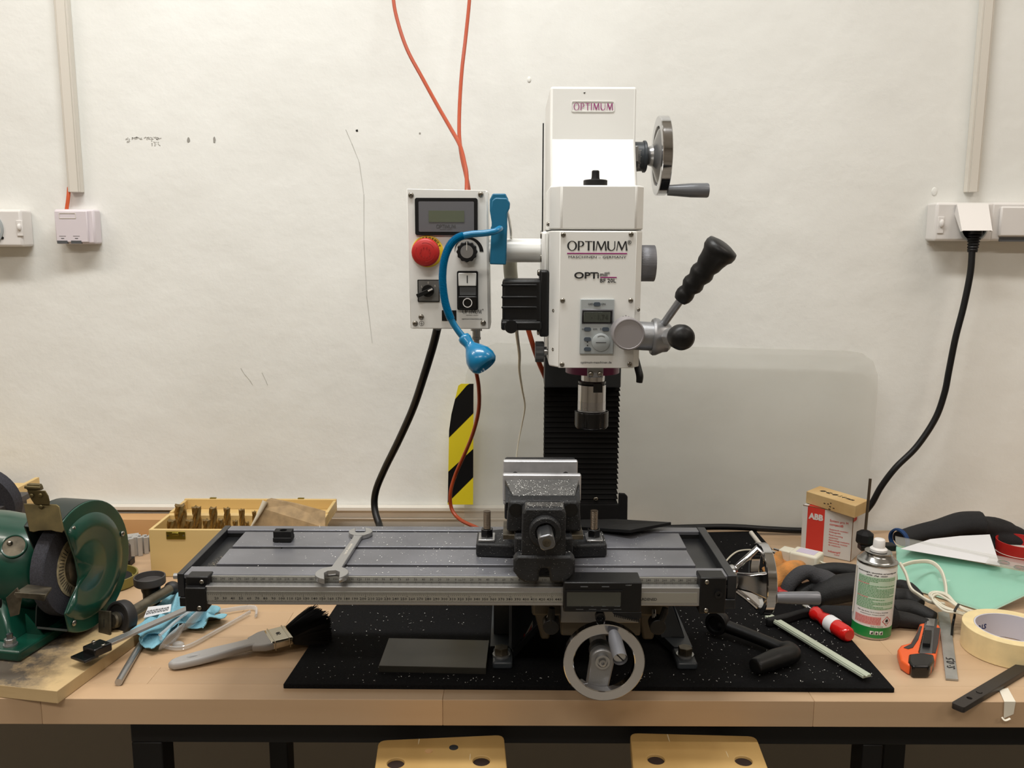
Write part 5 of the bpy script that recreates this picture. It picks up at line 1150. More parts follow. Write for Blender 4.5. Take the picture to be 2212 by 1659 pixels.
# ================================================ behind the grinder
r=thing('dark_bin','dark grey plastic bin behind the grinder at the left photo edge','bin',(-.95,1.50,0))
xb=P(57,1067,1.62).x; zb=P(57,1067,1.62).z; y0_,y1_=1.47,1.62
MB().plate([[(-1.2,y0_),(xb,y0_),(xb,y1_),(-1.2,y1_)],[(-1.192,y0_+.006),(xb-.006,y0_+.006),(xb-.006,y1_-.006),(-1.192,y1_-.006)]],(0,0,zb*.5),X3,Y3,zb-.001).build('bin_wall',m_['bakelite'],r,smooth=0,bevel=.001)
MB().box(-1.191,xb-.007,y0_+.007,y1_-.007,.0005,.05).build('bin_floor',m_['bakelite'],r)
MB().plate([[(-1.205,y0_-.006),(xb+.006,y0_-.006),(xb+.006,y1_+.006),(-1.205,y1_+.006)],[(-1.192,y0_+.006),(xb-.006,y0_+.006),(xb-.006,y1_-.006),(-1.192,y1_-.006)]],(0,0,zb-.003),X3,Y3,.010).build('bin_rim',m_['bakelite'],r,smooth=0,bevel=.001)
MB().lathe([(.01,0),(.062,0),(.062,.022),(.01,.022)],(P(-32,1080,1.55).x,1.54,P(-32,1082,1.55).z),(.1,1,.25),40).build('abrasive_disc',m_['wheel'],label='dark grey abrasive disc standing in the dark bin',cat='abrasive disc')
c=P(53,1047,1.70); r=thing('wooden_tray','pale wooden tray behind the dark bin in the left corner','wooden tray',(c.x-.2,1.70,0))
MB().box(c.x-.45,c.x,1.66,1.668,.0005,c.z).build('front_board',m_['cutbox'],r,smooth=0); MB().box(c.x-.008,c.x,1.6681,1.755,.0005,c.z).build('side_board',m_['cutbox'],r,smooth=0)
MB().box(c.x-.45,c.x-.0081,1.6681,1.755,c.z-.02,c.z-.012).build('base_board',m_['cutbox'],r,smooth=0)
# aluminium extrusion pieces
def extr(x,y,rz,h,name='aluminium_extrusion',label='',q=.011):
    s=q; k=s*.28; kk=s*.45
    pts=[]
    for i in range(4):
        c_,s_=[(1,0),(0,1),(-1,0),(0,-1)][i]
        for px_,py_ in ((s,-s),(s,-k),(s-kk*.4,-k),(s-kk*.4,-kk),(s-kk*1.2,-kk*.6),(s-kk*1.2,kk*.6),(s-kk*.4,kk),(s-kk*.4,k),(s,k)): pts.append((px_*c_-py_*s_,px_*s_+py_*c_))
    ca,sa=math.cos(rz),math.sin(rz)
    pts=[(p[0]*ca-p[1]*sa+x,p[0]*sa+p[1]*ca+y) for p in pts]
    return MB().prism(pts,(0,0,.0005),X3,Y3,h).build(name,m_['aliex'],smooth=0,label=label,cat='aluminium profile',group='short aluminium profile pieces')
for i,(px,lb) in enumerate(((294,'short upright aluminium slot profile nearest the green grinder'),(307,'short upright aluminium slot profile, middle one beside the wooden cutter box'),(319,'short upright aluminium slot profile touching the wooden cutter box side'))):
    c=Q(px,1199-i*5,0); extr(c.x,c.y,.5,P(px,1160,c.y).z,label=lb)
c=Q(275,1196,0.0); MB().prism3([Q(262,1160,.030),Q(300,1155,.030),Q(300,1163,.030),Q(266,1175,.030)],(0,0,.004)).build('aluminium_plate',m_['aliex'],label='flat aluminium offcut lying behind the upright profiles',cat='metal plate')
c=Q(271,1224,0); r=thing('black_angle_bracket','small black angle bracket with hole between grinder and aluminium profiles','bracket',(c.x,c.y,0))
MB().box(c.x-.012,c.x+.009,c.y,c.y+.022,.0004,.012).build('bracket_foot',m_['blackp'],r,bevel=.001)
MB().plate([[(c.x-.012,.0125),(c.x+.009,.0125),(c.x+.009,.040),(c.x+.004,.046),(c.x-.012,.046)],circ(c.x-.003,.030,.0045)],(0,c.y+.004,0),X3,Z3,.006).build('bracket_web',m_['bakelite'],r,bevel=.0008)
c=Q(236,1262,0); r=thing('olive_lid','olive plastic lid with a black pad inside, half hidden by the grinder cover','lid',(c.x,c.y,0))
MB().lathe([(.046,0),(.048,.002),(.048,.018),(.0455,.018),(.0455,.004),(0,.004)],(c.x,c.y,.0005),Z3,48).build('lid_cup',m_['olive'],r)
MB().lathe([(.034,0),(.034,.008),(0,.008)],(c.x+.004,c.y,.0047),Z3,40).build('black_pad',m_['blackr'],r)
# clamp stand lying down
A_=Q(272,1330,.034); B_=Q(372,1270,.036); d=(B_-A_).normalized()
r=thing('clamp_stand','dark clamp stand with round knobs lying beside the grinder cover','clamp stand',(A_.x,A_.y,.019))
MB().tube([A_,B_],.0085,n=20,k=1).build('rod',m_['rest'],r)
kd_=Vector((-.45,-.87,.18)).normalized()
MB().lathe([(.0255,0),(.0265,.002),(.0265,.015),(.0255,.0165),(.022,.0165),(.021,.013),(.010,.013),(.010,.016),(0,.016)],A_+Vector((0,0,-.002)),kd_,44).build('knob',m_['knob'],r,bevel=.0005)
MB().lathe([(.012,.0162),(.012,.022),(.0095,.024),(0,.024)],A_+Vector((-.001,0,-.003)),kd_,28).build('clamp_screw',m_['rest'],r)
pc=A_+kd_*.027+Vector((-.009,0,-.006)); u_=Vector((.8,-.35,.1)).normalized(); v_=kd_.cross(u_).normalized()
MB().obox(pc,u_,v_,kd_,.024,.036,.003).build('clamp_plate',m_['rest'],r,bevel=.0006)
MB().obox(pc+kd_*.0016,u_,v_,kd_,.001,.012,.0006).build('plate_slot',m_['slot'],r)
c=Q(319,1290,.028)+Vector((0,.012,0)); MB().lathe([(.0225,.0),(.0245,.002),(.0245,.014),(.0225,.0145),(.0215,.005),(0,.005)],c+Vector((0,0,.017)),Z3,44).build('knob',m_['bakelite'],r,bevel=.0005)
MB().lathe([(.013,0),(.013,.03),(.015,.036),(.015,.044)],(c.x+.001,c.y,.0005),Z3,28).build('clamp_body',m_['blackp'],r)
MB().ell(B_,(.013,.011,.011)).build('swivel_joint',m_['knob'],r)
# loose scale bar with black end cap
A_=Q(216,1398,.036); B_=Q(446,1297,.034)
r=thing('loose_scale_bar','grey steel scale bar with a black end cap leaning over the board corner','scale bar',(A_.x,A_.y,.025))
d=(B_-A_).normalized(); sd=d.cross(Z3).normalized()
MB().bar(A_,B_,.013,.004).build('bar',m_['satin'],r,bevel=.0005)
MB().obox(A_-d*.004,d,sd,d.cross(sd),.028,.026,.012).build('end_cap',m_['blackg'],r,bevel=.002)
MB().obox(A_-d*.022+Vector((-.002,0,-.005)),d,sd,d.cross(sd),.022,.030,.004).build('end_flange',m_['blackg'],r,bevel=.001)
for s_ in (-1,1): screw(None,A_-d*.002+sd*.010*s_+Vector((0,0,.0061)),Z3,.0030,r)
MB().tube([Q(256,1474,.0055),Q(292,1412,.0055),Q(330,1350,.0055)],.0050,n=16,k=1).build('steel_rod',m_['satin'],label='slim steel rod poking out from under the blue cloth towards the bench edge',cat='rod')
MB().tube([Q(476,1330,.006),Q(430,1338,.006),Q(400,1343,.006)],.0055,n=16,k=1).build('steel_rod',m_['rest'],label='short dark steel rod end beside the goggles under the table bracket',cat='rod')
# draped cloth helper
def drape(name,mt,quad,hf,nx=46,ny=34,th=.0022,jag=.0015,seed=1,parent=None,**k):
    rd=random.Random(seed); q=[Vector(p) for p in quad]; vs=[]
    for j in range(ny+1):
        for i in range(nx+1):
            u,v=i/nx,j/ny; p=q[0]*(1-u)*(1-v)+q[1]*u*(1-v)+q[2]*u*v+q[3]*(1-u)*v
            e=min(u,v,1-u,1-v); n_=Vector((math.sin(9*u+5*v+seed),math.cos(7*v+4*u+seed*2),0))*.006*(1-e)
            z=hf(u,v); vs.append(p+n_+Vector((rd.uniform(-1,1),rd.uniform(-1,1),0))*jag*(1 if e<.02 else .1)+Z3*(z+th))
    fs=[(j*(nx+1)+i,j*(nx+1)+i+1,(j+1)*(nx+1)+i+1,(j+1)*(nx+1)+i) for j in range(ny) for i in range(nx)]
    return MB().add(vs,fs).build(name,m_[mt],parent,smooth=80,mods=[('SOLIDIFY',dict(thickness=th,offset=-1)),('SUBSURF',dict(levels=1,render_levels=1))],**k)
cr=thing('blue_cloth','light blue microfibre cloth with a white care label beside the paint brush','cloth',tuple(Q(370,1350,0)))
drape('cloth_sheet','cloth',[Q(300,1400,.012),Q(420,1352,.004),Q(450,1268,.004),Q(350,1288,.008)],lambda u,v:.004+.020*math.exp(-((u-.3-.4*v)/.16)**2)*(.3+.7*v)+.014*math.exp(-((u-.85)/.1)**2)+.004*math.sin(11*u+4*v),seed=3,parent=cr,jag=.001)
drape('cloth_fold','cloth',[Q(290,1372,.016),Q(318,1417,.002),Q(440,1350,.002),Q(385,1310,.004)],lambda u,v:.006+.016*math.exp(-((v-.55)/.22)**2)*(.5+.5*u)+.003*math.sin(14*u+6*v),seed=5,parent=cr,nx=40,ny=28,jag=.001)
drape('cloth_fold','cloth',[Q(395,1345,.004),Q(440,1372,.002),Q(482,1345,.002),Q(470,1315,.004)],lambda u,v:.005+.014*math.exp(-((v-.5)/.25)**2)+.003*math.sin(9*u),seed=7,parent=cr,nx=24,ny=18,jag=.001)
lq=[P(310,1335,1.285),P(368,1321,1.295),P(370,1305,1.305),P(320,1311,1.30)]
MB().prism3([lq[0],lq[1],lq[2],lq[3]],(0,.001,-.0005)).build('care_label',m_['wpaper'],cr,smooth=0)
tm=MB()
for i in range(4):
    t=(i+.5)/4*.9+.03; c=(lq[0]*(1-t)+lq[1]*t)*.5+(lq[3]*(1-t)+lq[2]*t)*.5+Vector((0,-.0012,0)); s_=.0034
    U=(lq[1]-lq[0]).normalized();V=(lq[3]-lq[0]).normalized();
    for a,b in (((-1,-1),(1,1)),((-1,1),(1,-1)),((-1,-1),(1,-1)),((-1,1),(1,1)),((-1,-1),(-1,1)),((1,-1),(1,1))):
        tm.bar(c+U*a[0]*s_+V*a[1]*s_*.8,c+U*b[0]*s_+V*b[1]*s_*.8,.0004,.0003,up=Y3)
tm.build('care_symbols',m_['ink'],cr,smooth=0,kind='stuff')
# safety goggles
sg=thing('safety_goggles','clear plastic safety glasses lying on the blue cloth','safety glasses',tuple(Q(410,1375,0)))
def lens(c,U,V,N,a,b,dp,name):
    vs=[];n=20;mm=8
    for j in range(mm+1):
        for i in range(n): t=2*PI*i/n; r_=j/mm; e=(abs(math.cos(t))**3+abs(math.sin(t))**3)**(-1/3); vs.append(c+U*a*r_*e*math.cos(t)+V*b*r_*e*math.sin(t)+N*dp*(1-r_*r_))
    fs=[(j*n+i,j*n+(i+1)%n,(j+1)*n+(i+1)%n,(j+1)*n+i) for j in range(mm) for i in range(n)]
    return MB().add(vs,fs).build(name,m_['clear'],sg,smooth=80,mods=[('SOLIDIFY',dict(thickness=.0016))])
Ug=(Q(432,1325,.02)-Q(352,1385,.02)).normalized(); 
g1=Q(372,1375,.016); g2=Q(420,1335,.020)
for c_,nm in ((g1,'lens'),(g2,'lens')):
    Vg=Vector((Ug.y*.5,-Ug.x*.5,.72)).normalized(); lens(c_,Ug,Vg,Ug.cross(Vg),.027,.019,.008,nm)
MB().tube([g1-Ug*.027+Z3*.01,Q(345,1380,.012),Q(352,1395,.006),Q(400,1398,.005),Q(470,1362,.005),Q(540,1322,.006)],.0022,n=8,flat=1.6).build('temple',m_['clear'],sg)
MB().tube([g2+Ug*.027,Q(450,1325,.012),Q(490,1318,.008),Q(548,1312,.006),Q(553,1330,.005)],.0022,n=8,flat=1.6).build('temple',m_['clear'],sg)
MB().tube([g1-Ug*.03+Z3*.016,(g1+g2)/2+Z3*.018,g2+Ug*.028+Z3*.012],.0022,n=8).build('brow_bar',m_['clear'],sg)
MB().ell(Q(385,1392,.005),(.009,.006,.005)).build('nose_pad',m_['clear'],sg)
# paint brush
pb=thing('paint_brush','grey-handled flat paint brush with black bristles, tip on the mat','paint brush',tuple(Q(540,1400,0)))
A_=Q(370,1438,.006); B_=Q(578,1384,.013); d=(B_-A_).normalized(); sd=d.cross(Z3).normalized(); up=sd.cross(d)
L=(B_-A_).length
outl=[(0,0),(.004,.0055),(.014,.0085),(.035,.0105),(.06,.0105),(.09,.0085),(.115,.0085),(L-.022,.014),(L-.008,.0225),(L,.0235)]
hp=[(x,w) for x,w in outl]+[(x,-w) for x,w in outl[:0:-1]]
MB().plate([hp,circ(.030,0,.0095,20,.0048)],A_+up*.001,d,up.cross(d),.011,.003).build('handle',m_['grey'],pb,smooth=50)
MB().obox(B_+d*.0165,d,sd,up,.034,.048,.014).build('ferrule',m_['ferrule'],pb,bevel=.003)
for t in (.006,.027): MB().obox(B_+d*t,d,sd,up,.0018,.0495,.0155).build('ferrule_bead',m_['ferrule'],pb,bevel=.0006)
MB().text('50',B_+d*.016+up*.0073,-sd,d,size=.009).build('size_mark',m_['inkg'],pb,smooth=0)
br=MB(); rr=random.Random(4); E0=B_+d*.033
for i in range(1300):
    a=rr.uniform(-1,1); b=rr.uniform(-1,1); L2=.056+rr.uniform(-.006,.006)-.008*abs(a)
    p0=E0+sd*a*.0225+up*b*.005; p1=p0+d*L2+sd*a*.017+up*(b*.014+.003); pm=(p0+p1)/2+up*.001
    br.tube([p0,pm,p1],[.0009,.0008,.0005],n=3,k=1)
br.build('bristles',m_['bristle'],pb,smooth=0,kind='stuff')
# ================================================ CUTTER BOX
x0,x1,y0,y1,hh=-.644,-.345,1.514,1.604,.088
r=thing('cutter_box','open pale wooden box of gold end mills behind the table left end','wooden box',((x0+x1)/2,y0,0))
w5=.006
def wb(*b,n='side_panel',par=r): return MB().box(*b).build(n,m_['cutbox'],par,smooth=0,bevel=.0006,seg=1)
wb(x0,x1,y0,y0+w5,.0005,hh,n='front_panel'); wb(x0,x1,y1-w5,y1,.0005,hh,n='back_panel'); wb(x0,x0+w5,y0+w5+.0001,y1-w5-.0001,.0005,hh); wb(x1-w5,x1,y0+w5+.0001,y1-w5-.0001,.0005,hh)
wb(x0+w5+.0001,x1-w5-.0001,y0+w5+.0001,y1-w5-.0001,.0005,.055,n='cutter_rack')
ly0,ly1,lz=y1+.002,y1+.090,.068
ld=wb(x0,x1,ly0,ly1,lz,lz+.004,n='lid')
for b in ((x0,x1,ly0,ly0+w5,lz+.0041,hh),(x0,x1,ly1-w5,ly1,lz+.0041,hh+.004),(x0,x0+w5,ly0+w5,ly1-w5,lz+.0041,hh+.002),(x1-w5,x1,ly0+w5,ly1-w5,lz+.0041,hh+.002)): wb(*b,n='lid_rim',par=ld)
for xx in (P(460,1084,1.69).x,P(650,1084,1.69).x): MB().box(xx-.006,xx+.006,ly1-.004,ly1+.001,hh+.0041,hh+.006).build('lid_hook',m_['clasp'],r)
a,b=P(359,1148,y0),P(401,1165,y0)
MB().box(a.x,b.x,y0-.0012,y0-.0001,b.z,a.z).build('clasp_plate',m_['clasp'],r,bevel=.0004)
MB().box((a.x+b.x)/2-.006,(a.x+b.x)/2+.006,y0-.004,y0-.0013,a.z-.006,a.z-.001).build('clasp_hook',m_['clasp'],r,bevel=.0008)
for xx in (a.x+.003,b.x-.003): MB().cyl((xx,y0-.002,(a.z+b.z)/2),(xx,y0-.0012,(a.z+b.z)/2),.0014).build('clasp_pin',m_['rest'],r)
def cutter(px,wpx,tv,Y,label,grp):
    c=P(px,tv,Y); R_=wpx/1920*1.62/2; zt=c.z; mb=MB(); n=16; vs=[];k=14
    zb_=.0555; H_=zt-zb_
    for j in range(k+1):
        z=zb_+H_*j/k; ph=z*55*(.010/R_)**.6
        for i in range(n):
            t=2*PI*i/n; s=(i%4); rr_=R_*(1.0,.93,.58,.80)[s]; zz=z+(.0025 if (j==k and s==0) else 0); vs.append((c.x+rr_*math.cos(t+ph),Y+rr_*math.sin(t+ph),zz))
    fs=[(j*n+i,j*n+(i+1)%n,(j+1)*n+(i+1)%n,(j+1)*n+i) for j in range(k) for i in range(n)]+[tuple(range(k*n,k*n+n)),tuple(range(n-1,-1,-1))]
    mb.add(vs,fs).build('end_mill',m_['gold'],smooth=40,label=label,cat='end mill',group=grp)
ords=['widest','second','third','fourth','fifth','sixth']
for i,(px,wp,tv) in enumerate(((389,26,1092),(424,20,1096),(460,17.5,1098),(490,15,1099),(522,13,1102),(549,10,1106))):
    cutter(px,wp,tv,1.575,f'tall gold end mill, {ords[i]} from the left in the back row of the box' if i else 'tallest and widest gold end mill, left end of the back row','gold end mills in the back row')
for i,(px,wp,tv) in enumerate(((371,21,1125),(410,18,1125),(446,17,1124),(477,14,1123),(508,12,1126),(534,9,1129))):
    cutter(px,wp,tv,1.542,f'short gold end mill, {ords[i]} from the left in the front row of the box' if i else 'short gold end mill, left end of the front row in the box','gold end mills in the front row')
pp=thing('brown_paper','curled brown sheet of paper stuck in the right half of the cutter box','paper',tuple(P(630,1140,1.56)))
Yp_=1.535
MB().prism3([P(536,1150,Yp_),P(566,1098,Yp_+.01),P(577,1079,Yp_+.02),P(586,1076,Yp_+.03),P(645,1088,Yp_+.03),P(703,1104,Yp_+.02),P(702,1140,Yp_),P(700,1152,Yp_)],(0,.0006,0)).build('sheet',m_['paper'],pp,smooth=0)
MB().tube([P(541,1141,Yp_-.004),P(558,1112,Yp_+.003),P(573,1083,Yp_+.012)],[.0012,.0035,.0055],n=12,k=4).build('curled_edge',mat('paper_back',(196,186,166),.8),pp)
# ================================================ RIGHT SIDE OF THE BENCH
# cardboard box
A_=Q(1731,1197,0); B_=Q(1837,1214,0); u=Vector((.79,-.613,0)).normalized(); wd=.096; A_=B_-u*wd; v=Vector((-u.y,u.x,0)); hh=P(1839,1116,B_.y).z
hh=.093; dp=.080
r=thing('cardboard_box','white and red component carton standing against the acrylic sheet','cardboard box',tuple(A_+u*wd/2+v*dp/2),math.atan2(u.y,u.x))
WM[r]=Matrix.Translation(A_+u*wd/2+v*dp/2)@Matrix.Rotation(math.atan2(u.y,u.x),4,'Z')
def kb(mb,name,mt,**k): return mb.build(name,m_[mt],r,world=False,**k)
h2=wd/2;d2=dp/2
kb(MB().box(-h2,h2,-d2,d2,.0006,hh),'carton','card',bevel=.0008,seg=1)
kb(MB().box(-h2+.0005,h2-.0005,-d2-.0004,-d2+.0002,hh-.0004,hh+.0008),'torn_edge','cardb',smooth=0)
kb(MB().box(h2-.0006,h2+.0005,-d2-.0004,-d2+.0006,.001,hh-.001),'torn_edge','cardb',smooth=0)
x0=-h2+.010;x1=x0+.033
kb(MB().box(x0,x1,-d2-.0003,-d2,.001,hh-.0006),'red_band','cardr',smooth=0)
kb(MB().prism3([(x0,-d2,hh+.0003),(x1,-d2,hh+.0003),(x1+.004,d2,hh+.0003),(x0+.004,d2,hh+.0003)],(0,0,.0002)),'red_band','cardr',smooth=0)
kb(MB().text('ABB',((x0+x1)/2+.0003,-d2-.0005,hh-.019),size=.0155,bold=.05,sx=.95),'maker_lettering','pvcs',smooth=0)
kb(MB().text('ABB',(h2+.0003,-d2+.012,hh-.012),U=Y3,V=Z3,size=.011,bold=.05),'maker_lettering','cardr',smooth=0)
tm=MB(); xl_=x1+.010
for i,(s,sz) in enumerate((('System pro M',.0072),('compact®',.0072))): tm.text(s,(xl_,-d2-.0004,hh-.020-i*.0072),size=sz*.86,bold=.006,res=4,align='LEFT')
kb(tm,'product_lettering','cardr',smooth=0)
tm=MB()
for i,s in enumerate(('Apparecchi modulari','Einbaugeräte','Panel mounting','equipment','Appareillage modulaire','Aparamenta modular','de instalación')): tm.text(s,(xl_,-d2-.0004,hh-.037-i*.0050-(.001 if i>1 else 0)),size=.0042,align='LEFT')
kb(tm,'small_print','cardr',smooth=0)
kb(MB().text('IndustrialIT',(xl_,-d2-.0004,.0125),size=.0052,align='LEFT',bold=.01).text('enabled',(xl_+.012,-d2-.0004,.0078),size=.0032,align='LEFT'),'trade_lettering','cardr',smooth=0)
# wood block on the carton
zt=hh+.0245; a=Q(1742,1061,zt); b=Q(1848,1093,zt); c=Q(1876,1080,zt); dd=a+(c-b)
r=thing('wood_block','short raw timber block with scribbled marks on top of the carton','wood block',tuple((a+c)/2-Z3*.023))
MB().prism3([a-Z3*.0235,b-Z3*.0235,c-Z3*.0235,dd-Z3*.0235],(0,0,.0235)).build('timber',m_['wblock'],r,bevel=.0008,smooth=0,seg=1)
U=(b-a).normalized(); V=Vector((-U.y,U.x,0))
MB().text('Ø 42 Ø 1.4 mm',(a+c)/2+Z3*.0003,U,V,size=.014,shear=.3,sx=.85).build('pencil_marks',m_['ink'],r,smooth=0)
n_=U.cross(Z3)
tm=MB(); m0=(a+b)/2-Z3*.013+Vector((U.y,-U.x,0))*.0003
for i,(s,t,l) in enumerate(((-.012,0,.004),(-.004,.001,.003),(.001,-.003,.004),(.002,.004,.003),(.009,-.004,.004),(0,-.008,.005))): tm.obox(m0+U*s+Z3*t,U,Z3,n_,l,.0015,.0003)
tm.build('burn_marks',m_['hol'],r,smooth=0,kind='stuff')
# clamp screw with star knob
kc=P(1868,1160,1.55); r=thing('clamp_screw','rusty threaded clamp rod with black octagonal knob in front of the carton','clamp',(kc.x,kc.y,0))
MB().tube([kc,P(1880,1034,1.56)],.0026,n=12,k=1).build('rod',m_['rod'],r)
MB().lathe([(.013,-.012),(.016,-.008),(.016,.006),(.008,.012),(.004,.0135)],kc+Vector((0,0,.0)),(.05,0,1),8).build('star_knob',m_['blackr'],r,smooth=0,bevel=.001)
MB().box(kc.x-.009,kc.x+.055,kc.y-.01,kc.y+.01,kc.z-.024,kc.z-.0125).build('clamp_jaw',m_['blackp'],r,bevel=.002)
MB().box(kc.x+.008,kc.x+.022,kc.y-.009,kc.y+.009,.0005,kc.z-.024).build('clamp_post',m_['blackp'],r,bevel=.002)
# charger
A_=Q(1688,1200,.040); B_=Q(1762,1217,.040); d=(B_-A_).normalized(); sd=d.cross(Z3).normalized()
ch_=thing('phone_charger','white USB wall charger with two steel pins beside the carton','charger',tuple(A_-Z3*.040))
n3=Vector((0,-.35,.94)).normalized()
MB().obox(A_+d*.045+Z3*.005,d,sd,Z3,.050,.038,.026).build('body',m_['ycable'],ch_,bevel=.004,seg=3)
MB().obox(A_+d*.010+Z3*.005,d,sd,Z3,.022,.026,.020).build('plug_base',m_['ycable'],ch_,bevel=.002)
MB().obox(A_+d*.046+Z3*.0182,d,sd,Z3,.032,.024,.0004).build('rating_label',mat('lilac_label',(196,186,206),.6),ch_,smooth=0)
for s_ in (-1,1): MB().tube([A_-d*.0+sd*.0085*s_+Z3*.005,A_-d*.018+sd*.0085*s_+Z3*.006],.0021,n=12,k=1).build('pin',m_['chrome'],ch_)
MB().tube([A_+d*.07+Z3*.005,A_+d*.085+Z3*.004,Q(1850,1222,.006),Q(1885,1230,.005),Q(1935,1245,.01)],.0016,n=8).build('charger_cord',m_['ycable'],ch_)
MB().tube([Q(1700,1212,.012),Q(1672,1196,.016),Q(1645,1178,.028),Q(1632,1163,.036),Q(1622,1150,.042)],.0042,n=12,k=6).build('white_plug_lead',m_['pvc'],label='thick off-white lead rising behind the table handwheel',cat='cable')
MB().tube([Q(1566,1215,.009),Q(1580,1200,.009),Q(1597,1190,.009),Q(1625,1188,.009),Q(1650,1195,.009)],.0016,n=8).build('thin_white_lead',m_['ycable'],label='thin white cord on the mat behind the table end',cat='cable')
# orange work cloth
oc=thing('orange_cloth','crumpled orange-brown work cloth behind the table handwheel','cloth',tuple(Q(1690,1245,0)))
def lump(name,mt,shapes,parent,vox=.003,sm=3,tubes=()):
    mb=MB()
    for c,rr_,*ax in shapes:
        if ax: 
            U_=Vector(ax[0]).normalized(); V_=Z3.cross(U_).normalized(); N_2=U_.cross(V_); mb.ell(c,rr_,U_,V_,N_2)
        else: mb.ell(c,rr_)
    for pts,rad,fl in tubes: mb.tube(pts,rad,n=14,k=5,flat=fl)
    return mb.build(name,m_[mt],parent,smooth=0,mods=[('REMESH',dict(mode='VOXEL',voxel_size=vox,use_smooth_shade=True)),('SMOOTH',dict(factor=.6,iterations=sm))])
MB_t=[([Q(1665,1268,.016),Q(1685,1243,.032),Q(1712,1228,.045),Q(1732,1222,.038)],[.014,.017,.016,.011],.8),
      ([Q(1650,1240,.014),Q(1680,1228,.024),Q(1705,1215,.030)],[.013,.014,.010],.9),
      ([Q(1655,1225,.012),Q(1672,1212,.022),Q(1690,1212,.020)],[.010,.013,.008],1)]
lump('cloth_roll','ocloth',[],oc,.0022,14,tubes=MB_t)
drape('cloth_flap','ocloth',[Q(1655,1272,.006),Q(1708,1272,.006),Q(1728,1240,.010),Q(1668,1240,.010)],lambda u_,v_:.006+.030*v_+.006*math.sin(6*u_+1),nx=20,ny=14,seed=8,parent=oc)
MB().prism3([Q(1657,1282,.008),Q(1673,1268,.012),Q(1682,1262,.016),Q(1670,1286,.008)],(0,0,.0006)).build('white_tag',m_['wpaper'],smooth=0,label='white barcode tag sticking out below the orange cloth',cat='tag')
# dark gloves in the middle
gl=thing('work_glove','crumpled dark work glove with ribbed grey cuff opening, left of the spray can','glove',tuple(Q(1760,1290,0)))
cu=[([Q(1697,1288,.010),Q(1705,1262,.030),Q(1728,1240,.046),Q(1752,1236,.050),Q(1768,1252,.040)],[.011,.013,.014,.013,.011],.9),
    ([Q(1752,1240,.046),Q(1780,1252,.038),Q(1815,1272,.028),Q(1850,1285,.018)],[.013,.019,.019,.013],.9)]
lump('ribbed_cuff','knit',[],gl,.0022,3,tubes=cu)
rb_=MB()
for pts,rad,fl in cu[:1]:
    sp_=spline(pts,8)
lump('palm','glove',[],gl,.0026,3,tubes=[([Q(1760,1292,.012),Q(1800,1275,.026),Q(1850,1268,.034),Q(1900,1275,.030)],[.018,.026,.026,.022],.9),([Q(1720,1285,.010),Q(1745,1275,.018),Q(1775,1272,.024)],[.012,.014,.016],1),
  ([Q(1755,1232,.040),Q(1800,1228,.044),Q(1850,1235,.040),Q(1890,1248,.030)],[.010,.013,.015,.013],.8)])
g2_=thing('work_glove','dark coated glove lying under and behind the spray can, fingers to the right','glove',tuple(Q(1900,1320,0)))
lump('glove_back','glove2',[],g2_,.0026,3,tubes=[([Q(1775,1318,.010),Q(1820,1330,.014),Q(1870,1335,.016),Q(1930,1330,.018)],[.010,.020,.024,.022],.8)])
lump('glove_fingers','glove',[],g2_,.0024,3,tubes=[([Q(1925,1290,.018),Q(1960,1290,.018),Q(1990,1305,.016)],[.016,.015,.010],.9),([Q(1925,1315,.016),Q(1970,1315,.016),Q(2020,1335,.012)],[.016,.015,.010],.9),([Q(1925,1335,.014),Q(1965,1340,.013),Q(2008,1350,.010)],[.015,.013,.009],.9),([Q(1940,1262,.016),Q(1962,1270,.018),Q(1985,1290,.014)],[.010,.012,.010],.9)])
# glove at the wall with a blue hem
g3=thing('work_glove','black knitted glove with blue hem lying at the wall behind the paper','glove',tuple(Q(2060,1175,0)))
z_=.045
lump('glove_body','glove2',[],g3,.0028,4,tubes=[([Q(1945,1165,z_-.005),Q(1985,1152,z_),Q(2030,1143,z_+.008),Q(2080,1130,z_+.018),Q(2120,1130,z_+.018)],[.020,.021,.024,.028,.030],.75),
 ([Q(2110,1135,z_+.015),Q(2150,1140,z_+.006),Q(2195,1148,z_-.004),Q(2212,1156,z_-.012)],[.020,.016,.012,.009],.9),([Q(2110,1130,z_+.018),Q(2150,1130,z_+.014),Q(2185,1138,z_+.004)],[.016,.013,.009],.9),([Q(2105,1150,z_),Q(2150,1158,z_-.01),Q(2212,1170,z_-.02)],[.018,.015,.011],.9),([Q(2000,1172,.022),Q(2080,1178,.022),Q(2150,1182,.020)],[.018,.020,.014],.9)])
c=Q(1942,1166,z_-.005); ax_=(Q(1985,1152,z_)-c).normalized()
MB().lathe([(.0185,-.004),(.0215,-.004),(.0225,.001),(.0215,.004),(.0180,.004)],c,ax_,28,closed=True).build('hem',m_['bluerim'],g3)
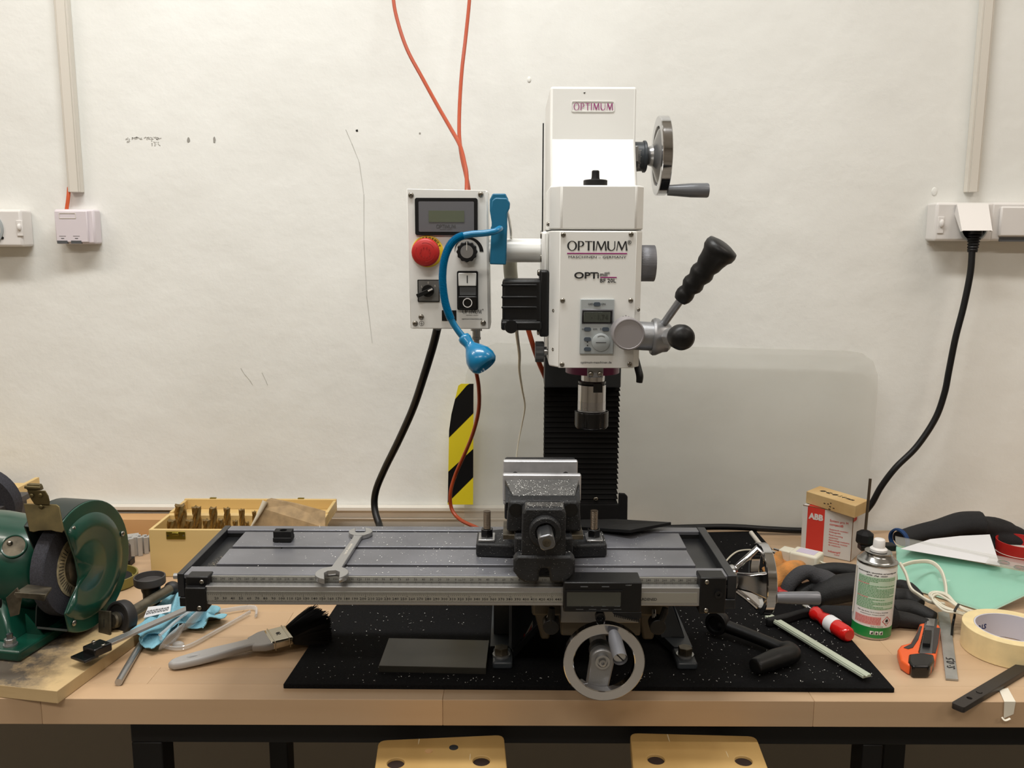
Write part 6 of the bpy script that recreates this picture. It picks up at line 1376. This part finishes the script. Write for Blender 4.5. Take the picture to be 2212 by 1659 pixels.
# ================================================ spray can
cb0=Q(1896,1384,0); cx,cy=cb0.x,cb0.y+.028; Rc=.0292; hc=P(1902,1195,cy).z
r=thing('spray_can','white and green spray oil can with small print, standing on the bench','spray can',(cx,cy,0))
tilt=Vector((.025,0,1)).normalized()
def can(mb,name,mt,parent=r,**k): return mb.build(name,m_[mt] if isinstance(mt,str) else mt,parent,**k)
def pt(t): return Vector((cx,cy,.0005))+tilt*t
body=can(MB().lathe([(Rc-.001,.0),(Rc,.002),(Rc,.0035)],pt(0),tilt,56),'bottom_rim','tin')
gh=.020
can(MB().lathe([(Rc,.0036),(Rc,gh)],pt(0),tilt,56),'green_band','cang')
can(MB().lathe([(Rc,gh+.0001),(Rc,hc-.016),(Rc-.0008,hc-.0135)],pt(0),tilt,56),'can_body','canw')
tp=can(MB().lathe([(Rc+.0003,hc-.0134),(Rc+.0008,hc-.012),(Rc+.0003,hc-.0105),(Rc-.0015,hc-.0105),(Rc-.004,hc-.008),(Rc-.0075,hc-.003),(Rc-.010,hc),(Rc-.0095,hc+.003),(Rc-.011,hc+.0035),(.008,hc+.002)],pt(0),tilt,56),'tin_dome','tin',smooth=50)
can(MB().lathe([(.0125,hc+.0036),(.0128,hc+.007),(.0105,hc+.009),(.0088,hc+.0095),(.0084,hc+.021),(.0070,hc+.0225),(0,hc+.0225)],pt(0),tilt,40),'spray_nozzle','pvcs',smooth=50)
# wrapped print
phi0=math.atan2(-cy,-cx)   # direction facing the viewer side of the bench
def wrap_at(phi,h,off=.00015):
    def f(x,y,z): 
        a=phi+x/Rc; return pt(h+y)+Vector((math.cos(a),math.sin(a),0))*(Rc+off+z)
    return f
txt=MB(); 
for i,s in enumerate(('umweltverträglich, lebensmittel- und umweltgerecht','schützt · pflegt · schmiert')): txt.text(s,(0,0,0),size=.0030,bold=.02,res=1,wrap=wrap_at(phi0+.05,hc-.0225-i*.0038))
txt.text('Mehr dazu finden Sie in unserer Anleitung',(0,0,0),size=.0028,bold=.02,res=1,wrap=wrap_at(phi0,.0445)); txt.text('umweltschonend · biologisch abbaubar',(0,0,0),size=.0024,res=1,wrap=wrap_at(phi0,.0408))
can(txt,'can_lettering','ink',smooth=0)
def band(phi_a,phi_b,h0,h1,off,mb,n=14):
    vs=[]
    for i in range(n+1):
        a=phi_a+(phi_b-phi_a)*i/n; dv=Vector((math.cos(a),math.sin(a),0))*(Rc+off); vs+=[pt(h0)+dv,pt(h1)+dv]
    return mb.add(vs,[(2*i,2*i+2,2*i+3,2*i+1) for i in range(n)])
can(band(phi0-.95,phi0+1.15,.0485,hc-.0285,.0001,MB(),24),'pale_green_panel','canpg')
can(band(phi0-.95,phi0+.45,gh+.004,.0375,.0001,MB(),24),'pink_panel',mat('pink_print',(226,176,172),.5))
gt=MB(); rt=MB(); rr=random.Random(9); h=hc-.031
k=0
while h>.050:
    a=phi0-.93
    mb=rt if k%9==4 and k else gt
    end=phi0+1.12 if rr.random()>.25 else phi0+rr.uniform(-.3,.8)
    if mb is rt: end=phi0-.3
    while a<end:
        l=rr.uniform(.05,.16); band(a,min(a+l,end),h-.0008,h+.0004,.0003,mb,2); a+=l+.022
    h-=.00235; k+=1
h=.036
while h>gh+.005:
    a=phi0-.93
    while a<phi0+.42: l=rr.uniform(.05,.16); band(a,min(a+l,phi0+.43),h-.0006,h+.0003,.0003,rt,2); a+=l+.022
    h-=.0019
can(gt,'green_small_print','txtg',smooth=0,kind='stuff'); can(rt,'red_small_print','txtr',smooth=0,kind='stuff')
dm=MB(); f=wrap_at(phi0+.78,.0305,.0003)
s_=.0078; o_=[(0,s_),(s_,0),(0,-s_),(-s_,0)]
for i in range(4):
    a,b=o_[i],o_[(i+1)%4]; a2,b2=(a[0]*.84,a[1]*.84),(b[0]*.84,b[1]*.84); dm.add([f(a[0],a[1],0),f(b[0],b[1],0),f(b2[0],b2[1],0),f(a2[0],a2[1],0)],[(0,1,2,3)])
can(dm,'hazard_diamond','warnred',smooth=0)
fl_=MB(); fp_=[(-.0020,-.0022),(.0020,-.0022),(.0028,.0002),(.0014,.0016),(.0010,.0036),(-.0004,.0016),(-.0012,.0026),(-.0026,0)]
fl_.add([f(x,y+.0006,0) for x,y in fp_],[tuple(range(8))]); fl_.add([f(x,y,0) for x,y in ((-.003,-.0036),(.003,-.0036),(.003,-.0030),(-.003,-.0030))],[(0,1,2,3)])
can(fl_,'flame_symbol','ink',smooth=0)
can(MB().text('Made in Germany',(0,0,0),size=.0026,res=1,wrap=wrap_at(phi0+.28,gh+.0022)),'origin_lettering','cang',smooth=0)
ic=MB(); 
for i in range(3):
    f=wrap_at(phi0+.05+i*.235,.0120,.0003); ic.add([f(x,y,0) for x,y in ((-.0027,-.0028),(.0027,-.0028),(.0027,.0028),(-.0027,.0028))],[(0,1,2,3)])
can(ic,'pictogram_fields','canw',smooth=0)
ic=MB()
for i in range(3):
    f=wrap_at(phi0+.05+i*.235,.0120,.0005)
    for j in range(3): ic.add([f(x+(-.0012+j*.001)*(1 if i%2 else -1),y,0) for x,y in ((-.0004,-.0022),(.0004,-.0022),(.0008,.0020-j*.0008),(0,.0020-j*.0006))],[(0,1,2,3)])
can(ic,'pictograms','ink',smooth=0,kind='stuff')
MB().tube([pt(.035)+Vector((math.cos(phi0-1.15),math.sin(phi0-1.15),0))*(Rc+.0016),pt(hc-.019)+Vector((math.cos(phi0-1.15),math.sin(phi0-1.15),0))*(Rc+.0016)],.0012,n=8,k=1).build('spray_straw',m_['pvc'],r)
# ================================================ utility knife
kn=thing('utility_knife','orange and black snap-off utility knife lying beside the spray can','utility knife',tuple(Q(1985,1400,0)))
def slab(pts,z0,z1,name,mt,par,bev=.002): return MB().prism3([Q(x,y,z1)-Z3*(z1-z0) for x,y in pts],(0,0,z1-z0)).build(name,m_[mt],par,bevel=bev,seg=3)
slab([(1939,1402),(1946,1393),(1966,1388),(1978,1370),(1986,1347),(1994,1345),(2029,1349),(2032,1356),(2028,1385),(2022,1420),(2012,1438),(1962,1436),(1946,1425)],.0008,.016,'handle','knife',kn,.003)
slab([(1952,1398),(1968,1390),(1981,1366),(1986,1352),(1992,1352),(1984,1380),(1972,1398),(1962,1401)],.0155,.0172,'grip_insert','knifed',kn,.0006)
slab([(2018,1355),(2031,1356),(2027,1388),(2021,1410),(2013,1410),(2016,1380)],.0155,.0172,'grip_insert','knifed',kn,.0006)
slab([(1963,1412),(1990,1409),(2017,1413),(2019,1425),(2008,1439),(1972,1439),(1962,1428)],.0008,.0185,'end_cap','blackg',kn,.003)
slab([(1999,1334),(2026,1337),(2014,1411),(1986,1410)],.0155,.0168,'blade_channel','steel',kn,.0004)
slab([(2004,1335),(2020,1337),(2018,1352),(2001,1350)],.0168,.0180,'blade','satin',kn,.0002)
slab([(1998,1360),(2013,1361),(2010,1390),(1993,1388)],.0168,.0225,'slider','blackp',kn,.001)
tr=MB()
for i in range(16): p=Q(1985+i*.8,1408-i*3.4,.0172); tr.box(p.x-.0008,p.x+.0008,p.y-.0006,p.y+.0006,p.z-.001,p.z+.0006)
tr.build('ratchet_teeth',m_['rest'],kn,kind='stuff',smooth=0)
# flat steel bar
a,b,c,d_=Q(2026,1322,.0035),Q(2050,1318,.0035),Q(2070,1467,.0035),Q(2043,1465,.0035)
fb=thing('flat_steel_bar','flat grey steel bar with pen marks beside the knife','steel bar',tuple((a+b+c+d_)/4-Z3*.0035))
MB().prism3([d_-Z3*.003,c-Z3*.003,b-Z3*.003,a-Z3*.003],(0,0,.003)).build('bar',m_['flatst'],fb,bevel=.0004,smooth=0)
V=(d_-a).normalized(); U=Vector((-V.y,V.x,0)); 
MB().text('S: 0,5',Q(2054,1433,.0036)+Z3*.0002,-V,Vector((V.y,-V.x,0))*1,size=.015,sx=1.1,shear=.1).build('pen_marks',m_['ink'],fb,smooth=0)
# masking tape roll
tc_=Q(2185,1354,.0375); r=thing('masking_tape','thick cream roll of masking tape lying flat at the right photo edge','tape roll',(tc_.x,tc_.y,0))
Ro,Ri=.0655,.0475
MB().lathe([(Ro,.0005),(Ro,.0375),(Ri+.002,.0375),(Ri+.002,.0005)],(tc_.x,tc_.y,0),Z3,72,closed=True).build('tape_winding',m_['tape'],r,bevel=.0008)
MB().lathe([(Ri+.0019,.0008),(Ri+.0019,.0372),(Ri,.0372),(Ri,.0008)],(tc_.x,tc_.y,0),Z3,64,closed=True).build('core',m_['tapec'],r)
def wr_in(phi,h):
    def f(x,y,z):
        a=phi-x/Ri; return Vector((tc_.x+math.cos(a)*(Ri-.0004),tc_.y+math.sin(a)*(Ri-.0004),h-y))
    return f
pm=math.atan2(1,-.8)
MB().text('STORCH',(0,0,0),size=.0105,bold=.03,sx=-1,wrap=wr_in(pm,.018)).build('core_lettering',mat('core_blue',(50,70,140),.6),r,smooth=0)
tm=MB(); f=wr_in(pm-.02,.008); 
ring=[f(.0048*math.cos(2*PI*i/20),.0048*math.sin(2*PI*i/20),0) for i in range(20)]; tm.add(ring,[tuple(range(20))])
tm.build('core_emblem',bpy.data.materials['core_blue'],r,smooth=0)
# blackened bar with holes
a,b,c,d_=Q(2056,1517,.009),Q(2082,1526,.009),Q(2260,1420,.009),Q(2240,1408,.009)
bb=thing('blackened_bar','long blackened steel bar with two holes overhanging the front bench edge','steel bar',tuple((a+b+c+d_)/4-Z3*.008))
U=((d_-a).normalized()); V=Vector((-U.y,U.x,0)); Lb=(d_-a).length; wb_=.0155
MB().plate([rrect(0,-wb_,Lb,0,.003),circ(.030,-wb_*.5,.0040),circ(.056,-wb_*.5,.0042)],a-Z3*.0042,U,V,.008,.0006).build('bar',m_['barblk'],bb)
MB().cyl(a+U*.056-V*wb_*.5-Z3*.006,a+U*.056-V*wb_*.5+Z3*.0006,.0038,n=6).build('hex_pin',m_['barblk'],bb)
tt=thing('torn_tape','torn strip of pale tape curling over the front bench edge','tape strip',tuple(Q(2170,1500,0)))
q=[Q(2158,1490,.001),Q(2177,1486,.001),Q(2185,1508,.001),Q(2164,1511,.001)]
e0=Vector((q[3].x,1.0862,.001));e1=Vector((q[2].x,1.0862,.001))
q2=[P(2168,1552,1.0862),P(2189,1543,1.0862)]
mb=MB(); th=Vector((0,-.0003,.0003))
vs=[q[0],q[1],e1,e0,q2[0],q2[1]]; mb.add(vs+[p+th for p in vs],[(0,1,2,3),(3,2,5,4),(6,9,8,7),(9,10,11,8),(0,3,9,6),(1,7,8,2),(3,4,10,9),(2,8,11,5),(0,6,7,1),(4,5,11,10)])
mb.build('strip',m_['tapet'],tt,smooth=0)
MB().tube([P(2164,1549,1.083),P(2171,1556,1.080),P(2182,1552,1.080)],.0018,n=8,flat=.4).build('curled_end',m_['tapet'],tt)
# ================================================ glass, paper, cup
A_,B_,C_,D_=Q(1905,1188,.050),Q(2262,1248,.052),Q(2140,1323,.0035),Q(1925,1252,.006)
A_=Vector((.640,1.545,.050)); 
pl4=[Q(1935,1180,.045),Q(2290,1250,.045),Q(2135,1323,.003),Q(1940,1262,.004)]
gs=thing('glass_sheet','pale green glass sheet propped over the gloves beside the tape roll','glass sheet',tuple(sum(pl4,Vector())/4))
nn=(pl4[1]-pl4[0]).cross(pl4[3]-pl4[0]).normalized(); nn=nn if nn.z>0 else -nn
MB().prism3([pl4[3],pl4[2],pl4[1],pl4[0]],nn*.005).build('pane',m_['glassg'],gs,bevel=.0006)
back=[pl4[0],pl4[1]]; up_=(pl4[0]-pl4[3]).normalized()
MB().prism3([pl4[0]+up_*.001,pl4[1]+up_*.001,pl4[1]+up_*.024,pl4[0]+up_*.024],nn*.003).build('clear_edge_strip',m_['acryl'],gs)
MB().prism3([p-nn*.0022 for p in (pl4[3],pl4[2],pl4[1],pl4[0])],nn*.0016).build('protective_film',mat('mint_film',(196,226,214),.6),gs,smooth=0)
MB().prism3([Q(1945,1186,.052),Q(2010,1165,.056),Q(2075,1158,.056),Q(2138,1155,.056),Q(2160,1222,.052)],(0,0,.0005)).build('graph_paper',m_['wpaper'],smooth=0,label='white sheet of graph paper lying between black glove and glass',cat='paper')
cc=Q(2214,1222,.0); r=thing('red_cup','bright red plastic cup at the right photo edge by the wall glove','cup',(cc.x,cc.y+.02,0))
zt=P(2200,1168,cc.y+.02).z
MB().lathe([(.038,.0005),(.0415,.004),(.0425,zt),(.0405,zt),(.0395,.006),(0,.006)],(cc.x,cc.y+.02,0),Z3,48).build('cup_wall',m_['red'],r,smooth=50)
MB().lathe([(.0428,.020),(.0432,.0205),(.0428,.021)],(cc.x,cc.y+.02,0),Z3,48).build('print_line',m_['pvc'],r)
hp_=thing('perforated_strip','clear plastic strip with round holes in front of the red cup','plastic strip',tuple(Q(2180,1232,.05)))
c0=Q(2150,1214,.058);c1=Q(2240,1232,.058); U=(c1-c0).normalized(); V=Vector((-U.y,U.x,0))
MB().plate([[(-.012,-.018),(.10,-.018),(.10,.016),(-.012,.016)]]+[circ(.012+i*.026,(-.006 if i%2 else .004),.0085,20) for i in range(3)],c0,U,V,.002).build('strip',m_['acryl'],hp_)
for i in range(3): MB().lathe([(.0085,0),(.0095,0),(.0095,.0015),(.0085,.0015)],c0+U*(.012+i*.026)+V*(-.006 if i%2 else .004),Z3,24,closed=True).build('hole_rim',m_['satin'],hp_)
# white cable bundle with tie
wc=thing('cable_bundle','white twin cable coiled and tied, lying over the glass corner','cable bundle',tuple(Q(2060,1315,0)))
def zq(x,y,z): return Q(x,y,z)
MB().tube([zq(1945,1218,.05),zq(1957,1240,.046),zq(1967,1270,.040),zq(1985,1285,.034),zq(2010,1300,.03),zq(2040,1305,.028)],.0022,n=8,flat=1.7).build('lead',m_['ycable'],wc)
MB().tube([zq(1948,1222,.05),zq(1975,1214,.05),zq(2010,1214,.048),zq(2032,1232,.044),zq(2042,1262,.036),zq(2044,1292,.03)],.0022,n=8,flat=1.7).build('lead',m_['ycable'],wc)
rr=random.Random(2)
for i in range(8):
    o1=rr.uniform(-5,5);o2=rr.uniform(-6,6);zz=.022+i*.0022
    MB().tube([zq(2120+o1,1338+o2*.6,.012+i*.001),zq(2095,1330+o2*.6,zz*.7),zq(2068,1322+o2*.4,zz),zq(2035+o1,1312+o2,zz),zq(2012+o1,1290+o2*.7,zz),zq(2022+o1,1281+o2*.5,zz),zq(2045,1288+o2,zz+.003),zq(2068,1308+o2*.3,zz+.002),zq(2100,1322+o2*.5,zz*.8),zq(2135+o1,1330+o2,.012)],.0018,n=8,k=6).build('coil',m_['ycable'],wc)
MB().tube([zq(2071,1305,.042),zq(2063,1318,.044),zq(2062,1330,.02),zq(2058,1350,.008),zq(2056,1372,.004)],.0019,n=8,flat=.5).build('cable_tie',m_['blackp'],wc)
# ================================================ small tools on the mat, right
MB().bar(Q(1660,1331,MT+.009),Q(1873,1461,MT+.009),.0145,.004).bar(Q(1660,1331,MT+.0118),Q(1873,1461,MT+.0118),.003,.0016).build('profile_strip',m_['pgreen'],bevel=.0005,label='pale green slotted profile strip lying diagonally on the mat',cat='profile strip')
sd_=thing('screwdriver','red-handled nut driver with white sticker lying on the mat edge','screwdriver',tuple(Q(1790,1345,MT)))
A_=Q(1757,1322,.018); B_=Q(1833,1372,.018); d=(B_-A_).normalized(); Ls=(B_-A_).length
MB().lathe([(.0085,0),(.0115,.004),(.0112,.010),(.0085,.018),(.0095,.024),(.0115,.034),(.0122,Ls*.62),(.0125,Ls-.008),(.0118,Ls-.002),(.009,Ls+.002),(0,Ls+.002)],A_,d,10).build('handle',m_['redg'],sd_,smooth=50,bevel=.0008)
MB().lathe([(.0124,Ls*.46),(.0126,Ls*.47),(.0127,Ls*.66),(.0124,Ls*.67)],A_,d,24).build('sticker',m_['wpaper'],sd_)
MB().lathe([(.0045,-.010),(.0045,.0)],A_,d,16).lathe([(.0062,-.022),(.0062,-.010)],A_,d,16).build('shaft',m_['chrome'],sd_,kind='stuff')
MB().box(Q(1680,1281,.02).x,Q(1712,1281,.02).x,Q(1690,1281,.02).y,Q(1690,1281,.02).y+.02,MT+.0006,.024).build('red_clamp_tip',m_['red'],bevel=.003,label='small red plastic piece above the table handwheel grip',cat='plastic piece')
MB().prism3([Q(1652,1332,.022)-Z3*.015,Q(1700,1312,.030)-Z3*.022,Q(1762,1290,.034)-Z3*.026,Q(1766,1300,.034)-Z3*.026,Q(1735,1312,.028)-Z3*.02,Q(1700,1330,.022)-Z3*.015,Q(1662,1345,.016)-Z3*.009],(0,0,.014)).build('black_holder',m_['blackr'],bevel=.003,label='black plastic tool holder under the table handwheel grip',cat='tool holder')
hk=thing('crank_handle','black plastic crank handle lying bent on the mat right of the machine foot','crank handle',tuple(Q(1640,1390,MT)))
p0,p1,p2,p3=Q(1556,1348,.026),Q(1620,1372,.023),Q(1698,1405,.021),Q(1630,1440,.022)
lump('crank','blackp',[],hk,.0022,4,tubes=[([p0,p1,p2+Vector((.0,.004,0))],[.0115,.0105,.0100],.85),([p2+Vector((.002,.010,0)),p2+Vector((.004,-.010,0)),(p2+p3)/2+Vector((.006,-.002,0)),p3],[.0125,.0145,.0155,.0120],.9)])
MB().lathe([(.0165,-.008),(.0175,-.005),(.0175,.007),(.0165,.009),(.012,.009),(.011,.005),(0,.005)],p0+Vector((-.004,0,.002)),(-.62,-.75,.12),36).build('hub',m_['blackp'],hk)
# sawdust and swarf on the bench
def reg_bench():
    return (rr.uniform(-.52,-.18),rr.uniform(1.10,1.30),.0004)
shavings('bench_dust',reg_bench,90,'a few pale chips on the bench in front of the paint brush',.0018,mate=mat('wood_dust',(214,196,166),.8))
